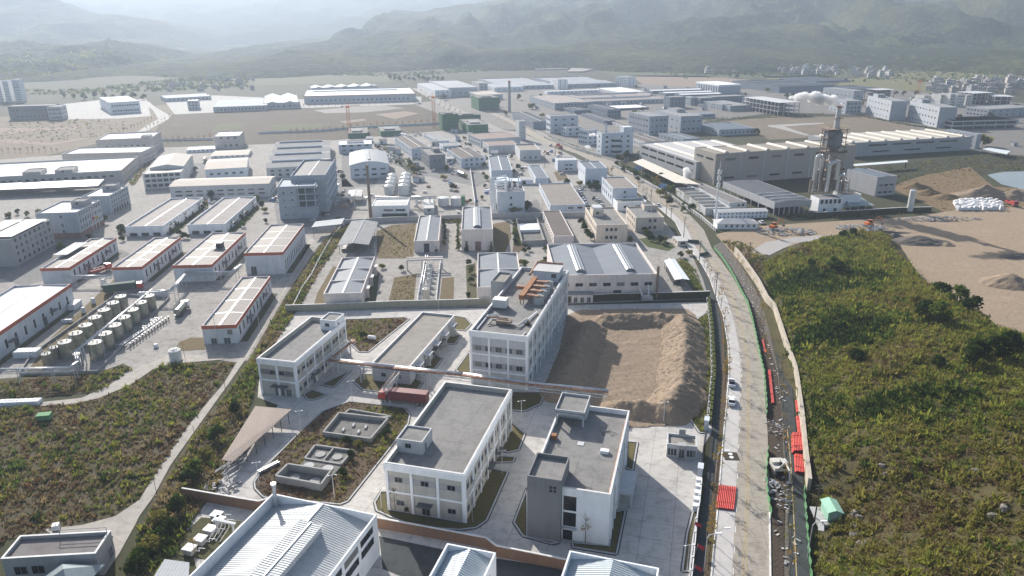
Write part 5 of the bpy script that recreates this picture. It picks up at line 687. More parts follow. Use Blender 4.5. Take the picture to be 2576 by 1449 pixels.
CARS = [
('white car with black roof on the main road, the farther of two','car','white',None,(58.9,173.7),13.5),
('white sedan on the main road, the nearer of two','car','white',None,(56,163.8),15.3),
('parked car in the yard of the white office, first in the line','car','dark','parked cars in the office yard',(45.8,392),17.4),
('parked car in the yard of the white office, second in the line','car','white','parked cars in the office yard',(46.8,389),17.7),
('parked car in the yard of the white office, third in the line','car','silver','parked cars in the office yard',(47.8,385),18.1),
('parked car in the yard of the white office, fourth in the line','car','white','parked cars in the office yard',(47.8,376),18.8),
('small parked car beside the wide brown roofed warehouse, first from its far end','car','white','cars along the brown roofed warehouse',(39,410),-26.6),
('small parked car beside the wide brown roofed warehouse, second from its far end','car','silver','cars along the brown roofed warehouse',(39.1,404),-29.1),
('small parked car beside the wide brown roofed warehouse, third from its far end','car','dark','cars along the brown roofed warehouse',(39.2,397),-30.5),
('small parked car beside the wide brown roofed warehouse, fourth from its far end','car','white','cars along the brown roofed warehouse',(39.3,391),-27.9),
('small parked car beside the wide brown roofed warehouse, fifth from its far end','car','silver','cars along the brown roofed warehouse',(39.4,385),-27.9),
('small parked car beside the wide brown roofed warehouse, sixth from its far end','car','white','cars along the brown roofed warehouse',(39.7,379),-29.4),
('small parked car beside the wide brown roofed warehouse, seventh from its far end','car','dark','cars along the brown roofed warehouse',(39.8,373),-31),
('white car parked at the kerb near the beige office','car','white',None,(77.6,375),-5.1),
('white car beside the long bungalow','car','white',None,(120.8,339),-1),
('white car on the curve of the road','car','silver',None,(73.6,395),-3.5),
('red lorry on the far stretch of the main road','truck','red',None,(37.5,566),-16.6),
('silver tanker lorry in the works lane','tanker','steel',None,(-32.2,458),-30.2),
('burgundy box trailer lorry under the pipe bridge','trailer','maroon',None,(-28.1,165.2),-77.9),
('red tipper lorry beside the red banded warehouses','truck','red',None,(-162.4,271),28.6),
('gleaming silver tanker at the tank farm loading bay','tanker','steel',None,(-112,228),-5.5),
('dark red lorry with green container at the tank farm','containerg','maroon',None,(-142.2,249),69.7),
('red flatbed lorry loaded with sand beside the white bags','truck','red',None,(263,372),-174.8),
('white lorry parked in the warehouse lane','truck','white',None,(-209.1,469),-18.3),
('white tank lorry at the end of the warehouse lane','tanker','steel',None,(-217.5,514),-17),
('dark car on the yard beside the process building','car','dark',None,(-112.7,474),91.9)]
EXCAV = [('orange excavator working beside the rubble heap, left of two','orange',(123.1,328),60),('orange excavator with raised arm on the rubble, right of two','orange',(169.8,332),80),('white excavator digging in the roadside trench','offwhite',(57.5,133.5),178)]
TANKS = [('stainless storage tank of the left tank farm row','left tank row',1.9,5,'steel',[(-131,193.5),(-131.4,199.8),(-131.8,206),(-132.3,212.3),(-132.7,218.6),(-133.1,224.9),(-133.6,231)]),('stainless storage tank of the right tank farm row','right tank row',2,5.2,'steel',[(-121.7,192.6),(-122.1,199),(-122.5,205.4),(-122.9,211.8),(-123.3,218.2),(-123.7,224.6),(-124.1,231)]),('small stainless tank at the near end of the tank farm','near small tanks',1.3,3.6,'steel',[(-133.7,188.4),(-134,192.8)]),('slim stainless tank at the near right end of the tank farm','',1.1,3.6,'steel',[(-124.8,188.2)]),('white conical silo of the left row','left silo row',2.6,5.5,'silo',[(-69.6,405),(-70.5,416),(-71.5,426),(-72.4,437)]),('white conical silo of the right row','right silo row',2.8,5.8,'silo',[(-61.3,405),(-62.3,416),(-63.2,427),(-64.1,438)]),('pale squat tank beside the green vessel','squat tanks',3,4.5,'silo',[(-36.3,379),(-29.5,379)]),('green cylindrical vessel with yellow rings','',1.2,5,'greent',[(-26,379)]),('white plastic tank standing alone at the path edge','',1.7,3.4,'silo',[(-97.9,190.6)]),('tall white gas tank standing beside the works yard','',1.5,11,'silo',[(203.3,360)]),('cream vertical tank at the head of the rack bundle','',1.3,4.5,'tan',[(-30.3,238)])]
PTS = {'tower':(167.6,375),'mast':(100.9,348),'stack':(-70,350),'brick':(-1.6,806),'crane1':(-138.2,627),'crane2':(-71.3,683),'crane3':(501,917),'hut':(62.1,117.5),'pad':(-60.2,113.7),'steam2':(103.4,428),'steam3':(61.6,517),'steam4':(53.9,490),'flag':(-193.9,325),'bags':(242,368)}
RACK = [(-50.2,179.7),(-31.7,174.6),(-13.1,170.3),(3,165.2),(23.9,160.4)]
RACK2 = [(-50.7,179.1),(-46.2,192.8)]
RACK3 = [(-30.6,172.6),(-32.9,162.7)]
TPIPE = [(-123.2,185.5),(-125.2,237)]
TPIPE2 = [(-139,176.8),(-120.7,177.5),(-120.3,181.5),(-124.1,187.3)]
TPIPE3 = [(-125.2,238),(-119.6,238),(-122.4,258),(-105.7,258),(-105,267)]
TPIPE4 = [(-168.4,256),(-149.5,256)]
TPIPE5 = [(-118.1,199.7),(-115.7,222.5)]
MPIPE = [(-99.3,380),(-78.8,378),(-72.8,380),(-46.4,377)]
MPIPE2 = [(-53,375),(-39.8,375)]
MPIPE3 = [(-101.2,419),(-100.7,385)]
POOLS = [[(-44.9,149.2),(-33.2,146.2),(-30.6,155.4),(-43.2,158.1)],[(-46.6,139),(-38,136.6),(-36.5,142.1),(-45.7,144.4)],[(-50.5,130.8),(-40.1,127.7),(-39.2,132.6),(-49.2,135.2)],[(-42,159),(-33.8,156.7),(-29.9,157.3),(-41.2,161)],[(4.5,305),(14.4,306),(12.4,344),(2.4,343)]]
SHED = [(-63,134.2),(-60.6,134.1),(-54.1,156.1),(-63.3,157.2)]
CANOPY = [(-73.2,291),(-60.1,292),(-62.4,329),(-75.5,331)]
FCANOPY = [(95,415),(107.3,404),(88.4,488),(81.1,482)]
SOLAR = [(-298,404),(-240,415),(-246,433),(-310,422)]
GATEP = [(40.1,131.9),(46.4,151.4)]
HIPROOF = [(-81.1,100.2),(-73.8,103.1),(-76.6,102.6)]
BAGS = [(-145.6,193.1),(-141.6,193.7),(-143.3,200)]
BAGFIELD = [(227.8,360),(251,360),(265,384),(237,381)]
GREENH = [[(49,1528),(117.4,1555),(117.9,1746),(72.2,1752)],[(88.9,1558),(146.9,1587),(165.6,1930),(128.7,1909)],[(110.3,1459),(137,1457),(210,1874),(178.1,1929)],[(136.5,1451),(174.1,1549),(250,1920),(217.8,1945)],[(182.2,1548),(222.4,1544),(258,1730),(221.9,1734)],[(232,1543),(254,1541),(296,1726),(273,1729)],[(276,1728),(296,1726),(338,1962),(315,1954)]]
VILL = [('small pale house in the village strip left of the wooded knoll','village left of knoll',[(578,1378,8,3),(503,1451,2,1),(521,1507,40,0),(525,1441,38,3),(588,1371,1,3),(608,1496,11,2),(506,1373,-21,1),(623,1466,33,3),(638,1500,21,3),(561,1437,-12,0),(516,1383,-4,0),(586,1433,27,0),(532,1459,27,2),(573,1469,-24,2),(642,1488,30,2),(623,1437,36,1),(580,1468,23,0),(583,1430,-11,3),(600,1488,20,4),(524,1384,-12,3),(525,1384,0,0),(546,1361,39,3),(568,1378,-15,1),(609,1438,11,3),(528,1360,-4,2),(494,1446,16,2),(588,1360,-4,1),(498,1382,-15,4),(570,1497,31,4),(507,1427,-8,4),(552,1419,-18,4),(530,1438,-21,4),(507,1482,-3,1),(609,1425,5,4),(558,1372,-3,0),(538,1414,23,3),(546,1398,20,2),(514,1490,-11,0),(543,1504,-11,0),(617,1446,-1,3),(535,1401,26,2),(528,1397,-3,4),(617,1466,32,0),(584,1419,-4,2),(584,1500,-22,4),(535,1378,-24,2)]),('small pale house in the village strip beside the grey fin office','village strip',[(430,1433,14,2),(424,1427,7,3),(443,1453,11,1),(373,1396,24,3),(485,1445,4,1),(376,1480,-9,1),(477,1457,20,2),(374,1464,19,1),(421,1428,4,0),(411,1398,-12,1),(458,1451,-12,0),(362,1401,-1,1),(393,1480,-21,0),(410,1425,39,1),(478,1450,15,4),(365,1408,1,4)]),('small pale house at the foot of the wooded knoll','village at knoll foot',[(684,1382,16,1),(602,1304,28,2),(658,1371,37,0),(681,1363,-1,1),(681,1439,-7,4),(617,1344,4,1),(649,1421,35,1),(604,1270,-18,0),(618,1295,-24,0),(660,1313,-8,0),(671,1399,33,0),(619,1348,-13,4),(622,1306,21,1),(645,1365,0,0),(636,1296,-3,2),(632,1378,37,2),(644,1339,14,1),(692,1395,-4,2)]),('small pale house in the hillside village at the right','hillside village',[(1157,1900,37,1),(1151,1909,6,0),(1225,2016,8,1),(1049,1817,1,1),(1238,2057,40,2),(1190,1997,18,4),(1105,1948,-23,0),(1136,2010,29,0),(1038,1816,-25,3),(1004,1790,28,0),(999,1791,-10,1),(1178,1996,38,1),(1090,1886,12,4),(1061,1767,14,1),(1024,1823,18,4),(1175,1976,-5,2),(1197,2042,13,0),(1028,1796,13,0),(1057,1851,40,1),(1178,1952,13,4),(1201,2034,20,4),(1079,1837,-20,2),(1011,1774,-6,3),(1103,1969,11,1),(1104,1977,-8,0),(1071,1774,35,0),(1189,2044,-2,3),(1066,1840,23,2),(1163,1909,-10,3),(1226,2017,-11,4),(1080,1812,37,0),(1097,1933,11,0),(1136,1885,9,0),(1118,1879,36,1),(1150,2028,-2,2),(1170,2008,21,1),(1244,2059,34,1),(1098,1912,3,0),(1050,1843,30,0),(1078,1904,-15,1),(1103,1801,29,0),(1166,1934,5,2),(1157,2059,19,0),(1152,1880,12,0)]),('small pale house in the hillside village cut by the right edge','hillside village east',[(1186,1743,-24,1),(1167,1794,-7,1),(1154,1722,-3,4),(1026,1560,-14,1),(1092,1612,14,2),(1184,1808,12,2),(1115,1622,5,4),(1244,1835,-12,2),(1125,1642,29,1),(1050,1685,16,2),(1065,1700,36,4),(1131,1815,19,0),(1215,1786,30,3),(1064,1618,-17,1),(1041,1592,-2,1),(1026,1574,1,3),(1224,1813,-3,1),(1112,1718,-9,0),(1065,1641,13,0),(1090,1630,2,1),(1163,1787,29,3),(1012,1579,-5,1),(1094,1727,9,3),(1063,1640,-24,3),(1158,1695,4,3),(1029,1608,4,2),(1089,1738,7,2),(1000,1591,-15,1),(1144,1708,7,1),(1056,1698,5,3),(1195,1843,-24,3),(1131,1738,-17,2),(1061,1644,28,3),(1081,1742,7,3),(1126,1668,27,4),(983,1568,11,3)]),('small pale house in the dense quarter behind the bare frames','dense quarter',[(709,1106,34,3),(644,1062,-21,4),(683,1028,-10,4),(623,980,28,4),(639,1117,30,4),(570,985,28,0),(649,1093,-23,4),(588,1046,15,0),(580,1000,7,2),(725,1117,27,2),(652,1059,-17,4),(633,1016,5,1),(643,1010,1,1),(623,977,-23,0),(641,1029,7,0),(721,1147,-20,0),(682,1127,8,2),(574,972,-2,4),(708,1050,26,3),(759,1128,33,4),(587,1018,-22,1),(600,1038,-5,1),(709,1116,1,4),(679,1060,22,4),(754,1087,-18,2),(628,1081,23,1),(754,1138,-14,0),(714,1058,10,1),(630,1050,14,1),(649,1010,-2,1),(705,1136,-8,2),(652,1151,33,0),(686,1040,27,0),(635,1044,31,0),(718,1136,-22,3),(653,984,-16,0),(770,1152,29,2),(663,1063,-11,3),(754,1100,-8,2),(673,1054,12,3),(657,1145,39,3),(673,1045,-10,3),(608,1045,-24,2),(633,1043,35,0),(682,1098,37,0),(664,1063,-22,1),(669,1169,27,1),(696,1067,7,1),(728,1076,-18,0),(598,1060,-1,3),(628,1016,30,1),(665,996,36,4),(667,1091,-23,3),(636,1122,2,2),(622,1009,5,2),(575,1021,24,3),(613,1093,16,0),(651,970,26,0),(648,1004,36,4),(625,1032,-19,4),(783,1148,-6,3),(635,1077,-2,2),(685,1053,29,2),(761,1160,19,3)]),('small hazy house in the far valley at left','hazy valley houses',[(-461,1309,26,4),(-536,1185,-5,3),(-458,1093,12,3),(-452,1236,-17,2),(-447,1300,34,4),(-534,1320,5,4),(-452,1138,40,0),(-505,1099,-25,1),(-385,1109,33,4),(-521,1188,3,2),(-487,1294,6,2),(-434,1105,24,4),(-526,1176,-13,0),(-526,1353,-22,0),(-540,1302,18,4),(-520,1199,9,1),(-407,1127,36,4),(-525,1151,1,0),(-550,1207,-4,0),(-440,1149,-8,1),(-490,1285,33,3),(-528,1305,5,1),(-490,1141,-16,3),(-461,1110,18,2),(-516,1310,-18,1),(-465,1326,2,3)]),('small hazy house below the central mountain','houses below mountain',[(-87.2,1871,16,4),(-63.4,1648,15,2),(-91.3,1620,35,1),(-110.5,1702,-25,3),(-92.6,1752,5,0),(-55.5,1692,4,3),(-36.4,1816,33,1),(-10.9,1614,26,4),(-85.8,1630,28,4),(-108.1,1619,-11,2),(-105.4,1722,31,3),(-97.5,1663,12,1),(-54.8,1706,28,1),(-96.4,1773,40,3),(-21,1716,-4,2),(-92.6,1745,14,4),(-29.2,1675,20,0),(-81.9,1670,13,1),(-12.4,1848,39,3),(-96.2,1848,-21,2),(-1.6,1652,39,3),(-76.7,1819,10,4),(-103,1832,11,0),(-2.4,1648,-24,2),(-105.5,1721,21,2),(-58.2,1739,-24,4)]),('small hazy house beside the far greenhouses','houses by greenhouses',[(259,1609,-21,4),(298,1580,-24,2),(276,1796,39,1),(264,1739,19,3),(250,1807,26,0),(240,1599,22,1),(298,1626,8,4),(295,1689,22,0),(282,1626,-21,2),(305,1650,31,0),(239,1702,-24,4),(251,1800,-8,0),(236,1668,13,2),(334,1762,-9,3),(250,1623,18,2),(272,1815,6,3),(329,1769,25,2),(259,1652,35,3),(264,1776,0,4),(261,1643,31,0)]),('small hazy house at the central mountain foot left','houses at mountain foot',[(-352,1531,35,1),(-351,1552,36,0),(-444,1577,-18,4),(-355,1564,33,2),(-336,1564,14,1),(-440,1526,16,3),(-323,1560,-16,4),(-330,1584,-12,2),(-434,1484,24,2),(-323,1542,-23,0),(-468,1580,-22,1),(-472,1595,-19,0),(-385,1499,26,4),(-442,1490,-21,2)]),('single hazy house beside the golden field','golden field houses',[(627,1257,16,0),(625,1246,32,3),(620,1241,25,0)])]
MOUNT = [('mountain',6200,3600,[(-8694,483),(-4656,403),(-4040,355),(-3575,324),(-3012,300),(-2540,289),(-2032,300),(-1652,313),(-1209,325),(-578,336),(367,374),(2247,422),(4131,411),(8221,388)],1,1),('mountain',3600,1700,[(-3942,363),(-2875,307),(-2337,279),(-2150,222),(-2051,170),(-1946,144),(-1818,139),(-1638,109),(-1498,59),(-1357,2),(-1269,-40),(-1181,-85),(-1110,-131)],1,2),('mountain',3300,1430,[(-1265,-136),(-1153,-83),(-1005,-2),(-863,36),(-692,39),(-604,74),(-505,145),(-379,139),(-209,167),(28,197),(363,241),(694,286),(1190,313),(1865,264),(3336,347)],1,3),('hill_ridge',2100,1250,[(-2361,102),(-1720,78),(-1402,47),(-1336,50),(-1273,38),(-1186,35),(-1106,55),(-1043,41),(-971,17),(-910,-15),(-872,-53)],1.2,4),('hill_ridge',1750,(960,1330),[(-1902,40),(-1355,37),(-1175,27),(-1076,22),(-1024,8),(-964,30),(-908,36),(-867,9),(-798,-15),(-773,-33)],1.2,5),('hill_ridge',2700,1750,[(235,-61),(390,-21),(472,25),(580,84),(702,122),(759,109),(863,49),(1005,29),(1151,-6),(1297,-33)],1.3,6),('hill_ridge',2550,1700,[(489,-28),(633,9),(747,193),(876,204),(1062,167),(1134,124),(1251,55),(1353,5),(1464,-19)],1.3,7),('hill_ridge',2050,1600,[(481,-31),(545,-14),(606,19),(661,2),(746,16),(833,3),(899,-6),(988,-24)],1.3,8),('hill_ridge',2500,1980,[(1271,-50),(1367,0),(1453,24),(1551,54),(1667,88),(1814,137),(2426,216)],1.4,9)]
ROCKS = [(103.1,270),(105.9,273),(106.1,269),(102.5,264),(102,258),(105.5,262),(105.3,257),(101.1,253),(102.8,248),(102.7,244),(100.4,240),(97.9,236),(107.4,240),(109.6,242),(109.8,239),(97.5,226.5),(97.1,222.9),(94.2,216.8),(94.8,215.2),(92,212.7),(103.5,226.4),(102.6,221.9),(100.2,216.7),(99.1,207.8),(99.8,211),(86.4,184.5),(84.8,182.6),(91.1,207.9),(94.8,212.7),(101.3,247),(65.7,115),(65.6,113.5),(64,111.6),(62.8,109.2),(62.1,106),(62.2,104.7),(76.2,131.2),(73.9,123.5),(73.5,121.3),(84.2,113.8),(85.8,114.3),(81.5,101.5),(83.4,102.3)]
TANKBUND = [(-142.4,195.1),(-138,182.1),(-116.8,183.1),(-118.5,200.3),(-122.2,241),(-142.8,245)]
LIDPAD = [(-48,134.9),(-38.8,132.9),(-37.8,136.3),(-46.6,138.5)]
PFCAN = [(-91.2,319),(-78.7,324),(-79.4,335),(-91.8,329)]
FRAME = [(-41.5,271),(-27.2,272)]
VROW = [(-30,235),(-32.6,281)]
CORNER = [(-62.1,98.7),(-55.5,98.6),(-57.4,103.6),(-62.2,104.5)]
YCANOPY = [(-89,385),(-81.2,386),(-83.8,402),(-91.4,401)]
BCANOPY = [(59.7,250),(65.2,250),(65,275),(60.4,273)]
PCANOPY = [(343,529),(347,507),(358,520),(352,535)]
WCANOPY = [(218.4,460),(260,473),(263,480),(221.1,467)]
SIGNS = [(87.4,403,20,'large blue overhead road sign beside the main road, nearer one'),(82.7,457,20,'small blue overhead road sign beside the main road, farther one')]
REDFLAGS = [(34.4,114.4),(33.4,108.1),(31.6,102.7)]
PADUNITS = [(-58.6,118.8),(-57.5,117.2),(-58.2,114.5),(-59,111.7),(-59.9,109.1)]
BAGSTACKS = [(-146,193.1,6,3,2,'big block of white bags beside the left red banded warehouse'),(-151.5,231,2,5,2,'long stack of white bags near the tank farm lane'),(-145.6,228.4,1,1,2,'small stack of two white bags beside the long one'),(-147.8,220.1,3,1,1,'three white bags on the lane edge'),(-154.1,257,1,2,2,'stack of white bags below the thin pipe rack'),(-133.1,243,9,1,2,'row of white bag stacks behind the tank rows'),(-131.9,164.8,9,2,1,'line of grey drums along the concrete loop road'),(-108.2,200.2,1,1,1,'single white bag on the concrete beside the manifold'),(-146.9,237,1,1,2,'pair of white bags by the tank row end')]
RUBBLE = [('heap of broken concrete beside the left orange excavator',(126.8,323),14,6,170,.8),('heap of broken concrete beside the right orange excavator',(164.5,329),12,5,130,.8),('long strip of rubble across the sand lot',(208.6,344),22,4,120,.8),('broken concrete in the trench by the excavator',(54.5,125.3),1.8,6,90,.28),('grey scrap and planks beside the storage shed',(-61.2,129.3),4,3,60,.4),('rubble and scrap at the far building site',(-92.7,640),20,10,120,.9),('pile of scrap beside the white roofed yard',(-86.2,515),10,16,110,.9),('broken stones in the excavated trench end',(62.6,150.5),1.8,5,40,.22)]
MOUNDS = [('dark soil heap at the back of the sand lot',179.5,306,14,7,3.2,'g_rubble',-.1),('small soil heap beside the dark one',189,301,4,3,1.4,'g_sandp',0),('pale sand heap at the right edge',184.2,252,11,8,4,'g_sandp',0),('large grey sand heap behind the white bags',261,392,22,10,6.5,'g_sandp',0),('sand heap behind the red flatbed lorry',276,389,16,9,5,'g_sandp',0),('brown earth heap beside the works fence',236,416,10,6,3,'g_orange',0),('brown earth heap on the orange bank',235,400,9,6,3,'g_orange',0),('brown earth heap near the bag block',239,390,9,6,3,'g_orange',0),('soil heap on the far right of the lot',208.7,284,8,4,2,'g_rubble',0),('rough spoil heap at the corner of the gravel track',171.7,312,6,4,2.4,'g_rubble',0),('low dark spoil ridge across the sand lot',169,320,16,2.2,1.6,'g_rubble',.05)]
MANHOLE = (49,139.6)
GASTANK = (-43.3,204.3)
SKIP = (-116.2,157.7)
IBC = (-88.7,115.9)
LADDER = (-62,136.1)
TROUGH = (-53.8,136)
STRIPLINE = [(48.2,102.2),(54.3,119.8),(59.2,134.3),(64,148.6),(69.6,165.7),(73.5,179.2),(75.7,195.9),(80.7,214.7),(85.1,237),(87.6,258),(88.6,274),(89.4,292)]
CLUTTER = [('crates','stack of crates and pallets in the left works yards','left yard crates',[(-127,389),(-96.3,390),(-126.1,413),(-184.4,385),(-93.3,360),(-82.7,337),(-103.4,336),(-154.3,444),(-106.5,447),(-89.2,343),(-154.4,393),(-87.3,375),(-183.3,383),(-169.9,398),(-162.9,392),(-113.2,455),(-162.1,372),(-105,420),(-181.4,431),(-189,447),(-84.2,370),(-133.5,391),(-175.6,445),(-167.9,389),(-163.3,385),(-198.5,439),(-196.5,426),(-132.1,420),(-168.1,421),(-130.4,394),(-99.4,347),(-156.7,426),(-129.1,407),(-79.3,342)]),('crates','stack of crates and pallets among the central workshops','central yard crates',[(31.1,460),(-27.6,531),(-27,467),(-54,558),(-82.4,522),(-102.4,569),(-52.4,472),(-65.6,523),(-75.3,520),(-42.8,496),(-35.5,464),(-37.4,586),(-62,566),(-50.3,583),(-75.5,462),(-.4,410),(-64.7,571),(-101.5,559),(5.2,460),(-15,411),(-37.8,482),(-45.7,508),(-1.5,533),(-99.2,509),(-65.8,506),(-13,412),(-55.2,521),(-92.4,566),(12.8,489),(-32.4,537),(42.1,415),(-91,543),(-36.4,462),(-35.5,431),(2,439),(-61.7,463),(-35.2,585),(8,481),(4.3,440),(-92.9,555),(-9.4,513),(-32.3,424),(4.7,392),(-84.3,517)]),('crates','stack of goods in the lane beside the white offices','office lane goods',[(19.5,577),(54.8,470),(33.7,500),(52.3,497),(57,422),(28.1,537),(51.9,506),(35.7,528),(66.1,434),(30.8,507),(23.6,546),(35.6,538),(29.9,574),(43.7,512),(66.6,447),(28.9,545)]),('drums','cluster of drums beside a process yard wall','process yard drums',[(-11,399),(-63.2,396),(-42.5,387),(-50.2,425),(-63.5,387),(-80.4,403),(-24.2,348),(-50.7,410),(-50.8,394),(-32.6,412),(-66,416),(-51.8,377),(-20.1,388),(-75.4,431),(-90.4,393),(-25.2,386),(-40.4,350),(-97.3,413),(-29.1,377),(-49.9,386),(-75.6,427),(-97.7,417),(-14.9,407),(-26.9,362),(-67.7,396),(-36,415)]),('shed','small lean-to shed among the workshops','small lean-to sheds',[(-75.3,451),(-106.4,589),(-14.6,526),(5.1,432),(-37.2,627),(-1.8,498),(-108.3,576),(-42,605),(-63.3,580),(-45.4,505),(-21.4,550),(-56.5,440),(-66.8,492),(-82.3,542),(-87.4,552),(-89.5,622),(-34.5,537),(-90.2,564),(-57.2,440),(-53.1,651),(-118.8,599),(-94,511)]),('shed','small lean-to shed in the far factory cluster','far lean-to sheds',[(56.5,732),(64.5,730),(167.8,785),(182.4,862),(223.3,949),(195.2,877),(52.7,962),(248,1062),(214.4,836),(203.9,931),(154.2,865),(130.7,872),(194.7,926),(168.6,800),(204.2,890),(42.5,740),(27.3,840),(112.1,864),(142.8,768),(170.3,826),(128.1,941),(156.3,766),(93.5,994),(210.6,816),(43.5,745),(223.9,1094)]),('shed','small hut at the edge of the far right lots','far right huts',[(444,845),(474,693),(466,862),(369,944),(430,890),(422,816),(496,921),(425,862),(443,959),(367,833),(388,561),(400,815),(418,727),(369,825),(407,700),(483,889)])]

# ------------------------------------------------------------------ ground
def ground():
 m = MB(); m.face([(-9700,-300,0),(9700,-300,0),(9700,9100,0),(-9700,9100,0)])
 put('ground',m.data('ground','g_base'),kind='structure')
 for name,k,z,poly in PATCH:
  m = MB(); m.sheet(poly,z)
  put(name,m.data(name,k),kind='structure')
  if name in ('lawn','weed_island','weed_lot'):
   kb = MB(); dr = MB(); n = len(poly)
   for a,b in zip(poly,poly[1:]+poly[:1]):
    a = Vector(a); b = Vector(b); d = b-a
    if d.length < .3: continue
    nrm = Vector((-d.y,d.x)).normalized()*.16
    kb.prism([a-nrm,b-nrm,b+nrm,a+nrm],.05,z+.14)
    n2 = nrm*2.3; dr.prism([a-n2,b-n2,b+n2,a+n2],.05,z+.015)
   put('kerb',kb.data('kerb','w_grey'),kind='structure'); put('drain_channel',dr.data('drain_channel','g_asph'),kind='structure')
 L,R = ROAD
 def strip(name,A,B,z,k):
  m = MB()
  for i in range(len(A)-1): m.face([(*A[i],z),(*B[i],z),(*B[i+1],z),(*A[i+1],z)])
  return put(name,m.data(name,k),kind='structure')
 strip('road',L,R,.12,'g_road')
 n = len(SHOULDER); strip('road_shoulder',L[:n],SHOULDER,.126,'g_shoulder')
 def offs(pts,d):
  o = []
  for i,p in enumerate(pts):
   a = Vector(pts[max(0,i-1)]); b = Vector(pts[min(len(pts)-1,i+1)]); t = (b-a).normalized(); o.append((p[0]+t.y*d,p[1]-t.x*d))
  return o
 for d in (-.25,.25): strip('road_marking',offs(YLINE,d-.09),offs(YLINE,d+.09),.13,'yline')
 strip('road_marking',offs(SLINE,-.1),offs(SLINE,.1),.13,'yline')
 W = WLINE; m = MB()
 for i in range(len(W)-1):
  a = Vector(W[i]); b = Vector(W[i+1]); d = (b-a); l = d.length; d /= l; s = 0.
  while s+2 < l:
   p,q = a+d*s,a+d*(s+2); nn = Vector((-d.y,d.x))*.07
   m.face([(*(p-nn),.134),(*(q-nn),.134),(*(q+nn),.134),(*(p+nn),.134)][::1]); s += 6
 put('road_marking',m.data('road_marking','wline'),kind='structure')
 for side,pts in (('l',L[:14]),('r',R[:3])):
  kb = MB()
  for a,b in zip(pts,pts[1:]):
   a = Vector(a); b = Vector(b); d = (b-a).normalized(); nn = Vector((-d.y,d.x))*.15
   kb.prism([a-nn,b-nn,b+nn,a+nn],0,.26)
  put('kerb',kb.data('kerb','cap'),kind='structure')
ground()
# mountains: each ridge a sheet of terrain with spurs
FOREST = []
def mountains():
 for i,(name,dist,foot,cr,rough,seed) in enumerate(MOUNT):
  xs = np.array([c[0] for c in cr],float); zs = np.array([c[1] for c in cr],float)
  nx,ny = 380,96
  x = np.linspace(xs[0],xs[-1],nx); t = np.linspace(0,1.3,ny)
  X,Tt = np.meshgrid(x,t)
  ze = np.clip(np.interp(x,xs,zs),0,330)[None,:]*np.ones_like(X)
  fade = np.clip((X-xs[0])/(.08*(xs[-1]-xs[0])),0,1)*np.clip((xs[-1]-X)/(.08*(xs[-1]-xs[0])),0,1) if i else 1.
  if isinstance(foot,tuple): foot = foot[0]+(foot[1]-foot[0])*np.clip((X-xs[0]*.62)/(xs[-1]-xs[0]*.62),0,1)
  L = dist-foot; k = (dist/1750.)**.8
  Y = foot + L*Tt + (fbm(X/(300.*k),Tt*2,3,seed+50)-.5)*L*.5*(1-np.clip(Tt,0,1))
  w = (fbm(X/(260.*k),Y/(260.*k),3,seed+9)-.5)*1.7
  sp = fbm(X/(125.*k)+w,Y/(300.*k)+w*.8,4,seed,.42,True)
  lo,hi = np.percentile(sp,(6,97)); sp = np.clip((sp-lo)/(hi-lo),0,1)
  u = np.clip(Tt,0,1); prof = u**.8
  amp = np.clip(u*5,0,1)*np.clip((1.02-u)*3.2,0,1)
  Z = ze*prof*(1-.66*min(rough,1.2)*amp*(1-sp))
  Z = np.where(Tt > 1,ze*(1-(Tt-1)*1.5),Z)
  Z = Z + (fbm(X/34.,Y/34.,4,seed+3)-.5)*15.*np.clip(u*4,0,1)
  Z = np.maximum(Z,-.5)*fade
  Z[0] = -.8
  if name == 'hill_ridge': FOREST.append(np.stack([X,Y,Z],-1)[(Tt > .03) & (Tt < 1.03) & (Z > 1.)])
  put(name,grid_mesh(name,X,Y,Z,None,('forest' if dist < 4000 else 'forest2',)),kind='structure')
mountains()
# ------------------------------------------------------------------ hill on the right, earth berms, sand heaps
_hx = np.array([h[0] for h in HILL]); _hy = np.array([h[1] for h in HILL]); _hv = np.array([h[2] for h in HILL])
def _tps(r): return np.where(r > 0,r*r*np.log(r+1e-9),0.)
_n = len(HILL); _A = np.zeros((_n+3,_n+3)); _A[:_n,:_n] = _tps(np.hypot(_hx[:,None]-_hx,_hy[:,None]-_hy)) + np.eye(_n)*40
_A[:_n,_n] = 1; _A[:_n,_n+1] = _hx; _A[:_n,_n+2] = _hy; _A[_n:,:_n] = _A[:_n,_n:].T
_cf = np.linalg.solve(_A,np.concatenate([_hv,[0,0,0]]))
def hill_z(x,y):
 s = np.zeros_like(x)+_cf[_n]+_cf[_n+1]*x+_cf[_n+2]*y
 for i in range(_n): s = s+_cf[i]*_tps(np.hypot(x-_hx[i],y-_hy[i]))
 ins = inside(x,y,HILLPOLY); d = segdist(x,y,HILLPOLY,True)
 f = np.where(ins,np.clip((d+1.2)/2.4,0,1),np.clip(.5-d/12.,0,1)*1.0)
 f = np.where(ins,f,np.where(x < 75,np.clip(.5-d*2,0,1),f))
 s = np.clip(s,.2,18) + (fbm(x/11.,y/11.,4,3)-.5)*3.4
 return s*f - (1-f)*.25
def hill():
 x = np.arange(38,196,1.1); y = np.arange(56,330,1.4); X,Y = np.meshgrid(x,y); Z = hill_z(X,Y)
 keep = Z > -.2
 put('hill',grid_mesh('hill',X,Y,Z,keep,('g_hill',)),kind='structure')
hill()
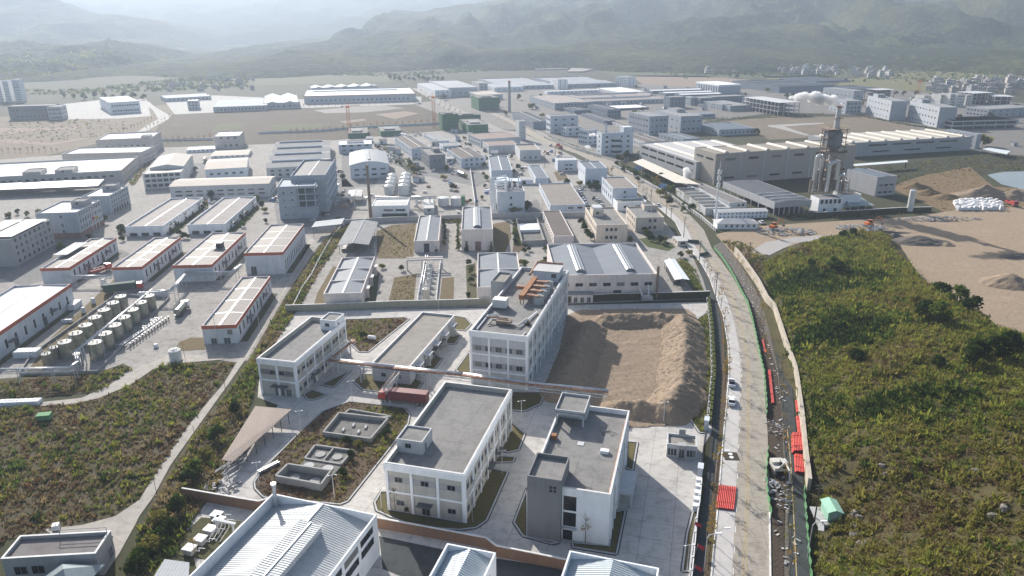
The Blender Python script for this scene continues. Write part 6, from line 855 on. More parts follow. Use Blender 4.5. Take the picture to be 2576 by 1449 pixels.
def berm_z(x,y):
 z = np.full(x.shape,-.4)
 for h,pts in BERM:
  d = segdist(x,y,pts); z = np.maximum(z,h - .66*np.sqrt(d*d+.5) + .3)
 return np.where(z > -.3,z + (fbm(x/4.,y/4.,2,21)-.5)*1.0*np.clip(z+.4,0,1) + (fbm(x/1.3,y/1.3,3,22)-.5)*.9*np.clip(z+.4,0,1),z)
def berms():
 xs = [p[0] for _,pp in BERM for p in pp]; ys = [p[1] for _,pp in BERM for p in pp]
 X,Y = np.meshgrid(np.arange(min(xs)-8,max(xs)+8,.38),np.arange(min(ys)-8,max(ys)+8,.38)); Z = berm_z(X,Y)
 P = np.array(BERMPOLY); X2,Y2 = np.meshgrid(np.arange(P[:,0].min(),P[:,0].max(),.5),np.arange(P[:,1].min(),P[:,1].max(),.5))
 Z2 = .12+.35*fbm(X2/2.5,Y2/2.5,4,61)**2+.12*np.abs(np.sin(X2*1.6+Y2*.3))*(fbm(X2/6.,Y2/6.,2,62) > .5)
 put('dirt_pit',grid_mesh('dirt_pit',X2,Y2,Z2,inside(X2,Y2,BERMPOLY),('g_sandp',)),kind='structure')
 put('earth_berm',grid_mesh('earth_berm',X,Y,Z,Z > -.1,('g_sandp',)),label='tall sandy earth berm heaped round the square pit',cat='earth bank')
 rng = np.random.default_rng(3); pts = np.column_stack([rng.uniform(min(xs)-5,max(xs)+5,5200),rng.uniform(min(ys)-5,max(ys)+5,5200)]); pts = pts[inside(pts[:,0],pts[:,1],BERMPOLY)]; z = np.maximum(berm_z(pts[:,0],pts[:,1]),.15); s = .06+.3*rng.beta(1,5,len(pts))
 V = []; F = []
 for (a,b),c,r in zip(pts,z,s):
  i = len(V); V += [(a-r,b-r*.7,c-.1),(a+r,b-r*.5,c-.1),(a+r*.2,b+r,c-.1),(a+r*.3,b-.1*r,c+r*.9),(a-r*.5,b+.3*r,c+r*.7)]; F += [(i,i+1,i+3),(i+1,i+2,i+3),(i+2,i+4,i+3),(i,i+3,i+4),(i,i+4,i+2)]
 me = bpy.data.meshes.new('clods'); me.from_pydata(V,[],F); me.materials.append(mat('g_sandp')); put('clods',me,label='loose clods and stones scattered over the pit and its berm',cat='clods',kind='stuff')
berms()
def mound(label,x,y,rx,ry,h,k,rz=0.,seed=0):
 u = np.linspace(-1.15,1.15,34); X,Y = np.meshgrid(u,u); r = np.hypot(X,Y)
 Z = h*np.clip(1-r,-.2,1)*(.75+.5*fbm(X*2.2+seed,Y*2.2,4,seed)) + (fbm(X*6,Y*6,3,seed+2)-.5)*.25*h
 Z = np.where(r > 1.05,-.3,Z)
 put('earth_mound',grid_mesh('earth_mound',X*rx,Y*ry,Z,Z > -.25,(k,)),loc=(x,y,0),rz=rz,label=label,cat='mound')
# ------------------------------------------------------------------ windows and doors
WK = {'w':('window','glass','wframe'),'s':('window','glass','darkg'),'v':('window','glass','darkg'),'d':('door','darkg','lgrey'),'g':('garage_door','dark','lgrey'),'b':('garage_door','brick','lgrey'),'bl':('door','bluedoor','trim')}  # dark panels are painted as the shade of open doorways; brick ones are doors
def win_mesh(w,h,kind,deep,var=0):
 name,pm,fm = WK[kind]; pm = ('glass','glassl','curtain')[var] if kind in 'wsv' else pm; m = MB(); p = MB(); b = min(.07,w*.06)
 o = .06; x = w/2
 m.box(-x,-o,0,x,.0,b); m.box(-x,-o,h-b,x,.0,h); m.box(-x,-o,b,-x+b,.0,h-b); m.box(x-b,-o,b,x,.0,h-b)
 if kind in 'ws':
  n = max(2 if kind == 'w' else 1,int(round(w/1.1)))
  for i in range(1,n): m.box(-x+w*i/n-.03,-o*.8,b,-x+w*i/n+.03,.0,h-b)
 if kind == 'd': m.box(-.03,-o*.8,b,.03,0,h-b)
 pz = (m if not deep else p); pz.face([(-x+b,-.02,b),(x-b,-.02,b),(x-b,-.02,h-b),(-x+b,-.02,h-b)],0 if deep else 1)
 if deep: return m.data(name,fm),p.data('pane',pm)
 return m.data(name,fm,pm),None
WR = random.Random(2)
def place_wins(root,S,w,d,h,deep=False):
 wins = S.get('wins',[]); par = S.get('par',.3)
 top = max([q[2]+q[4] for q in wins],default=0); k = min(1.,(h-par*.6-.35)/top) if top else 1.
 for q in wins:
  side,n,z,ww,wh,m0,m1,kind = q if len(q) == 8 else (*q,.05,.05,'w')
  L = w if side in 'FB' else d
  a,b = L*m0,L*(1-m1); cell = (b-a)/n; ww2 = round(min(ww,cell*.82),2); wh2 = round(wh*(k if k < .9 else 1),2); z = z*k
  if ww2 < .2: continue
  for i in range(n):
   var = WR.choice((0,0,0,0,0,1,1,2)) if kind in 'ws' else 0; fm,pm = cached(('win',ww2,wh2,kind,deep,var),lambda: win_mesh(ww2,wh2,kind,deep,var)); s = a+cell*(i+.5)
   loc,rz = {'F':((s,0,z),0),'R':((w,s,z),math.pi/2),'L':((0,d-s,z),-math.pi/2),'B':((w-s,d,z),math.pi)}[side]
   o = put(WK[kind][0],fm,root,loc,rz)
   if pm: put('pane',pm,o)
def fs(k,axis): return k+'_'+axis if k in _S else k
# ------------------------------------------------------------------ buildings
def gable_slopes(m,w,d,z0,z1,axis,bays,oh,ribs,par_in):
 # ridge along y (axis 'y') or x ; faces go up from eave z0 to ridge z1
 A,B = (w,d) if axis == 'y' else (d,w)
 x0 = par_in if par_in else -oh; y0 = par_in if par_in else -oh
 span = (A-2*x0)/bays
 def V(a,b,z): return (a,b,z) if axis == 'y' else (b,a,z)
 for i in range(bays):
  e0 = x0+span*i; r = e0+span/2; e1 = e0+span; ya,yb = y0,B-y0
  if ribs:
   n = int((yb-ya)/.5); st = (yb-ya)/n
   for j in range(n):
    y = ya+j*st
    for (ea,er) in ((e0,r),(e1,r)):
     prof = [(0,0),(.62,0),(.72,.07),(.9,.07),(1.,0)]
     for (p,hz),(p2,hz2) in zip(prof,prof[1:]):
      q = [V(ea,y+p*st,z0+hz),V(ea,y+p2*st,z0+hz2),V(er,y+p2*st,z1+hz2),V(er,y+p*st,z1+hz)]
      m.face(q if (ea > er) == (axis == 'y') else q[::-1])
  else:
   q = [V(e0,ya,z0),V(r,ya,z1),V(r,yb,z1),V(e0,yb,z0)]; p = [V(r,ya,z1),V(e1,ya,z0),V(e1,yb,z0),V(r,yb,z1)]
   m.face(q[::-1] if axis == 'x' else q); m.face(p[::-1] if axis == 'x' else p)
  for yy in (ya+.02,yb-.02): m.face([V(e0,yy,z0-.02),V(e1,yy,z0-.02),V(r,yy,z1-.02)],1)
 return [x0+span*(i+.5) for i in range(bays)]
def build(rec):
 name,label,cat,group,x,y,ang,w,d,h,S = rec
 root = empty(name,(x,y,0),R_(ang),label=label,cat=cat,group=group)
 wm = S.get('wall','lgrey'); par = S.get('par',.3); roof = S.get('roof','flat'); rm = S.get('rm','rgrey'); rise = S.get('rise',1.); sp = S.get('special'); bays = S.get('bays',1)
 th = .3; deep = bool(S.get('dirt'))
 # walls: closed shell with parapet
 if sp not in ('openshed','leanto','frameL','frameF','deck','openP'):
  zi = h-par if par > 0 else h
  for a,b,c,e in ((0,0,w,th),(0,d-th,w,d),(0,th,th,d-th),(w-th,th,w,d-th)):
   m = MB(); m.box(a,b,0,c,e,h); put('wall',m.data('wall',wm),root)
  if par > .15 and deep:
   m = MB()
   for a,b,c,e in ((-.06,-.06,w+.06,th+.04),(-.06,d-th-.04,w+.06,d+.06),(-.06,th+.04,th+.04,d-th-.04),(w-th-.04,th+.04,w+.06,d-th-.04)): m.box(a,b,h+.002,c,e,h+.10)
   put('parapet_cap',m.data('parapet_cap','cap'),root)
 if S.get('basem'):
  m = MB(); m.box(-.08,-.08,0,w+.08,d+.08,2.9); put('brick_base',m.data('brick_base',S['basem']),root)
 # roof
 pin = th-.02 if par > 0 else 0
 if roof == 'flat':
  m = MB(); m.box(pin,pin,h-par-.25,w-pin,d-pin,h-max(par,-.12) if par > 0 else h+.12)
  ro = put('roof',m.data('roof',fs(rm,'x')),root); ridges = [w/2]; ez = rz = h-par if par > 0 else h+.12; axis = 'y'
 elif roof in ('gx','gy'):
  axis = roof[1]
  rz = h-par+rise*.6 if par > 0 else h+rise; ez = rz-rise
  m = MB(); ridges = gable_slopes(m,w,d,ez,rz,axis,bays,.4,S.get('ribs'),pin)
  ro = put('roof',m.data('roof',fs(rm,axis),wm),root)
 elif roof == 'arch':
  m = MB(); n = 10; axis = 'y'; ridges = [w/2]; ez = h; rz = h+rise
  P = [(-.4+(w+.8)*i/n,h+rise*math.sin(math.pi*i/n)) for i in range(n+1)]
  for (a,za),(b,zb) in zip(P,P[1:]): m.face([(a,-.4,za),(b,-.4,zb),(b,d+.4,zb),(a,d+.4,za)])
  m.face([(a,0,z-.05) for a,z in P][::1],1)
  ro = put('roof',m.data('roof',fs(rm,'y'),wm),root)
 elif roof == 'hip':
  m = MB(); q = min(w,d)/2; o = .5; axis = 'x'; ridges = []; ez = h; rz = h+rise
  a,b,c,e = (-o,-o,h),(w+o,-o,h),(w+o,d+o,h),(-o,d+o,h); r0,r1 = (q,d/2,rz),(w-q,d/2,rz)
  m.face([a,b,r1,r0]); m.face([b,c,r1]); m.face([c,e,r0,r1]); m.face([e,a,r0])
  ro = put('roof',m.data('roof',fs(rm,'x')),root)
 else: ro = None; ridges = []; axis = 'y'; ez = rz = h
 A,B = (w,d) if axis == 'y' else (d,w)
 def V(a,b,z): return (a,b,z) if axis == 'y' else (b,a,z)
 def rbox(m,a0,b0,z0,a1,b1,z1,k=0):
  p,q = V(a0,b0,z0),V(a1,b1,z1); m.box(*p,*q,k)
 if S.get('strip'):
  sw = .3 if S['strip'] == 'light' else .2
  for r in ridges:
   m = MB(); rbox(m,r-sw,pin,rz-.03,r+sw,B-pin,rz+.12); put('ridge_cap',m.data('ridge_cap','skyl'),ro)
 if S.get('cross'):
  for j in range(S['cross']):
   yy = B*(j+1)/(S['cross']+1); m = MB()
   m.face([V(pin,yy-.14,ez+.05),V(A/2,yy-.14,rz+.05),V(A/2,yy+.14,rz+.05),V(pin,yy+.14,ez+.05)]); m.face([V(A/2,yy-.14,rz+.05),V(A-pin,yy-.14,ez+.05),V(A-pin,yy+.14,ez+.05),V(A/2,yy+.14,rz+.05)])
   put('roof_strip',m.data('roof_strip','skyl'),ro)
 if S.get('vent'):
  for r in ridges:
   v = min(1.5,A/bays*.12); m = MB(); z = rz-.25
   pr = [(-v,0),(-v,v*.45),(-v*.55,v*.75),(v*.55,v*.75),(v,v*.45),(v,0)]
   y0,y1 = B*.07,B*.86
   for k,((a,za),(b,zb)) in enumerate(zip(pr,pr[1:])): q = [V(r+a,y0,z+za),V(r+b,y0,z+zb),V(r+b,y1,z+zb),V(r+a,y1,z+za)]; m.face(q,1 if k in (1,3) else 0)
   for yy in (y0,y1): m.face([V(r+a,yy,z+za) for a,za in pr])
   rbox(m,r-.12,y0,z+v*.75,r+.12,y1,z+v*.75+.1,1)
   put('ridge_ventilator',m.data('ridge_ventilator','rslate_y' if rm == 'rslate' else 'rgrey','skyl'),ro)
 if S.get('ridgevent'):
  m = MB(); rbox(m,A/2-.8,B*.08,rz-.2,A/2+.8,B*.8,rz+.6); put('ridge_ventilator',m.data('ridge_ventilator','rmetal_y'),ro)
 if S.get('monitor'):
  c,hw,y1,mh = S['monitor']; m = MB(); a0,a1 = w*(c-hw/2),w*(c+hw/2)+.8; mz = rz-.2
  m.box(a0,.5,mz-1.2,a1,d*y1,mz+.9,1)
  n = int((d*y1-.5)/.5); st = (d*y1-.3)/n; am = (a0+a1)/2
  for j in range(n):
   yy = .4+j*st
   for p,z_,p2,z2 in ((0,0,.62,0),(.62,0,.72,.07),(.72,.07,.9,.07),(.9,.07,1,0)):
    m.face([(a0-.4,yy+p*st,mz+1.05+z_),(a1+.4,yy+p*st,mz+.95+z_),(a1+.4,yy+p2*st,mz+.95+z2),(a0-.4,yy+p2*st,mz+1.05+z2)])
  put('ridge_monitor',m.data('ridge_monitor','rsteel_y','lgrey'),ro)
  m = MB(); m.box(am-hw,.5,mz+1.02,am-hw+.3,d*y1,mz+1.2); put('ridge_cap',m.data('ridge_cap','skyl'),ro)
  m = MB(); m.box(w*.5-.2,d*y1,rz-.03,w*.5+.2,d-.4,rz+.14); put('ridge_cap',m.data('ridge_cap','skyl'),ro)
 if S.get('stack'):
  m = MB(); sx,sy = w*S['stack'][0]*0+1.2,d-1.0; m.tube((sx,sy,0),(sx,sy,h+2.6),.35,10); m.tube((sx,sy,h+2.5),(sx,sy,h+3.1),.5,10)
  put('vent_stack',m.data('vent_stack','alu'),root)
 if S.get('bvents'):
  nb = S['bvents']
  for i in range(nb):
   xx = w*(i+.55)/nb; m = MB(); r = 1.25
   m.halfcyl(xx,d*.06,d*.9,rz-.1,r,8); put('barrel_vent',m.data('barrel_vent','creamv',smooth=False),ro)
   m = MB(); m.box(xx+r*.9,d*.06,rz-.3,xx+r*1.15,d*.9,rz+.55); put('vent_louvre',m.data('vent_louvre','darkg'),ro)
 if S.get('crosswall'):
  for j in range(1,S['crosswall']):
   m = MB(); yy = d*j/S['crosswall']; m.box(th,yy-.15,h-par-1.5,w-th,yy+.15,h-.1); put('fire_wall',m.data('fire_wall',wm),ro)
 if S.get('band'):
  m = MB(); bh = S['bandh']
  for a,b,c,e in ((-.09,-.09,w+.09,-.005),(w+.005,-.005,w+.09,d+.005),(-.09,d+.005,w+.09,d+.09),(-.09,-.005,-.005,d+.005)): m.box(a,b,h-bh,c,e,h+.05)
  put('red_band',m.data('red_band',S['band']),root)
 if S.get('frame'):
  nf,nr,fl = S['frame']; zf = h-1.7; fh = zf/fl if fl == 2 else 4.6
  for i in range(nf+1):
   xx = w*i/nf; cw = .55; m = MB(); x0 = min(max(xx-cw/2,-.0),w-cw); m.box(x0,-.22,0,x0+cw,-.002,h-1.5); put('column',m.data('column','trim'),root)
  for i in range(nr+1):
   yy = d*i/nr; cw = .5; m = MB(); y0 = min(max(yy-cw/2,-.22),d-cw); m.box(w+.002,y0,0,w+.22,y0+cw,h-1.5); put('column',m.data('column','trim'),root)
  m = MB(); m.box(-.05,-.26,h-1.5,w+.26,-.002,h+.0); m.box(w+.002,-.002,h-1.5,w+.26,d+.05,h+.0); m.box(-.2,-.26,h-1.5,-.002,d+.05,h); m.box(-.2,d+.002,h-1.5,w+.26,d+.2,h)
  put('cornice',m.data('cornice','trim'),root)
  zl = [fh] if fl == 2 else [4.4,9.2]
  for z in zl:
   m = MB(); m.box(0,-.18,z-.22,w+.18,-.002,z+.22); m.box(w+.002,0,z-.22,w+.18,d,z+.22); put('floor_band',m.data('floor_band','trim'),root)
  for q in S['wins']:
   if q[0] == 'F' and (len(q) < 8 or q[7] == 'w') and (q[1] > 2 or fl == 2 and q[2] > 4):
    m = MB(); m.box(.3,-.012,q[2]-.15,w-.3,-.002,q[2]+q[4]+.15); put('wall_stripe',m.data('wall_stripe','grey'),root)
 if S.get('pilas'):
  for i in range(1,S['pilas']):
   m = MB(); m.box(w*i/S['pilas']-.35,-.3,0,w*i/S['pilas']+.35,-.005,h+.3); put('downpipe',m.data('downpipe','lgrey'),root)
 for fx,fy,fw,fd,ch,k in S.get('cabin',[]):
  m = MB(); z0 = h-par-.05
  if fw > 1.5: x0,y0,x1,y1 = fx,fy,fx+fw,fy+fd
  else: x0,y0,x1,y1 = w*fx,d*fy,w*(fx+fw),d*(fy+fd)
  x1 = min(x1,w-.01) if fx+fw < 1.01 else x1; hh = z0+ch
  if deep and k == 'white': x1,y1 = w+.02,d+.02
  t2 = .22
  for a,b,c,e in ((x0,y0,x1,y0+t2),(x0,y1-t2,x1,y1),(x0,y0+t2,x0+t2,y1-t2),(x1-t2,y0+t2,x1,y1-t2)): m.box(a,b,z0,c,e,hh+.35)
  m.box(x0+t2-.02,y0+t2-.02,hh-.2,x1-t2+.02,y1-t2+.02,hh,1)
  o = put('roof_cabin',m.data('roof_cabin',k,'rconc'),root)
  if deep or ch > 2.2:
   fm,pm = cached(('win',1.3,1.1,'w',False),lambda: win_mesh(1.3,1.1,'w',False)); put('window',fm,o,(x0+(x1-x0)*.45,y0,z0+1.2))
   if deep:
    fm,pm = cached(('win',.9,2.0,'d',False),lambda: win_mesh(.9,2.0,'d',False)); put('door',fm,o,(x1,y0+(y1-y0)*.3,z0+.05),math.pi/2)
 for side,f,z,cw in S.get('canopy',[]):
  m = MB(); m.box(-cw/2,-1.5,z,cw/2,0,z+.18)
  m.box(-cw/2,-1.5,z+.18,cw/2,-1.4,z+.32)
  loc,rz_ = {'F':((w*f,-.0,0),0),'R':((w,d*f,0),math.pi/2)}[side]
  put('door_canopy',m.data('door_canopy','darkg'),root,loc,rz_)
  if deep:
   fm,pm = cached(('win',1.8,2.4,'d',True),lambda: win_mesh(1.8,2.4,'d',True)); o = put('door',fm,root,loc,rz_); put('pane',pm,o)
 for i in range(S.get('fins',0)):
  m = MB(); yy = d*(i+.7)/(S['fins']+.4); m.box(w+.002,yy,0,w+1.4,yy+.25,min(h-.6,4)); m.box(w+.002,yy-1.6,min(h-.6,4),w+1.8,yy+1.6,min(h-.6,4)+.2); put('porch',m.data('porch',wm),root)
 for i in range(S.get('ledges',0)):
  m = MB(); z = h*(i+1)/(S['ledges']+.6); m.box(-.5,-.5,z,w+.9,-.003,z+.3); m.box(w+.003,-.003,z,w+.9,d+.3,z+.3); put('floor_ledge',m.data('floor_ledge','bgrey'),root)
 if S.get('panel'):
  m = MB(); m.box(-2.2,d*.35,h+.7,w*.3,d*.78,h+.85); put('roof_panel',m.data('roof_panel','rmetal_y'),root)
 if S.get('roofbox'):
  m = MB(); m.box(w*.62,d*.5,h-.6,w*.62+2.4,d*.5+3,h+1.7); m.box(w*.62-1.6,d*.5-.5,h+1.7,w*.62+2.6,d*.5+3.2,h+1.85); put('roof_box',m.data('roof_box','dark'),root)
 if S.get('panelroof'):
  for a,b in ((.0,.42),(.48,.98)):
   m = MB(); m.box(w*a,d*.05,h+.5,w*b,d*.97,h+.65); put('solar_panel',m.data('solar_panel','rlight_x'),root)
 if S.get('roofunit'):
  m = MB(); x0,y0,z0 = w*.1,d*.53,h-.7+2.6
  m.box(x0,y0,z0,x0+w*.3,y0+d*.18,z0+1.6); put('water_tank',m.data('water_tank','alu'),root)
 if S.get('ventpipes'):
  for i in range(7):
   m = MB(); px,py = w*(.15+.1*i),d*(.3+.08*((i*3) % 5)); m.tube((px,py,h-.6),(px,py,h+1.2),.12,6); put('vent_pipe',m.data('vent_pipe','white'),root)
 if S.get('annex'):
  m = MB(); m.box(w*.02,-3.2,0,w*.36,-.002,3.0); m.box(w*.02-.2,-3.5,3.0,w*.36+.2,-.002,3.25,1); o = put('annex',m.data('annex',wm,'rgrey'),root)
  for i in range(5):
   fm,pm = cached(('win',1.3,2.0,'d',False),lambda: win_mesh(1.3,2.0,'d',False)); put('door',fm,o,(w*(.06+.065*i),-3.2,0.1))
  m = MB(); m.tube((w-.2,-1.2,0),(w-.2,-1.2,h+3.2),.45,10); put('flue',m.data('flue','rustd'),root)
  m = MB(); m.box(w*.84,-3,.3,w*.95,-.8,1.8); m.tube((w*.85,-2,1.8),(w*.82,-1,4.6),.4,8); m.tube((w*.91,-2,1.8),(w*.91,-.5,5.4),.35,8); m.box(w*.86,-2.4,1.8,w*.93,-1.2,2.3); put('dust_extractor',m.data('dust_extractor','alu'),root)
 if S.get('gablebehind'):
  m = MB(); m.box(w*.1,d*.22,h-.4,w*.98,d*.95,h+.9,1); gable_slopes(mm := MB(),w*.9,d*.72,h+.9,h+2.6,'y',1,.4,None,0)
  o = put('upper_hall',m.data('upper_hall','rbrown_y',wm),root); put('roof',mm.data('roof','rbrown_y',wm),o,(w*.09,d*.23,0))
 if deep and d > 20:
  for i in range(4):
   yy = d*(i+.62)/4; m = MB(); m.tube((w+.3,yy,.2),(w+.3,yy,h-1.4),.07,6); put('downpipe',cached(('dp',h),lambda: m.data('downpipe','lgrey')),root,(0,0,0)) if i == 0 else put('downpipe',CACHE[('dp',h)],root,(0,yy-d*.155,0))
  for i in range(5):
   yy = d*(.12+.17*i); m = MB(); m.box(0,-.45,0,.38,.45,.65); m.tube((.39,0,.33),(.4,0,.33),.25,10); put('air_conditioner',cached('ac',lambda: m.data('air_conditioner','offw')),root,(w+.24,yy,2.9 if i % 2 else min(h-3.2,6.2)))
 SPECIAL.get(sp,lambda *a: None)(root,S,w,d,h,ro)
 place_wins(root,S,w,d,h,deep)
 return root
def sp_officeD(root,S,w,d,h,ro):
 # tall grey stair tower on the front left corner, glazed slot beside it, rear pavilion, rooftop oddments
 m = MB(); tw,td,ht = 6.4,8.0,h+2.2; x0,y0 = -.1,-1.1; z = h-1.0
 for a,b,c,e in ((x0,y0,x0+tw,y0+.25),(x0,y0+td-.25,x0+tw,y0+td),(x0,y0+.25,x0+.25,y0+td-.25),(x0+tw-.25,y0+.25,x0+tw,y0+td-.25)): m.box(a,b,0,c,e,ht)
 m.box(x0+.2,y0+.2,ht-1.0,x0+tw-.2,y0+td-.2,ht-.8,1)
 o = put('stair_tower',m.data('stair_tower','dgrey2','rconc'),root)
 for i in (0,1):
  for j in (0,1):
   q = MB(); q.box(x0+4.2+i*.75,y0-.05,ht-2.8+j*.75,x0+4.75+i*.75,y0-.002,ht-2.25+j*.75); put('window',q.data('window','glass'),o)
 for z0,z1,xx in ((6.7,9.8,9.0),(3.2,6.2,9.0),(.1,2.4,8.4)):
  q = MB(); q.box(6.6,-.06,z0,xx,-.003,z1); put('window',q.data('window','glass'),root)
 q = MB(); q.box(6.5,-.5,2.6,9.2,-.004,3.0); put('door_canopy',q.data('door_canopy','lgrey'),root)
 m = MB(); zt = h+2.2; a0,a1,b0,b1 = .05,6.5,23.3,d-.02
 m.box(a0,b0,zt-.25,a1,b1,zt,1)
 for a,b,c,e in ((a0,b0,a1,b0+.2),(a0,b1-.2,a1,b1),(a0,b0+.2,a0+.2,b1-.2),(a1-.2,b0+.2,a1,b1-.2)): m.box(a,b,zt+.002,c,e,zt+.5)
 m.box(a0+.1,b0+.1,zt-.8,a1-.1,b0+.3,zt-.26); m.box(a0+.1,b0+3.2,z,a1-.1,b1-.1,zt-.26)
 for a in (a0+.15,a1-.5): m.box(a,b0+.1,z,a+.35,b0+.45,zt-.26)
 put('roof_pavilion',m.data('roof_pavilion','lgrey','rconc'),root)
 for i in range(9):
  q = MB(); yy = 2+i*(d-3)/9; q.box(w+.002,yy,0,w+.3,yy+.45,h-.4); put('column',q.data('column','trim'),root)
 q = MB(); q.box(w+.3,12.4,3.0,w+3.2,20.4,3.5); q.box(w+2.7,12.5,0,w+3.1,13,3.); q.box(w+2.7,19.8,0,w+3.1,20.3,3.); put('entrance_porch',q.data('entrance_porch','lgrey','rconc'),root)
 q = MB(); q.box(.6,17,z+.02,1.6,18.1,z+1.0); put('roof_unit',q.data('roof_unit','rusto'),root)
 q = MB(); q.box(11.2,14.3,z+.02,12.9,15.4,z+.7); put('roof_unit',q.data('roof_unit','white'),root)
 q = MB(); q.box(6.2,16.2,z+.01,7.5,17.6,z+.10); put('sheet_stack',q.data('sheet_stack','lgrey'),root)
 q = MB(); rr = random.Random(4)
 for i in range(7): a = (10.5+rr.random()*2.4,21.5+rr.random()*2,z+.1); q.bar(a,(a[0]+rr.uniform(-1.8,1.8),a[1]+rr.uniform(-1.2,1.2),z+.25),.09)
 for i in range(5): a = (1.+rr.random()*1.5,14.2+rr.random(),z+.1); q.bar(a,(a[0]+rr.uniform(-1.,1.),a[1]+rr.uniform(-.5,.5),z+.35),.08)
 for i in range(4): a = (9.5+rr.random()*1.5,2.2+rr.random(),z+.1); q.bar(a,(a[0]+rr.uniform(-1.3,1.3),a[1]+rr.uniform(-.5,.5),z+.15),.08)
 put('scrap_frame',q.data('scrap_frame','darkg'),root)
 q = MB(); q.path([(w-.5,1,z+.3),(w-.5,d-3,z+.3)],.1,6); put('roof_pipe',q.data('roof_pipe','rustp'),root)
 S['wins'] = [('R',8,z_,1.4,1.6,.05,.03,'w') for z_ in (1.4,4.8,8.2)]
def sp_gate(root,S,w,d,h,ro):
 m = MB(); m.box(w*.36,-1.2,2.9,w*.64,.3,3.9); m.box(w*.38,-1.1,0,w*.41,-.9,2.9); m.box(w*.59,-1.1,0,w*.62,-.9,2.9); put('porch',m.data('porch','grey'),root)
 m = MB(); m.box(w*.4,d-.2,h,w*.62,d+.8,h+1.2); put('roof_block',m.data('roof_block','grey'),root)
def sp_openP(root,S,w,d,h,ro):
 f = h/4.6
 m = MB(); m.box(0,0,0,w*.5,d,h-.9); m.box(w*.5,.4,0,w,d,h*.35); put('wall',m.data('wall','bgrey'),root)
 m = MB(); m.box(w*.5+.01,d*.6,h*.35,w,d,h-.9); put('wall',m.data('wall','clad3'),root)
 for i in range(4):
  z = h*.35+i*(h*.65-.9)/3; q = MB(); q.box(-.4,-.4,z-.25,w+.8,d+.3,z+.2); put('floor_slab',q.data('floor_slab','bgrey'),root)
 for xx in (w*.52,w*.72,w*.96):
  for yy in (.1,d*.5):
   q = MB(); q.box(xx,yy,h*.3,xx+.5,yy+.5,h-.5); put('column',q.data('column','bgrey'),root)
 q = MB(); q.box(-.1,-.1,h-.9,w+.1,.3,h); q.box(-.1,d-.3,h-.9,w+.1,d+.1,h); q.box(-.1,.3,h-.9,.3,d-.3,h); q.box(w-.3,.3,h-.9,w+.1,d-.3,h); put('parapet',q.data('parapet','bgrey'),root)
 S['wins'] = [('F',2,13.,.9,.9,.05,.52,'w'),('F',2,9.2,.9,.9,.05,.52,'w'),('F',2,5.5,.9,.9,.05,.52,'w'),('F',2,1.8,.9,.9,.05,.52,'w')]
def sp_openbase(root,S,w,d,h,ro):
 q = MB(); q.box(w*.28,-.25,0,w-.1,-.003,2.4); put('bay_shade',q.data('bay_shade','dark'),root)  # solid dark box stands for the shade inside the open bay
def sp_ribs(root,S,w,d,h,ro):
 for i in range(6):
  q = MB(); q.box(.4,d*(.06+.15*i),h-.8,w-.4,d*(.06+.15*i)+.7,h-.62); put('roof_light',q.data('roof_light','skyl'),root)
def sp_openshed(root,S,w,d,h,ro):
 q = MB(); q.box(0,0,h*.55,w,.25,h-.3); q.box(0,.25,h*.45,.25,d,h-.3); q.box(w-.25,.25,h*.4,w,d,h-.3); put('cladding',q.data('cladding','clad2'),root)
 for i in range(8):
  q = MB(); q.box(w*i/7.3,.1,0,w*i/7.3+.35,.45,h*.55); put('post',q.data('post','lgrey'),root)
  q = MB(); q.box(.02,d*i/7.3,0,.3,d*i/7.3+.35,h*.45); put('post',q.data('post','lgrey'),root)
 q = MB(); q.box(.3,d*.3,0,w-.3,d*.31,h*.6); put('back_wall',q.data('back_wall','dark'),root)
 for i in range(3):
  q = MB(); q.box(1,d*(.1+.12*i),h-.35,w-1,d*(.1+.12*i)+.25,h+.3); put('roof_rib',q.data('roof_rib','skyl'),root)
def sp_leanto(root,S,w,d,h,ro):
 q = MB(); q.face([(0,0,h),(w,0,h),(w,d,h+1.6),(0,d,h+1.6)]); q.face([(0,0,h-.1),(0,d,h+1.5),(w,d,h+1.5),(w,0,h-.1)]); q.box(0,-.05,h-.15,w,0,h+.03); put('roof',q.data('roof','rgreen_x'),root)
 for i in range(4):
  for yy,z in ((.1,h),(d*.9,h+1.4)): q = MB(); q.box(w*i/3.1,yy,0,w*i/3.1+.18,yy+.18,z); put('post',q.data('post','white'),root)
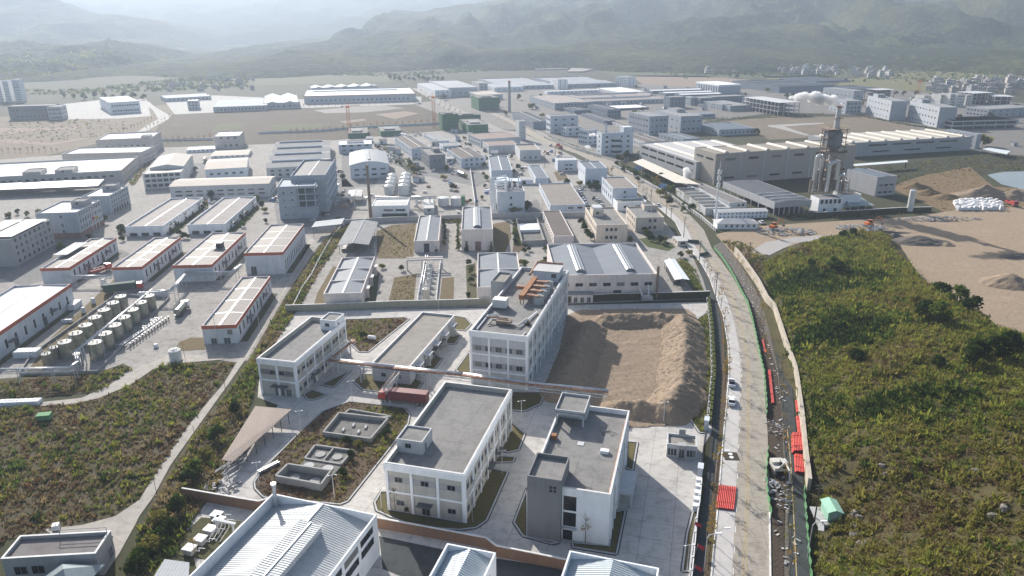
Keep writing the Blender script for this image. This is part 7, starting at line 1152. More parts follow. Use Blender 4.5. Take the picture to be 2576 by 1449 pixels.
def sp_process(root,S,w,d,h,ro):
 rr = random.Random(3); z = h-.4
 for i in range(5):
  q = MB(); q.path([(-1.2-i*.5,-1.0+i*.2,0),(-1.2-i*.5,-1.0+i*.2,h+2+i*1.2),(w*.35,2+i*1.5,h+2+i*1.2),(w*.35,2+i*1.5,h-.5)],.35,8); put('duct',q.data('duct','white'),root)
 for i in range(3):
  q = MB(); q.tube((w*(.3+.25*i),d*.2,z),(w*(.3+.25*i),d*.2,z+5+i),.3,8); put('vent_stack',q.data('vent_stack','white'),root)
 for i in range(9):
  q = MB(); x0,y0 = w*(.08+.1*i),d*(.25+.6*rr.random()); q.tube((x0,y0,z),(x0,y0,z+1.2+rr.random()*2),.5+.3*rr.random(),10); put('vessel',q.data('vessel','alu' if i % 2 else 'rustd'),root)
 for c_ in ((.05,.55,.5,3.0),(.55,.62,.95,2.2)): q = MB(); q.box(w*c_[0],d*c_[1],z,w*c_[2],d*.95,z+c_[3]); put('roof_cabin',q.data('roof_cabin','whiteb'),root)
 for i in range(4):
  q = MB(); q.box(-.9,1.5+i*4,0,-.6,1.8+i*4,h+2); q.box(-3.2,1.5+i*4,0,-2.9,1.8+i*4,h+2); q.box(-3.2,1.5+i*4,h*.5,-.6,1.8+i*4,h*.5+.2); put('pipe_frame',q.data('pipe_frame','lgrey'),root)
 for i in range(2):
  q = MB(); q.path([(-2.8+i,.5,h*.5+.5),(-2.8+i,d*.95,h*.5+.5)],.25,8); put('pipe',q.data('pipe','white'),root)
def sp_net(root,S,w,d,h,ro):
 for i in range(max(2,int(w/4))):
  q = MB(); xx = (w-.2)*i/max(1,int(w/4)-1) if int(w/4) > 1 else (w-.2)*i; q.box(xx,-.35,0,xx+.12,-.25,h+1.2); put('scaffold_post',q.data('scaffold_post','darkg'),root)
 for j in range(max(1,int(h/3))):
  q = MB(); q.box(-.3,-.4,3*(j+1),w+.3,-.3,3*(j+1)+.15); put('scaffold_rail',q.data('scaffold_rail','greent'),root)
 q = MB(); q.box(w*.2,d*.2,h-.3,w*.7,d*.6,h+.9); put('formwork',q.data('formwork','rgrey'),root)
def sp_frame(root,S,w,d,h,ro):
 fl = max(2,int(round(h/4))); fh = h/fl
 for j in range(fl):
  q = MB(); q.box(-.2,-.2,fh*(j+1)-.35,w+.2,d+.2,fh*(j+1)-.05 if j < fl-1 else h-.26); put('floor_slab',q.data('floor_slab','lgrey'),root)
 nx,ny = max(2,int(w/6)),max(2,int(d/6))
 for i in range(nx+1):
  q = MB(); q.box(w*i/nx-.3,0,0,w*i/nx+.3,.5,h-.3); put('column',q.data('column',S.get('wall','lgrey')),root)
 for i in range(1,ny+1):
  q = MB(); q.box(-.1,d*i/ny-.3,0,.4,d*i/ny+.3,h-.3); put('column',q.data('column',S.get('wall','lgrey')),root)
 q = MB(); q.box(w*.15,d*.35,0,w*.98,d*.98,h-.5); put('dark_infill',q.data('dark_infill','darkg'),root)  # dark block filling most of the inside of the frame
def sp_deck(root,S,w,d,h,ro):
 for j in range(2):
  q = MB(); q.box(0,0,h*(j+1)/2-1.4,w,d,h*(j+1)/2-.3); put('deck',q.data('deck','lgrey'),root)
 for i in range(7):
  q = MB(); q.box((w-.5)*i/6,.1,0,(w-.5)*i/6+.5,.6,h-.4); put('column',q.data('column','lgrey'),root)
 q = MB(); q.box(.6,2,0,w-.6,d-.5,h-1.5); put('dark_infill',q.data('dark_infill','dark'),root)  # near-black block filling the inside of the deck
def sp_fins(root,S,w,d,h,ro):
 for i in range(9):
  q = MB(); q.box(-.8,d*(i+.3)/9.3,h*.12,-.003,d*(i+.3)/9.3+1.4,h*.9); put('fin',q.data('fin','white'),root)
 q = MB(); q.box(-1.2,-.3,h*.9,w+.3,d+.3,h+1.); put('cornice',q.data('cornice','white'),root)
def sp_bay(root,S,w,d,h,ro):
 q = MB(); q.tube((w*.45,.5,0),(w*.45,.5,h-2),3.6,18); o = put('round_bay',q.data('round_bay','whiteb'),root)
 for j in range(3):
  q = MB(); q.tube((w*.45,.5,1.5+j*4),(w*.45,.5,3.2+j*4),3.68,18); put('window',q.data('window','glass'),o)
 q = MB(); q.box(w*.7,1,h-.3,w-.4,d*.8,h+3.5); put('roof_cabin',q.data('roof_cabin','whiteb'),root); q = MB(); q.tube((w*.2,d*.5,h-.3),(w*.2,d*.5,h+6),.8,10); put('chimney',q.data('chimney','whiteb'),root)
SPECIAL = {'officeD':sp_officeD,'gate':sp_gate,'openP':sp_openP,'openbase':sp_openbase,'ribs':sp_ribs,'openshed':sp_openshed,'leanto':sp_leanto,'process':sp_process,'net':sp_net,'frameL':sp_frame,'frameF':sp_frame,'deck':sp_deck,'fins':sp_fins,'bay':sp_bay}
for r in BLD: build(r)

# ------------------------------------------------------------------ vegetation
LEAVES = ['leaf_dark','leaf_green','leaf_lime','leaf_olive','leaf_straw','leaf_brown','leaf_rust','leaf_plume']
def leaf_cloud(name,cen,size,mi,rng,K=12,blade=.5,mats=LEAVES):
 """one mesh of many clumps: per clump K faces, part upright blades and part leaf quads"""
 n = len(cen); kb = int(K*blade); kq = K-kb
 V = []; F = []; MI = []
 off = 0
 if kb:
  a = rng.uniform(0,2*np.pi,(n,kb)); lean = rng.uniform(.1,.75,(n,kb)); ln = size[:,None]*rng.uniform(.6,1.25,(n,kb)); wd = size[:,None]*rng.uniform(.07,.16,(n,kb))
  bx = cen[:,None,0]+np.cos(a)*size[:,None]*rng.uniform(0,.45,(n,kb)); by = cen[:,None,1]+np.sin(a)*size[:,None]*rng.uniform(0,.45,(n,kb)); bz = cen[:,None,2]-.1+0*a
  tx = bx+np.cos(a)*ln*lean; ty = by+np.sin(a)*ln*lean; tz = bz+ln*np.sqrt(1-lean**2*.8)
  px,py = -np.sin(a)*wd,np.cos(a)*wd; mx,my,mz = (bx+tx)/2,(by+ty)/2,bz+(tz-bz)*.62
  v = np.stack([np.stack([bx-px*.5,by-py*.5,bz],-1),np.stack([bx+px*.5,by+py*.5,bz],-1),np.stack([mx+px,my+py,mz],-1),np.stack([tx,ty,tz],-1),np.stack([mx-px,my-py,mz],-1)],2).reshape(-1,3)
  f = np.arange(len(v)).reshape(-1,5); V.append(v); F.append(f.tolist()); MI.append(np.repeat(mi,kb)); off += len(v)
 if kq:
  d = rng.normal(size=(n,kq,3)); d /= np.linalg.norm(d,axis=-1,keepdims=True); d[...,2] = np.abs(d[...,2])*.85
  c = cen[:,None,:]+d*size[:,None,None]*rng.uniform(.25,.75,(n,kq,1))
  nrm = d+rng.normal(size=d.shape)*.7; t = np.cross(nrm,rng.normal(size=d.shape)); t /= np.linalg.norm(t,axis=-1,keepdims=True)+1e-9; b = np.cross(nrm,t); b /= np.linalg.norm(b,axis=-1,keepdims=True)+1e-9
  s = size[:,None,None]*rng.uniform(.14,.34,(n,kq,1))*(1. if kq < 30 else .62)
  v = np.stack([c-t*s,c-b*s*.6,c+t*s,c+b*s*.6],2).reshape(-1,3); f = (np.arange(len(v)).reshape(-1,4)+off).tolist()
  V.append(v); F.append(f); MI.append(np.repeat(mi,kq))
 me = bpy.data.meshes.new(name); me.from_pydata(np.concatenate(V).tolist(),[],sum(F,[]))
 for k in mats: me.materials.append(mat(k))
 me.polygons.foreach_set('material_index',np.concatenate(MI).astype(np.int32)); me.update(); return me
def sample_poly(poly,n,rng):
 P = np.array(poly); lo,hi = P.min(0),P.max(0); out = np.zeros((0,2))
 while len(out) < n:
  q = rng.uniform(lo,hi,(n*3,2)); q = q[inside(q[:,0],q[:,1],poly)]; out = np.concatenate([out,q])
 return out[:n]
def species(p,table,rng,s=14.,seed=0,bias=0.):
 """choose a leaf kind from soft noise patches"""
 v = fbm(p[:,0]/s,p[:,1]/s,3,seed+31)*.7+rng.uniform(0,1,len(p))*.3+bias
 v = (v-v.min())/(v.max()-v.min()+1e-9)
 edges = np.cumsum([w for _,w in table]); edges = edges/edges[-1]
 q = np.argsort(np.argsort(v))/len(v)
 return np.array([table[min(i,len(table)-1)][0] for i in np.searchsorted(edges,q)])
TAB = {'field':[(5,.16),(6,.05),(4,.20),(7,.10),(3,.14),(5,.1),(1,.12),(2,.07),(0,.06)],'bank':[(4,.22),(7,.22),(5,.12),(3,.14),(2,.10),(1,.12),(0,.08)],'island':[(5,.22),(6,.22),(4,.15),(7,.08),(3,.14),(2,.12),(1,.07)],
'dry':[(4,.35),(5,.25),(6,.08),(3,.2),(2,.12)],'lawn':[(3,.3),(2,.22),(1,.2),(5,.14),(0,.14)],'hill':[(0,.07),(1,.15),(2,.18),(3,.16),(2,.08),(1,.06),(3,.10),(4,.08),(5,.12)]}
TAB['under'] = [(0,.4),(1,.3),(3,.2),(5,.1)]; TAB['far'] = [(0,.2),(1,.25),(3,.3),(2,.1),(5,.15)]; TAB['belt'] = [(0,.5),(1,.35),(3,.15)]
SZ = {'under':(.5,1.3),'far':(.6,1.8),'belt':(2.5,6.5),'field':(.35,1.0),'bank':(.5,1.25),'island':(.3,.75),'dry':(.25,.55),'lawn':(.2,.7)}
for i,(name,label,kind,n,poly) in enumerate(SCAT):
 rng = np.random.default_rng(100+i); p = sample_poly(poly,n,rng)
 for q in POOLS+[LIDPAD]: p = p[~inside(p[:,0],p[:,1],q)]
 n = len(p)
 lo,hi = SZ[kind]; far = np.hypot(p[:,0],p[:,1]).mean()
 size = lo+(hi-lo)*rng.beta(1.6,3,n)*(1.4 if far > 300 and kind not in ('far','belt') else 1.)
 mi = species(p,TAB[kind],rng,16.,i); size = size*np.where(np.isin(mi,(1,2)),1.3,1.)*(.65+.8*fbm(p[:,0]/5.,p[:,1]/5.,3,i+70))
 put(name,leaf_cloud(name,np.column_stack([p,np.full(n,.08)]),size,mi,rng,13,.62 if kind not in ('under','far','belt') else 0.),label=label,cat=name,kind='stuff')
 if kind in ('field','bank','island') and far < 260:
  nb = n//(40 if kind != 'bank' else 22); b = rng.choice(n,nb,replace=False); put('bushes',leaf_cloud('bushes',np.column_stack([p[b],np.full(nb,.0)]),rng.uniform(.8,1.9,nb)*(.6 if kind == 'island' else 1.),rng.choice([2,1,3,0,2,4],nb),rng,60,.15),label='leafy bushes among the '+label,cat='bushes',kind='stuff')
def hill_plants():
 rng = np.random.default_rng(7); n = 46000; p = sample_poly(HILLPOLY,n,rng)
 vis = (p[:,0] < p[:,1]*.72+14) & (p[:,1] > 70); p = p[vis]; n = len(p)
 z = hill_z(p[:,0].copy(),p[:,1].copy())
 mi = species(p,TAB['hill'],rng,24.,5,.22*np.clip((150-p[:,1])/50.,0,1))
 bare = fbm(p[:,0]/6.,p[:,1]/6.,3,77) + np.where(segdist(p[:,0],p[:,1],HILLPOLY[:3]+HILLPOLY[-4:]) < 14,-.08,0) > .2
 p,z,mi = p[bare],z[bare],mi[bare]; n = len(p)
 size = .5+1.4*rng.beta(1.1,3.2,n); size = size*np.where(mi == 0,1.5,np.where(np.isin(mi,(4,5)),.75,1.))*np.where(p[:,1] > 190,1.25,1.)
 big = rng.choice(n,2600,replace=False); bm_i = mi[big]; bs = (.7+2.6*rng.beta(1.1,3.2,2600))*np.where(bm_i == 0,1.2,1.)
 put('hill_bushes',leaf_cloud('hill_bushes',np.column_stack([p[big],z[big]-.2]),bs,np.where(np.isin(bm_i,(4,5,7)),3,bm_i),rng,56,.12),label='rounded bushes standing out of the scrub on the right hill',cat='bushes',kind='stuff')
 put('hill_scrub',leaf_cloud('hill_scrub',np.column_stack([p,z]),size,mi,rng,10,.45),label='dense green and brown scrub covering the right hill',cat='scrub',kind='stuff')
hill_plants()
def forest():
 rng = np.random.default_rng(19); P = np.concatenate([f[rng.choice(len(f),3400)] for f in FOREST]); P[:,:2] += rng.uniform(-6,6,(len(P),2)); n = len(P)
 mi = species(P[:,:2],[(0,.45),(1,.25),(3,.18),(2,.12)],rng,120.,8)
 put('forest',leaf_cloud('forest',P,rng.uniform(5,11,n),mi,rng,6,0.),label='hazy woodland covering the nearer ridges',cat='forest',kind='stuff')
forest()
def rocks():
 rr = random.Random(12)
 def rock_mesh(seed):
  q = random.Random(seed); m = MB(); P = []
  for j in range(3):
   for k in range(7):
    w = 2*math.pi*k/7+q.uniform(-.2,.2); r = (1.,.9,.5)[j]*q.uniform(.7,1.15); P.append((r*math.cos(w),r*math.sin(w)*.8,(-.3,.35,.75)[j]+q.uniform(-.12,.12)))
  m.v = P
  for j in range(2):
   for k in range(7): l = (k+1) % 7; m.f.append((j*7+k,j*7+l,j*7+7+l,j*7+7+k)); m.m.append(0)
  m.f.append(tuple(14+k for k in range(7))); m.m.append(0)
  return m.data('rock','g_rock')
 ms = [rock_mesh(s) for s in range(5)]
 spots = [(p,1.2) for p in ROCKS]
 for i,(p,s) in enumerate(spots):
  z = float(hill_z(np.array([p[0]]),np.array([p[1]]))[0]); o = put('rock',ms[i % 5],None,(p[0],p[1],z+.1),rr.uniform(0,6),label='pale bare rock on the steep bank above the retaining wall',cat='rock',group='bank rocks'); k = rr.uniform(.35,1.0); o.scale = (k*1.3,k,k*.8)
rocks()
# trees: trunk and crown, five variants of each kind shared by all copies
def crown_mesh(kind,seed,far):
 rng = np.random.default_rng(seed); 
 if kind == 'round': nb,nl = 9,(60 if not far else 16)
 elif kind == 'cone': nb,nl = 9,45
 else: nb,nl = 11,((9 if kind == 'sapling' else 22) if not far else 12)
 cs = []
 for k in range(nb):
  w = 2*np.pi*k/nb*2.4+rng.uniform(-.4,.4)
  if kind == 'round': f = rng.uniform(0,1); c = (np.cos(w)*.26*np.sin(np.pi*(f*.8+.2)),np.sin(w)*.26*np.sin(np.pi*(f*.8+.2)),.30+.52*f); r = rng.uniform(.15,.24)
  elif kind == 'cone': f = k/nb; c = (np.cos(w)*.09*(1-f),np.sin(w)*.09*(1-f),.12+.8*f); r = .17*(1-f*.75)
  else: f = rng.uniform(0,1); q = (.11 if kind == 'sapling' else .16)*np.sin(np.pi*min(1,f*.9+.1))+.02; c = (np.cos(w)*q,np.sin(w)*q,.42+.56*f); r = rng.uniform(.05,.085)
  cs.append((c,r))
 V = []; 
 for c,r in cs:
  d = rng.normal(size=(nl,3)); d /= np.linalg.norm(d,axis=1,keepdims=True); p = np.array(c)+d*r*rng.uniform(.45,1.05,(nl,1))
  nrm = d+rng.normal(size=d.shape)*.6; t = np.cross(nrm,rng.normal(size=d.shape)); t /= np.linalg.norm(t,axis=1,keepdims=True); b = np.cross(nrm,t); b /= np.linalg.norm(b,axis=1,keepdims=True)
  s = (r*.34 if not far else r*.6)*rng.uniform(.6,1.3,(nl,1)); 
  V.append(np.stack([p-t*s,p-b*s*.65,p+t*s,p+b*s*.65],1).reshape(-1,3))
 v = np.concatenate(V); return v,np.arange(len(v)).reshape(-1,4)
def tree_meshes(kind,seed,far):
 v,f = crown_mesh(kind,seed,far); rr = random.Random(seed)
 lm = {'round':['leaf_dark','leaf_dark','leaf_green','leaf_olive','leaf_dark'],'cone':['leaf_dark','leaf_dark','leaf_green','leaf_dark','leaf_green'],'sapling':['leaf_yellow','leaf_yellow','leaf_olive','leaf_straw','leaf_yellow'],'orange':['leaf_orange','leaf_yellow','leaf_orange','leaf_orange','leaf_yellow']}[kind][seed % 5]
 tm = MB(); r0 = .022 if kind != 'sapling' else .012
 zt = {'round':.5,'cone':.8,'sapling':.95,'orange':.8}[kind]
 tm.tube((0,0,-.02),(.01,.0,zt*.5),r0,6,0,r0*.75); tm.tube((.01,0,zt*.5),(-.01,.01,zt),r0*.75,6,0,r0*.3)
 for k in range(7 if not far else 3):
  w = rr.uniform(0,6.28); z = zt*rr.uniform(.45,.9); L = rr.uniform(.1,.2); tm.tube((0,0,z),(math.cos(w)*L,math.sin(w)*L,z+L*1.1),r0*.4,5,0,r0*.15)
 if far:
  n0 = len(tm.v); tm.v += [tuple(q) for q in v.tolist()]; tm.f += [tuple(int(k)+n0 for k in q) for q in f]; tm.m += [1]*len(f)
  return tm.data('tree','bark',lm),None
 me = bpy.data.meshes.new('crown'); me.from_pydata(v.tolist(),[],f.tolist()); me.materials.append(mat(lm)); me.update()
 return tm.data('trunk','bark'),me
def trees():
 rr = random.Random(77)
 nm = {'round':'tree','cone':'cypress_tree','sapling':'sapling_tree','orange':'autumn_tree'}
 for kind,label,group,pts in TREES:
  for x,y,h in pts:
   z = float(hill_z(np.array([x]),np.array([y]))[0])-.3 if 'right hill' in label else 0.; far = math.hypot(x,y) > 430; v = rr.randrange(5); tm,cm = cached(('tree',kind,v,far),lambda: tree_meshes(kind,v,far))
   h = h*rr.uniform(.82,1.15); rz = rr.uniform(0,6.28)
   if far: o = put(nm[kind],tm,None,(x,y,z),rz,label=label,cat='tree',group=group or None)
   else:
    o = empty(nm[kind],(x,y,z),rz,label=label,cat='tree',group=group or None); put('trunk',tm,o); put('crown',cm,o)
   k = 1.25 if kind in ('round','orange') else 1.; o.scale = (h*k,h*k,h)
trees()
# ------------------------------------------------------------------ walls and fences
def walls():
 for name,label,cat,k,h,th,pts,posts,pm in WALLS:
  root = empty(name,(pts[0][0],pts[0][1],0),0,label=label,cat=cat); o = Vector(pts[0]); acc = 0.
  for a,b in zip(pts,pts[1:]):
   a = Vector(a)-o; b = Vector(b)-o; d = b-a; L = d.length; u = d.normalized(); nn = Vector((-u.y,u.x))*th/2
   m = MB()
   if k == 'w_green' or k == 'w_hedge':   # wavy cloth / clipped hedge
    n = max(2,int(L/1.0)); pp = []
    for i in range(n+1):
     q = a+u*(L*i/n); s = math.sin((acc+L*i/n)*1.9)*.14 if k == 'w_green' else 0; pp.append(q+nn.normalized()*s)
    for p,q in zip(pp,pp[1:]): m.prism([p-nn,q-nn,q+nn,p+nn],0,h*(.92+.1*math.sin(acc+p.length*2.3)))
   else: m.prism([a-nn,b-nn,b+nn,a+nn],0,h)
   nmp = {'w_green':'mesh_panel','w_hedge':'hedge'}.get(k,'wall_panel')
   put(nmp,m.data(nmp,k),root)
   if k in ('w_mossy','w_brown','w_ivy','w_grey','w_beige'):
    m = MB(); n2 = nn*(1+.1/th); m.prism([a-n2,b-n2,b+n2,a+n2],h+.002,h+.14); put('wall_cap',m.data('wall_cap','cap' if k != 'w_beige' else 'w_beige'),root)
   if posts:
    n = max(1,int(L/3.2))
    for i in range(n):
     q = a+u*(L*(i+.5)/n)-nn*(1.3 if not pm else 2.); e = .17; m = MB(); m.box(q.x-e,q.y-e,0,q.x+e,q.y+e,h+.12); put('post',cached(('post',round(h,2),k),lambda: _post(e,h+.12,pm or k)),root,(q.x,q.y,0))
   acc += L
def _post(e,h,k):
 m = MB(); m.box(-e,-e,0,e,e,h); return m.data('post',k)
walls()
# ------------------------------------------------------------------ poles, lamps, signs
def poles():
 for kind,label,group,pts in POLES:
  for x,y,h in pts:
   o = empty({'lamp':'lamp_post','street':'street_lamp','utility':'utility_pole','thin':'pole'}[kind],(x,y,0),0,label=label,cat='lamp' if kind in ('lamp','street') else 'pole',group=group or None)
   def pm():
    m = MB(); k = 'pole'
    if kind == 'lamp': m.tube((0,0,0),(0,0,h),.08,8,0,.05)
    elif kind == 'street': m.path([(0,0,0),(0,0,h-.6),(.4,.1,h-.1),(1.8,.3,h+.1)],.07,8)
    elif kind == 'utility': m.tube((0,0,0),(0,0,h),.17,8,0,.11)
    else: m.tube((0,0,0),(0,0,h),.11 if h > 11 else .07,6,0,.05)
    return m.data('shaft','wood' if kind == 'utility' or (kind == 'thin' and 5 < h < 7 and y < 250) else 'pole')
   put('shaft',cached(('pole',kind,h),pm),o)
   if kind == 'utility':
    def ca():
     m = MB(); m.box(-.9,-.06,h-.7,.9,.06,h-.58); m.box(-.6,-.06,h-1.4,.6,.06,h-1.28)
     for q in (-.8,-.4,.4,.8): m.tube((q,0,h-.58),(q,0,h-.38),.06,6)
     return m.data('crossarm','darkg')
    put('crossarm',cached(('ca',h),ca),o)
   if kind == 'lamp':
    def la():
     m = MB(); m.path([(-.6,0,h-.2),(.6,0,h-.05)],.03,6); m.box(-.95,-.09,h-.3,-.55,.09,h-.24); m.box(.55,-.09,h-.1,.95,.09,h-.03); return m.data('lamp_arm','white')
    put('lamp_arm',cached(('la',h),la),o)
   if kind == 'street':
    def lh():
     m = MB(); m.box(1.5,.12,h+.02,2.6,.45,h+.2); return m.data('lamp_head','white')
    put('lamp_head',cached(('lh',h),lh),o)
 for i,(x,y,rz,lab) in enumerate(SIGNS):
  o = empty('road_sign',(x,y,0),R_(rz),label=lab,cat='sign'); m = MB(); m.tube((0,0,0),(0,0,5.6),.12,8); m.path([(0,0,5.2),(-3.2,0,5.2)],.08,6); put('sign_post',m.data('sign_post','pole'),o)
  m = MB(); m.box(-4.6,-.16,3.9,-.6,-.1,6.4); b = put('sign_board',m.data('sign_board','bluesign'),o)
  m = MB()
  for k,(a,z,w) in enumerate(((-4.2,5.7,1.3),(-2.5,5.7,1.5),(-4.2,5.0,1.0),(-2.7,5.0,1.6),(-3.6,4.3,2.0))): m.box(a,-.175,z,a+w,-.165,z+.32)
  put('sign_print',m.data('sign_print','wline'),b)
poles()
# ------------------------------------------------------------------ pipe bundles
def bundles():
 for label,n,lay,nl,nr,fl in BUNDLES:
  nl,nr,fl = Vector(nl),Vector(nr),Vector(fl); u = nr-nl; W = u.length; u.normalize(); v = fl-nl; L = v.length; ang = math.atan2(v.y,v.x)
  r = W/n/2*.98; o = empty('pipe_bundle',(nl.x,nl.y,0),0,label=label,cat='pipes')
  m = MB(); m.tube((0,0,0),(L,0,0),r*.93,14,0,caps=False); me = m.data('pipe','redpipe',smooth=True)
  for j in range(lay):
   for i in range(n-j if lay > 2 else n-(j % 2)):
    q = u*(r*(2*i+1+(j if lay > 2 else j % 2))); put('pipe',me,o,(q.x,q.y,r+.14+j*r*1.75),ang)
  for f in (.25,.8):
   m = MB(); a = v*f; m.bar((a.x,a.y,r*2*lay*.93+.14),(a.x+u.x*W,a.y+u.y*W,r*2*lay*.93+.14),.06); put('strap',m.data('strap','red'),o)
bundles()
# ------------------------------------------------------------------ vehicles (built pointing along +x)
def wheel_mesh(r):
 m = MB(); m.tube((0,-.12,0),(0,.12,0),r,12,0); m.tube((0,-.13,0),(0,.13,0),r*.55,10,1); return m.data('wheel','tyre','carsilver')
def vehicles():
 for label,kind,col,group,(x,y),hd in CARS:
  o = empty({'car':'car','truck':'lorry','tanker':'tanker_lorry','trailer':'box_lorry','containerg':'container_lorry'}[kind],(x,y,.13),math.pi/2-R_(hd),label=label,cat='car' if kind == 'car' else 'lorry',group=group)
  cm = {'white':'carwhite','dark':'cardark','silver':'carsilver','red':'red','maroon':'maroon','steel':'carwhite'}[col]
  if kind == 'car':
   def body():
    m = MB(); pr = [(-2.25,.35),(-2.3,.75),(-2.1,.95),(-1.2,1.0),(1.0,1.0),(2.1,.85),(2.3,.6),(2.25,.35)]
    for s in (-.88,.88): m.face([(a,s,z) for a,z in (pr if s > 0 else pr[::-1])][::-1])
    for (a,za),(b,zb) in zip(pr,pr[1:]+pr[:1]): m.face([(a,-.88,za),(a,.88,za),(b,.88,zb),(b,-.88,zb)])
    return m.data('body',cm)
   def cab():
    m = MB(); b_ = [(-1.75,.95),(1.05,.99),(.35,1.46),(-1.2,1.48)]
    for s,q in ((-.8,.66),(.8,.66)): m.face([(a,s*(1 if z < 1.2 else .82),z) for a,z in b_],1)
    P = lambda a,z,s: (a,s*(.8 if z < 1.2 else .656),z)
    m.face([P(*b_[1],-1),P(*b_[1],1),P(*b_[2],1),P(*b_[2],-1)],1); m.face([P(*b_[0],1),P(*b_[0],-1),P(*b_[3],-1),P(*b_[3],1)],1); m.face([P(*b_[3],-1),P(*b_[2],-1),P(*b_[2],1),P(*b_[3],1)],0)
    return m.data('cabin',cm if 'black roof' not in label else 'cardark','glass')
   put('body',cached(('cb',cm),body),o); put('cabin',cached(('cc',cm,'black roof' in label),cab),o)
   wm = cached('cw',lambda: wheel_mesh(.33))
   for a in (-1.4,1.4):
    for s in (-.8,.8): put('wheel',wm,o,(a,s,.33))
  else:
   L = {'truck':8.5,'tanker':9.5,'trailer':13,'containerg':13}[kind]; h0 = 1.0
   m = MB(); m.box(-L/2,-1.1,.7,L/2,1.1,h0); put('chassis',m.data('chassis','darkg'),o)
   m = MB(); x1 = L/2; pr = [(x1-2.0,h0),(x1,h0),(x1+.05,1.9),(x1-.25,2.9),(x1-2.0,2.95)]
   for s in (-1.15,1.15): m.face([(a,s,z) for a,z in pr])
   for (a,za),(b,zb) in zip(pr,pr[1:]+pr[:1]): m.face([(a,-1.15,za),(b,-1.15,zb),(b,1.15,zb),(a,1.15,za)])
   put('cab',m.data('cab','red' if col in ('red','maroon') else 'carwhite'),o)
   m = MB(); m.face([(x1+.06,-1.0,1.95),(x1+.06,1.0,1.95),(x1-.2,1.0,2.75),(x1-.2,-1.0,2.75)]); put('windscreen',m.data('windscreen','glass'),o)
   m = MB(); xr = x1-2.4
   if kind == 'tanker': m.tube((-L/2,0,2.05),(xr,0,2.05),1.05,16); put('tank',m.data('tank','steel',smooth=False),o)
   elif kind == 'truck':
    m.box(-L/2,-1.2,h0+.02,xr,-1.1,2.0); m.box(-L/2,1.1,h0+.02,xr,1.2,2.0); m.box(-L/2,-1.1,h0+.02,-L/2+.1,1.1,2.0); m.box(xr-.1,-1.1,h0+.02,xr,1.1,2.0); m.box(-L/2+.1,-1.1,h0+.02,xr-.1,1.1,1.4,1); put('load_bed',m.data('load_bed',cm,'g_sandp'),o)
   else: m.box(-L/2,-1.22,h0+.02,xr,1.22,3.5); put('container',m.data('container','maroon' if kind == 'trailer' else 'w_dkgreen'),o)
   wm = cached('tw',lambda: wheel_mesh(.5))
   for a in (x1-1.1,-L/2+1.2,-L/2+2.4):
    for s in (-1.05,1.05): put('wheel',wm,o,(a,s,.5))
 for label,k,(x,y),hd in EXCAV:
  o = empty('excavator',(x,y,.1),math.pi/2-R_(hd),label=label,cat='excavator')
  for s in (-1.2,1.2):
   m = MB(); pr = [(-1.8,.1),(1.8,.1),(2.1,.45),(1.8,.85),(-1.8,.85),(-2.1,.45)]
   for e in (s-.3,s+.3): m.face([(a,e,z) for a,z in pr])
   for (a,za),(b,zb) in zip(pr,pr[1:]+pr[:1]): m.face([(a,s-.3,za),(b,s-.3,zb),(b,s+.3,zb),(a,s+.3,za)])
   put('track',m.data('track','tyre'),o)
  m = MB(); m.box(-2.0,-1.3,.95,1.2,1.3,1.7); m.box(-2.1,-1.3,1.7,-.5,1.3,2.2); put('body',m.data('body',k if k == 'orange' else 'offw'),o)
  m = MB(); m.box(-.4,.2,1.7,1.3,1.3,3.0); m.box(-.45,.15,3.0,1.35,1.35,3.1,1); put('cab',m.data('cab','glass',k if k == 'orange' else 'offw'),o)
  m = MB(); m.bar((1.0,-.2,1.6),(3.4,-.2,4.6),.42); m.bar((3.4,-.2,4.6),(5.6,-.2,4.0),.34); put('boom',m.data('boom',k if k == 'orange' else 'offw'),o)
  m = MB(); m.bar((5.6,-.2,4.2),(6.2,-.2,1.6),.28); put('dipper_arm',m.data('dipper_arm',k if k == 'orange' else 'offw'),o)
  m = MB(); m.box(5.7,-.7,.7,6.6,.3,1.6); put('bucket',m.data('bucket','darkg'),o)
vehicles()
# ------------------------------------------------------------------ tanks and pipework
ORD = 'first second third fourth fifth sixth seventh'.split()
def tanks():
 for label,group,r,h,k,pts in TANKS:
  def body():
   m = MB(); m.tube((0,0,.3),(0,0,h),r,20); m.tube((0,0,0),(0,0,.3),r*1.08,20,1); return m.data('shell',k if k != 'tan' else 'creamv','w_conc')
  def top():
   kk = 'tanktop' if k == 'steel' else k; m = MB(); m.tube((0,0,h+.002),(0,0,h+(r*.38 if k == 'silo' and r < 2.9 else r*.16)),r*1.02,20,0,r*.08); m.tube((r*.4,0,h),(r*.4,0,h+.7),.14,8); m.tube((-r*.3,r*.3,h),(-r*.3,r*.3,h+.55),.22,8); return m.data('roof',kk if k != 'tan' else 'creamv')
  def rail():
   m = MB(); n = 14
   for i in range(n):
    a,b = 2*math.pi*i/n,2*math.pi*(i+1)/n; p,q = (r*.97*math.cos(a),r*.97*math.sin(a)),(r*.97*math.cos(b),r*.97*math.sin(b)); m.tube((*p,h),(*p,h+.9),.03,4); m.tube((*p,h+.9),(*q,h+.9),.03,4)
   m.box(r,-.22,0,r+.06,-.16,h+.9); m.box(r,.16,0,r+.06,.22,h+.9)
   for i in range(int(h/.45)): m.box(r,-.2,.4+i*.45,r+.05,.2,.44+i*.45)
   return m.data('railing','lgrey')
  for i,(x,y) in enumerate(pts):
   o = empty('storage_tank',(x,y,.1),(x*7 % 6),label=label+(', %s from the near end' % ORD[i] if len(pts) > 1 else ''),cat='tank',group=group or None)
   put('shell',cached(('ts',r,h,k),body),o); put('roof',cached(('tt',r,h,k),top),o); put('railing',cached(('tr',r,h,k),rail),o)
tanks()
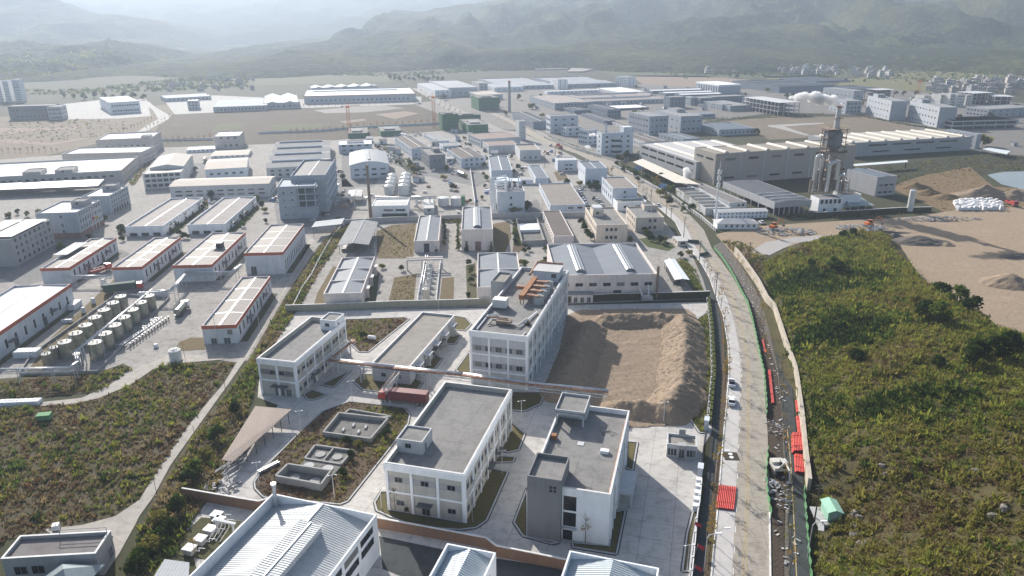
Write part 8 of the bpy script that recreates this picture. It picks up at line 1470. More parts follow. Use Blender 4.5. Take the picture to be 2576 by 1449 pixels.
def rack(name,label,pts,z,pipes,legs=None,leg_step=8.,width=1.4,cat='pipe rack',truss=True):
 o0 = Vector((pts[0][0],pts[0][1],0)); o = empty(name,o0,0,label=label,cat=cat)
 P = [Vector((p[0],p[1],0))-o0 for p in pts]
 def side(i):
  a = P[max(0,i-1)]; b = P[min(len(P)-1,i+1)]; t = (b-a).normalized(); return Vector((-t.y,t.x,0))
 for off,dz,r,k in pipes:
  m = MB(); m.path([p+side(i)*off+Vector((0,0,z+dz)) for i,p in enumerate(P)],r,8); put('pipe',m.data('pipe',k,smooth=True),o)
 if truss:
  for s in (-1,1):
   m = MB(); Q = [p+side(i)*s*width/2+Vector((0,0,z-.35)) for i,p in enumerate(P)]
   for a,b in zip(Q,Q[1:]):
    m.bar(a,b,.16); m.bar(a-Vector((0,0,.8)),b-Vector((0,0,.8)),.12); n = max(1,int((b-a).length/3))
    for j in range(n):
     p,q = a.lerp(b,j/n),a.lerp(b,(j+1)/n); m.bar(p,q-Vector((0,0,.8)),.07); m.bar(p,p-Vector((0,0,.8)),.07)
   put('girder',m.data('girder','lgrey'),o)
 for a,b in zip(P,P[1:]):
  L = (b-a).length; n = max(1,int(L/leg_step)); t = (b-a).normalized(); s = Vector((-t.y,t.x,0))
  for j in range(n):
   p = a.lerp(b,(j+.5)/n)
   for e in (-1,1):
    q = p+s*e*width*.5; m = MB(); m.tube((0,0,0),(0,0,z-.2),.2 if z > 4.6 else .1,6); put('leg',cached(('leg',z),lambda: m.data('leg','lgrey')),o,q)
   m = MB(); m.bar(p-s*width*.75+Vector((0,0,z-.15)),p+s*width*.75+Vector((0,0,z-.15)),.14); put('crossbeam',m.data('crossbeam','lgrey'),o)
rack('pipe_bridge','long pipe bridge with rusty and silver pipes crossing the compound',RACK,5.2,[(-.55,.2,.24,'rustp'),(-.1,.15,.2,'rustp'),(.35,.2,.22,'alu'),(.75,.25,.24,'alu'),(1.1,.15,.12,'alu')],leg_step=15,width=1.9)
rack('pipe_bridge','short pipe bridge branch along the side of the workshop building',RACK2,5.2,[(-.5,.2,.24,'rustp'),(0,.15,.2,'rustp'),(.5,.2,.22,'alu')],leg_step=5,width=1.7)
rack('cable_ladder','ladder like pipe support stepping down from the pipe bridge',RACK3,5.0,[(-.6,.1,.1,'rustp'),(.6,.1,.1,'creamv')],leg_step=4,width=1.4)
rack('pipe_rack','bright silver pipe running over the tank farm',TPIPE,5.5,[(0,0,.2,'alu'),(.5,0,.12,'alu')],leg_step=6,width=.9,truss=False)
rack('pipe_rack','silver pipe rack along the near side of the tank farm',TPIPE2,4.5,[(0,0,.2,'alu'),(.5,.05,.14,'alu')],leg_step=7,width=1.)
rack('pipe_rack','silver pipe rack passing the red banded warehouses',TPIPE3,4.5,[(0,0,.22,'alu'),(.5,.05,.16,'alu'),(-.45,0,.14,'alu')],leg_step=8,width=1.3)
rack('pipe_rack','thin pipe rack spanning two red banded warehouses',TPIPE4,4.0,[(0,0,.12,'alu'),(.4,0,.1,'alu')],leg_step=9,width=1.)
rack('pipe_rack','grey pipe rack beside the process building with open floors',MPIPE,5.0,[(0,0,.2,'alu'),(.5,0,.16,'alu'),(-.5,0,.2,'creamv')],leg_step=7,width=1.4)
rack('pipe_rack','short pipe rack beside the silo rows',MPIPE2,6.0,[(0,0,.18,'alu'),(.5,0,.16,'alu')],leg_step=6,width=1.3)
rack('pipe_rack','sloping pipes from the tall process building',MPIPE3,4.0,[(0,0,.25,'alu'),(.7,0,.2,'lgrey'),(-.6,0,.2,'lgrey')],leg_step=6,width=1.6)
def manifold():
 a,b = Vector((*TPIPE5[0],0)),Vector((*TPIPE5[1],0)); o = empty('pipe_manifold',a,0,label='comb of low silver pipes beside the tank farm loading bay',cat='pipes'); d = (b-a); t = d.normalized(); s = Vector((-t.y,t.x,0)); L = d.length
 for k,off in enumerate((-1.6,-.9,.2,.9)):
  m = MB(); m.path([s*off+Vector((0,0,.7+.1*k)),d+s*off+Vector((0,0,.7+.1*k))],.14,8); put('pipe',m.data('pipe','alu'),o)
 for j in range(16):
  m = MB(); p = t*(L*(j+.5)/16); m.path([p+s*5.5+Vector((0,0,.6)),p+s*.2+Vector((0,0,.9))],.08,6); m.tube(p+s*.3+Vector((0,0,0)),p+s*.3+Vector((0,0,1.1)),.06,5); put('branch_pipe',m.data('branch_pipe','alu'),o)
 for j in range(14):
  m = MB(); p = t*(L*(j+.5)/14)-s*2.1; m.tube(p+Vector((0,0,0)),p+Vector((0,0,1.3)),.16,6); m.tube(p+Vector((0,0,1.3)),p+Vector((0,0,1.5)),.3,6); put('pump',m.data('pump','darkg'),o)
manifold()
def vessel_row():
 a,b = Vector((*FRAME[0],0)),Vector((*FRAME[1],0)); d = b-a; L = d.length; o = empty('portal_frame',a,math.atan2(d.y,d.x),label='white concrete portal frame behind the row of small vessels',cat='frame')
 for x in (0,L*.4,L-.5): m = MB(); m.box(x,0,0,x+.5,.5,4); put('column',m.data('column','pinkw'),o)
 for y in (0,2.6): m = MB(); m.box(0,y,4.002,L,y+.5,4.7); put('beam',m.data('beam','pinkw'),o)
 a,b = Vector((*VROW[0],0)),Vector((*VROW[1],0)); d = b-a; L = d.length; o = empty('vessel_rack',a,math.atan2(d.y,d.x),label='row of small vessels in a low pipe rack between dry grass lots',cat='pipe rack')
 for y in (-3.6,3.0): m = MB(); m.box(0,y,.1,L,y+.35,.9); put('side_beam',m.data('side_beam','lgrey'),o)
 for i in range(9): m = MB(); m.box(L*i/9,-3.3,.5,L*i/9+.25,3.1,.7); put('crossbeam',m.data('crossbeam','lgrey'),o)
 for i in range(6): m = MB(); m.tube((L*(.14+.13*i),0,.7),(L*(.14+.13*i),0,2.6),.7,12); m.tube((L*(.14+.13*i),0,2.6),(L*(.14+.13*i),0,3.),.7,12,0,.25); put('vessel',m.data('vessel','silo'),o)
 for y,z in ((1.6,3.2),(2.4,3.4)): m = MB(); m.path([(0,y,z),(L,y,z)],.16,8); put('pipe',m.data('pipe','alu',smooth=True),o)
 for i in range(5): m = MB(); m.box(L*i/5+.5,1.4,.7,L*i/5+.7,2.6,3.1); put('pipe_stand',m.data('pipe_stand','lgrey'),o)
vessel_row()
def bund_wall():
 # low concrete bund round the tank farm
 P = [Vector(p) for p in TANKBUND]; o = empty('bund_wall',(P[0].x,P[0].y,0),0,label='low concrete bund wall round the tank farm',cat='wall')
 for a,b in zip(P,P[1:]+P[:1]):
  a = a-P[0]; b = b-P[0]
  d = (b-a).normalized(); nn = Vector((-d.y,d.x))*.12; m = MB(); m.prism([a-nn,b-nn,b+nn,a+nn],0,.9); put('wall_panel',m.data('wall_panel','w_conc'),o)
bund_wall()
# ------------------------------------------------------------------ steel tower
def tower():
 x,y = PTS['tower']; o = empty('process_tower',(x-.5,y+3,0),R_(10),label='tall rusty steel process tower with looping ducts and banded chimney',cat='tower'); z0 = 7.9
 def vessel(nm,a,b,z1,z2,r,k): m = MB(); m.tube((a,b,z1),(a,b,z2),r,14); put(nm,m.data(nm,k),o)
 # platform legs
 for s in (-5.2,5.2):
  for q in (-3.2,3.2): m = MB(); m.bar((s,q,z0),(s*.98,q*.9,40),.36); put('tower_leg',m.data('tower_leg','rustd'),o)
 for z in (13,18,23,28,30.5,35,39.5):
  m = MB(); e = 1.15 if z in (30.5,39.5) else 1.02; m.box(-5.2*e,-3.4*e,z,5.2*e,3.4*e,z+.25); put('platform',m.data('platform','rustd'),o)
 for z1,z2 in ((7.9,13),(13,18),(18,23),(23,28),(30.7,35),(35,39.5)):
  m = MB()
  for q in (-3.3,3.3): m.bar((-5.2,q,z1),(5.2,q,z2),.16); m.bar((5.2,q,z1),(-5.2,q,z2),.16)
  for s in (-5.2,5.2): m.bar((s,-3.3,z1),(s,3.3,z2),.16)
  put('bracing',m.data('bracing','rustd'),o)
 for z in (30.7,39.7):
  m = MB()
  for q in (-3.9,3.9): m.path([(-6,q,z+1.1),(6,q,z+1.1)],.06,4)
  for s in (-6,6): m.path([(s,-3.9,z+1.1),(s,3.9,z+1.1)],.06,4)
  for i in range(9): m.bar((-6+1.5*i,-3.9,z),(-6+1.5*i,-3.9,z+1.1),.05)
  put('railing',m.data('railing','yellow' if z > 35 else 'rustd'),o)
 m = MB(); m.tube((.8,0,28),(.8,0,31),2.,16,0,3.6); m.tube((.8,0,31),(.8,0,37),3.6,16); m.tube((.8,0,37),(.8,0,39.2),3.6,16,0,2.); put('hopper',m.data('hopper','dgrey'),o)
 m = MB(); m.box(-4.6,-2.6,31,-1.4,2.6,38.5); put('filter_house',m.data('filter_house','dgrey'),o)
 vessel('column',.8,0,8,28,1.9,'grey')
 m = MB(); m.tube((.6,0,39.5),(.6,0,51),1.45,16,0,1.15); put('chimney',m.data('chimney','lgrey'),o)
 m = MB(); m.tube((.6,0,50.2),(.6,0,51.1),1.24,16); put('red_band',m.data('red_band','red'),o)
 m = MB(); m.box(-1.8,-2.2,45,2.8,2.0,45.2); m.path([(-1.8,-2.2,46.2),(2.8,-2.2,46.2)],.05,4); put('platform',m.data('platform','rustd'),o)
 def loop(xa,xb,yy,zb,zt,r):
  m = MB(); c = (xa+xb)/2; R0 = abs(xb-xa)/2; pts = [(xa,yy,zb)]+[(c-R0*math.cos(w)*(1 if xa < xb else -1),yy,zt+R0*math.sin(w)) for w in np.linspace(0,math.pi,9)]+[(xb,yy,zb+6)]
  m.path(pts,r,12); put('looping_duct',m.data('looping_duct','alu'),o)
 loop(-9.6,-6.6,-2.6,8,25,1.0); loop(-3.2,1.6,-4.6,7.9,21,1.15); loop(3.4,6.8,-3.8,8,14.5,1.0)
 for a,b,z,r in ((-8,-1.5,19,1.2),(-5.2,-2,21,.9),(-11,-2.5,14,.8),(5.2,-3.4,12,.9),(7.6,-2.4,13,.8),(-1,-3,18,.8)): vessel('vessel',a,b,7,z,r,'grey' if r > .85 else 'rustd')
 for i,a in enumerate((-10.2,-7.2,-4.4,-.4,3.0,6.2,8.4)):
  m = MB(); zt = (17,21,22,20,19,15,14)[i]; m.bar((a,-4.2,6.5),(a,-4.2,zt),.2); m.bar((a+1.6,-4.2,6.5),(a+1.6,-4.2,zt),.2)
  for j in range(int((zt-8)/2)): m.bar((a,-4.2,8+j*2),(a+1.6,-4.2,8.9+j*2),.1); m.box(a-.2,-4.9,8+j*2,a+1.9,-3.9,8.1+j*2)
  put('ladder_frame',m.data('ladder_frame','rustd'),o)
 for i in range(7):
  m = MB(); m.path([(9+i*.9,6,11),(9+i*.9,3,11),(9+i*.9,3,6)],.3,8); put('cooling_pipe',m.data('cooling_pipe','lgrey'),o)
tower()
def cloud(label,pts,seed,dens=.9):
 """steam: one closed lumpy body filled with scattering vapour"""
 rr = random.Random(seed); import bmesh
 bm = bmesh.new()
 mb = bpy.data.metaballs.new('steam'); mb.resolution = .6; mb.render_resolution = .6; mb.threshold = .35
 for x,y,z,r in pts:
  for k in range(4):
   e = mb.elements.new(); e.co = (x+rr.uniform(-.5,.5)*r,y+rr.uniform(-.5,.5)*r,z+rr.uniform(-.45,.45)*r); e.radius = r*rr.uniform(.7,1.15)
 ob = bpy.data.objects.new('steam_tmp',mb); C.objects.link(ob); bpy.context.view_layer.update(); dg = bpy.context.evaluated_depsgraph_get(); me = bpy.data.meshes.new_from_object(ob.evaluated_get(dg)); bpy.data.objects.remove(ob); bpy.data.metaballs.remove(mb)
 n = len(me.vertices); co = np.empty(n*3); me.vertices.foreach_get('co',co); co = co.reshape(-1,3)
 nn = np.empty(n*3); me.vertices.foreach_get('normal',nn); nn = nn.reshape(-1,3)
 d = (fbm(co[:,0]*.9+co[:,2]*.5,co[:,1]*.9+co[:,2]*.7,4,seed)-.5)*1.6
 me.vertices.foreach_set('co',(co+nn*d[:,None]).ravel()); me.update()
 if 'steam' not in MATS:
  m = bpy.data.materials.new('steam'); m.use_nodes = True; t = m.node_tree; t.nodes.clear(); ot = t.nodes.new('ShaderNodeOutputMaterial'); v = t.nodes.new('ShaderNodeVolumePrincipled')
  v.inputs['Color'].default_value = (1,1,1,1); v.inputs['Density'].default_value = dens; v.inputs['Anisotropy'].default_value = .1; t.links.new(v.outputs[0],ot.inputs['Volume']); MATS['steam'] = m
 me.materials.clear(); me.materials.append(MATS['steam']); me.name = 'steam_cloud'
 put('steam_cloud',me,label=label,cat='steam',kind='stuff')
def steams():
 x,y = PTS['tower']; y += 3
 cloud('white steam plume drifting left from the tower chimney',[(x+.2,y,51.5,1.4),(x-1.2,y,52.8,2.2),(x-4,y,53.6,3.),(x-7.5,y,54,3.2),(x-11,y,54.6,3.6),(x-14.5,y,54.4,3.4),(x-18,y+1,56,2.8),(x-22,y,55.4,2.2),(x-25,y,55.8,1.4)],1)
 a,b = PTS['steam2']; cloud('white steam burst rising beside the long factory canopy',[(a,b,1.5,2.),(a+.3,b,3.5,2.6),(a+.8,b,6.2,2.8),(a+.2,b,9,2.)],2)
 a,b = PTS['steam3']; cloud('small steam wisp from the pipe beside the road bend',[(a-.8,b,16.5,.9),(a-3,b,17.2,1.5),(a-5.5,b,17.4,1.2)],3)
 a,b = PTS['steam4']; cloud('small steam puff above the tall pale blue box building',[(a,b,11.5,.8),(a-2,b,12.4,1.6),(a-4,b,12.8,1.)],4)
steams()
# ------------------------------------------------------------------ masts, stacks, cranes
def lattice(m,z1,w,st=1.6):
 for s,q in ((-1,-1),(1,-1),(1,1),(-1,1)): m.bar((s*w,q*w,0),(s*w,q*w,z1),.16)
 n = int(z1/st)
 for i in range(n):
  a,b = i*st,(i+1)*st
  for (p,q) in (((-w,-w),(w,-w)),((w,-w),(w,w)),((w,w),(-w,w)),((-w,w),(-w,-w))): m.bar((*p,a),(*q,b),.09)
def masts():
 x,y = PTS['mast']; o = empty('telecom_mast',(x,y,0),0,label='tall white telecom mast with antenna drums beside the road',cat='mast')
 m = MB(); m.tube((0,0,0),(0,0,22),.55,12,0,.35); m.tube((0,0,22),(0,0,29),.3,10,0,.06); put('shaft',m.data('shaft','white'),o)
 for z in (16,19.5,22.5):
  m = MB(); m.tube((0,0,z),(0,0,z+.2),1.0,12)
  for k in range(3): w = k*2.1; m.box(.85*math.cos(w)-.2,.85*math.sin(w)-.2,z,.85*math.cos(w)+.2,.85*math.sin(w)+.2,z+1.9)
  put('antenna_ring',m.data('antenna_ring','lgrey'),o)
 x,y = PTS['stack']; o = empty('rusty_stack',(x,y,0),0,label='slender rusty steel stack standing in the process yard',cat='chimney'); m = MB(); m.tube((0,0,0),(0,0,9),1.0,12,0,.75); m.tube((0,0,9),(0,0,27.3),.75,12,0,.6); put('shaft',m.data('shaft','rustd'),o); m = MB(); m.tube((0,0,26.4),(0,0,27.5),.75,12); put('stack_cap',m.data('stack_cap','brick'),o)
 x,y = PTS['brick']; o = empty('chimney',(x,y,0),0,label='tall grey chimney with red rim beside the green netted shell',cat='chimney'); m = MB(); m.tube((0,0,0),(0,0,33),1.8,14,0,1.3); put('shaft',m.data('shaft','grey'),o); m = MB(); m.tube((0,0,31.6),(0,0,33.2),1.45,14); put('red_rim',m.data('red_rim','red'),o)
 for k,h,lab in (('crane1',25,'red tower crane mast standing at the edge of the brown field'),('crane2',27,'red tower crane mast beside the tall dark green shell'),('crane3',20,'red tower crane mast beside the terraced houses at right')):
  x,y = PTS[k]; o = empty('tower_crane',(x,y,0),R_(25),label=lab,cat='crane'); m = MB(); lattice(m,h,1.1,2.2); put('mast',m.data('mast','orange'),o)
  m = MB(); m.box(-1.2,-1.2,h,1.2,1.2,h+2); put('cab',m.data('cab','orange'),o)
  m = MB(); m.bar((-5,0,h+1.6),(11,0,h+1.6),.3); m.bar((0,0,h+5),(11,0,h+1.8),.1); m.bar((0,0,h+5),(-5,0,h+1.8),.1); m.bar((0,0,h+1.6),(0,0,h+5),.25); put('jib',m.data('jib','orange'),o)
  m = MB(); m.box(-5.6,-.8,h+.4,-4.2,.8,h+1.5); put('counterweight',m.data('counterweight','grey'),o)
 x,y = PTS['flag']
 for i,(k,lab) in enumerate((('flagw','flagpole with pale flag in front of the brick based office'),('fabric','flagpole with red flag in front of the brick based office'),('flagy','flagpole with yellow flag in front of the brick based office'))):
  o = empty('flagpole',(x+i*1.6,y,0),0,label=lab,cat='flag'); m = MB(); m.tube((0,0,0),(0,0,9+i*.4),.09,6); put('shaft',m.data('shaft','pole'),o)
  m = MB(); z = 7.4+i*.4; P = [(0,0),( -.7,.12),(-1.4,-.05),(-2.0,.1)]
  for (a,b),(c,d) in zip(P,P[1:]): m.face([(a,b,z-(-a)*.25),(c,d,z-(-c)*.25),(c,d,z+1.4-(-c)*.35),(a,b,z+1.4-(-a)*.35)])
  put('flag',m.data('flag',k),o)
masts()
# ------------------------------------------------------------------ foreground odds and ends
def basins():
 labs = ['large square concrete basin with four loose blocks in it','shallow double concrete basin with round lids','deep concrete basin with stair beside the metal shed','narrow concrete trough behind the square basin','open concrete tank with pale tarpaulin beside the long cream building']
 for i,P in enumerate(POOLS):
  P = [Vector(p) for p in P]; c = sum(P,Vector((0,0)))/4; o = empty('concrete_basin',(c.x,c.y,0),0,label=labs[i],cat='basin'); h = (1.3,.8,1.9,.7,2.2)[i]
  Q = [p-c for p in P]
  for a,b in zip(Q,Q[1:]+Q[:1]):
   d = (b-a).normalized(); nn = Vector((-d.y,d.x))*.2; m = MB(); m.prism([a-nn,b-nn,b+nn,a+nn],0,h); put('basin_wall',m.data('basin_wall','w_conc'),o)
  m = MB(); m.sheet(Q,.2); put('basin_floor',m.data('basin_floor','pool'),o)
  if i == 1:
   m = MB(); a,b = (Q[0]+Q[1])/2,(Q[2]+Q[3])/2; d = (b-a).normalized(); nn = Vector((-d.y,d.x))*.15; m.prism([a-nn,b-nn,b+nn,a+nn],0,h*.95); put('divider',m.data('divider','w_conc'),o)
  if i == 4:
   m = MB(); m.prism([Q[3].lerp(Q[0],.2)*.97,Q[2].lerp(Q[1],.2)*.97,Q[2].lerp(Q[1],.5)*.97,Q[3].lerp(Q[0],.5)*.97],.3,1.6); put('tarpaulin',m.data('tarpaulin','bag'),o)
  if i in (1,2):
   for f in (.28,.74):
    a = Q[0].lerp(Q[1],f); b = Q[3].lerp(Q[2],f); p = a.lerp(b,.5); m = MB(); m.tube((p.x,p.y,.2),(p.x,p.y,.42),1.15,18); put('round_lid',m.data('round_lid','w_conc'),o)
  if i == 0:
   for fx,fy in ((.3,.35),(.42,.62),(.62,.35),(.68,.6)):
    p = Q[0].lerp(Q[1],fx).lerp(Q[3].lerp(Q[2],fx),fy); m = MB(); m.box(p.x-.25,p.y-.7,.2,p.x+.25,p.y+.7,.6); put('loose_block',m.data('loose_block','w_grey'),o)
 # open concrete pad with two more lids
 P = [Vector(p) for p in LIDPAD]; c = sum(P,Vector((0,0)))/4; o = empty('concrete_pad',(c.x,c.y,0),0,label='flat concrete pad with two large round lids between the basins',cat='basin'); Q = [p-c for p in P]; m = MB(); m.prism(Q,.1,.5); put('slab',m.data('slab','pool'),o)
 for f in (.25,.75):
  p = Q[0].lerp(Q[1],f).lerp(Q[3].lerp(Q[2],f),.5); m = MB(); m.tube((p.x,p.y,.5),(p.x,p.y,.68),1.25,20); put('round_lid',m.data('round_lid','w_grey'),o)
basins()
def canopies():
 def quad_roof(name,label,P,z,k,ridge=None,legs=6,under=None):
  P = [Vector(p) for p in P]; c = P[0]; o = empty(name,(c.x,c.y,0),0,label=label,cat='canopy'); Q = [p-c for p in P]; zs = z if isinstance(z,tuple) else (z,)*4
  m = MB(); t = .14
  if ridge:
   r0,r1 = (Q[0]+Q[1])/2,(Q[3]+Q[2])/2
   for A,B,Cc,D in ((Q[0],r0,r1,Q[3]),(r0,Q[1],Q[2],r1)):
    zz = [zs[0]+(ridge if v in (r0,r1) else 0) for v in (A,B,Cc,D)]
    m.face([(v.x,v.y,q) for v,q in zip((A,B,Cc,D),zz)]); m.face([(v.x,v.y,q-t) for v,q in zip((D,Cc,B,A),zz[::-1])])
  else:
   T_ = [(q.x,q.y,zz) for q,zz in zip(Q,zs)]; m.face(T_); m.face([(a,b,e-t) for a,b,e in T_[::-1]])
   for a,b in zip(T_,T_[1:]+T_[:1]): m.face([(a[0],a[1],a[2]-t),(b[0],b[1],b[2]-t),b,a])
  put('roof',m.data('roof',k),o)
  if ridge:
   m = MB(); m.bar((r0.x,r0.y,zs[0]+ridge+.05),(r1.x,r1.y,zs[0]+ridge+.05),.4); put('ridge_cap',m.data('ridge_cap','skyl'),o)
  for i in range(legs):
   f = (i+.3)/(legs-.4)
   for a,b in ((Q[0],Q[3]),(Q[1],Q[2])):
    p = a.lerp(b,f)*.96+(sum(Q,Vector((0,0)))/4)*.04; m = MB(); m.tube((0,0,0),(0,0,min(zs)-.1),.1,6); put('post',cached(('cp',z),lambda: m.data('post','darkg')),o,(p.x,p.y,0))
  if under:
   m = MB(); a = [q*.9+(sum(Q,Vector((0,0)))/4)*.1 for q in Q]; 
   d = (a[3]-a[0]); m.prism([a[0]+d*.1,a[0].lerp(a[1],.5)+d*.1,a[0].lerp(a[1],.5)+d*.9,a[0]+d*.9],0,1.4); put('stored_goods',m.data('stored_goods',under),o)
  return o
 quad_roof('storage_shed','long tapering peach roofed storage shed along the compound edge',SHED,(3.6,3.2,3.4,3.8),'peach',None,7,'wood')
 quad_roof('gable_canopy','large open gable canopy with grey sheet roof beside the weedy lot',CANOPY,4.6,'rgrey',.9,6,'darkg')
 quad_roof('loading_canopy','long cream loading canopy along the side of the grey factory',FCANOPY,(4.2,5.2,5.2,4.2),'creamv',None,10)
 quad_roof('solar_canopy','long pale sheet canopy on steel frame in front of the very large warehouse',SOLAR,4.5,'solar',None,9)
 quad_roof('yard_canopy','small white corrugated canopy beside the rusty stack',YCANOPY,4.0,'rlight_x',.3,3)
 quad_roof('bus_canopy','narrow white canopy shelter in the factory yard by the road fence',BCANOPY,3.0,'skyl',.4,6,'darkg')
 quad_roof('flat_canopy','flat pale canopy in front of the open floored process building',PFCAN,5.0,'rmetal_x',None,3)
 quad_roof('corrugated_roof','low pale corrugated roof in the corner below the equipment pad',CORNER,2.6,'rmetal_x',None,2)
 quad_roof('parking_canopy','flat white canopy strip beyond the long factory wing',PCANOPY,3.4,'skyl',None,5)
 quad_roof('walkway_canopy','pale covered walkway beside the long factory wing',WCANOPY,4.6,'skyl',None,6)
 a,b,p = (Vector(q) for q in HIPROOF); o = empty('pavilion',(p.x,p.y,0),0,label='pavilion with pyramid shaped grey green roof in the lower left corner',cat='pavilion'); e = 4.2
 m = MB(); r = [(-e,-e,2.9),(e,-e,2.9),(e,e,2.9),(-e,e,2.9)]
 for i in range(4): m.face([r[i],r[(i+1) % 4],(0,0,5.2)])
 put('roof',m.data('roof','greyroof'),o,(0,-3.4,0),R_(-8)); m = MB(); m.box(-3.2,-6.4,0,3.2,-.8,2.85); put('wall',m.data('wall','grey'),o)
canopies()
def rooftop():
 """ducts, tanks and cabin on the tall four storey building; origin at its front left roof corner"""
 r = next(b for b in BLD if b[0] == 'laboratory_building'); _,_,_,_,x,y,ang,w,d,h,_ = r; z = h-1.0
 def top(name,label,cat,lx,ly): 
  c,s = math.cos(R_(ang)),math.sin(R_(ang)); return empty(name,(x+c*lx-s*ly,y+s*lx+c*ly,z),R_(ang),label=label,cat=cat)
 o = top('exhaust_duct','rusty orange exhaust duct with side branches on the tall building roof','duct',w*.5,d*.44)
 for i in range(12): m = MB(); m.box(-.8,i*1.45,1.5,.8,i*1.45+1.36,2.9); put('duct_section',m.data('duct_section','rusto'),o)
 for i in range(4): m = MB(); m.box(.8,1.5+i*4.1,1.7,3.4,2.6+i*4.1,2.6); put('branch_duct',m.data('branch_duct','rustp'),o)
 m = MB(); m.box(-3.8,8.0,1.6,-.8,9.4,2.6); put('branch_duct',m.data('branch_duct','rustp'),o)
 for i in range(4): m = MB(); m.box(-.6,.6+i*5,0,-.4,.8+i*5,1.5); m.box(.4,.6+i*5,0,.6,.8+i*5,1.5); put('support',m.data('support','darkg'),o)
 for i in range(4):
  q = top('scrubber_tank','grey scrubber tank with rusty lid on the tall building roof, %s from the front' % ORD[i],'tank',w*.5+3.4,d*.44+.8+i*4.2); q['group'] = 'roof scrubber tanks'
  m = MB(); m.tube((1.3,1.2,0),(1.3,1.2,2.3),1.6,16); put('shell',m.data('shell','w_grey'),q); m = MB(); m.box(0,.1,2.3,1.5,1.5,2.7); put('rusty_lid',m.data('rusty_lid','rustp'),q); m = MB(); m.box(1.5,.4,2.3,2.6,1.6,2.5); put('fan_opening',m.data('fan_opening','dark'),q)
 q = top('roof_cabin','pale metal roofed cabin at the far end of the tall building roof','cabin',w*.40,d*.83)
 m = MB(); m.box(0,0,0,8.2,7.4,3.2); put('wall',m.data('wall','whiteb'),q); m = MB(); m.box(-.2,-.2,3.2,8.4,7.6,3.45); put('roof',m.data('roof','rlight_x'),q); fm,pm = cached(('win',1.6,1.3,'w',True),lambda: win_mesh(1.6,1.3,'w',True)); o2 = put('window',fm,q,(6.6,0,1.4)); put('pane',pm,o2)
 m = MB(); m.path([(-.6,-2,2.6),(-.6,7.9,3.5),(7.9,8.0,3.5)],.45,8); put('edge_duct',m.data('edge_duct','rustp'),q)
 q = top('water_tank','white panelled water tank on the tall building roof edge','tank',.6,d*.34)
 for i in range(4):
  for j in range(3): m = MB(); m.box(i*1.02,j*1.02,.5,i*1.02+1.0,j*1.02+1.0,2.9); put('tank_panel',cached('tp',lambda: m.data('tank_panel','silo')),q,(0,0,0)) if (i,j) == (0,0) else put('tank_panel',CACHE['tp'],q,(i*1.02,j*1.02,0))
 m = MB(); m.box(0,0,.1,4.1,3.1,.5); put('base',m.data('base','darkg'),q)
 q = top('pipe_skid','tangle of white and rusty pipes with machine box on the tall building roof','machine',2.0,d*.12)
 m = MB(); m.box(3.,1.,.3,7.,3.2,1.3); put('machine_box',m.data('machine_box','rustd'),q)
 for i,(P,rr,k) in enumerate((([(-.9,-4,.4),(-.9,6,.4),(1.2,8,.4)],.22,'white'),([(6,2,.5),(9.5,1.2,.5),(11,7,.5),(11.8,12,.4)],.25,'white'),([(6,1.2,.9),(9.2,.6,.8),(10.4,6,.8)],.18,'creamv'),([(-.4,3,1.3),(3,2.6,1.6),(6,2.4,1.6)],.2,'rustp'),([(1,0,.3),(1.6,2,1.),(2.6,3,.6)],.2,'darkg'))):
  m = MB(); m.path(P,rr,8); put('pipe',m.data('pipe',k),q)
 q = top('roof_pump','black pump unit on the front of the tall building roof','machine',w*.82,d*.17); m = MB(); m.box(0,0,.0,1.1,.9,.9); m.tube((.5,.4,.9),(.5,.4,1.5),.28,10); put('pump_body',m.data('pump_body','dark'),q); m = MB(); m.tube((-.6,.4,.35),(1.6,.4,.35),.15,8); put('pump_pipe',m.data('pump_pipe','darkg'),q)
 q = top('roof_rail','low white pipe along the front right roof corner of the tall building','pipe',w*.6,1.4); m = MB(); m.path([(0,0,.2),(4.3,-.1,.2),(4.6,3,.2)],.14,6); put('pipe',m.data('pipe','white'),q)
 q = top('roof_stair_hut','grey flat roofed stair hut on the left edge of the tall building','cabin',-4.4,d*.62)
 m = MB(); m.box(0,0,-h+1.2,4.38,9,2.3); m.box(.2,.2,2.32,4.2,8.8,2.36,1); m.box(0,0,2.3,4.38,.2,2.9); m.box(0,8.8,2.3,4.38,9,2.9); m.box(0,.2,2.3,.2,8.8,2.9); m.box(4.18,.2,2.3,4.38,8.8,2.9); put('wall',m.data('wall','grey','rconc2'),q)
rooftop()
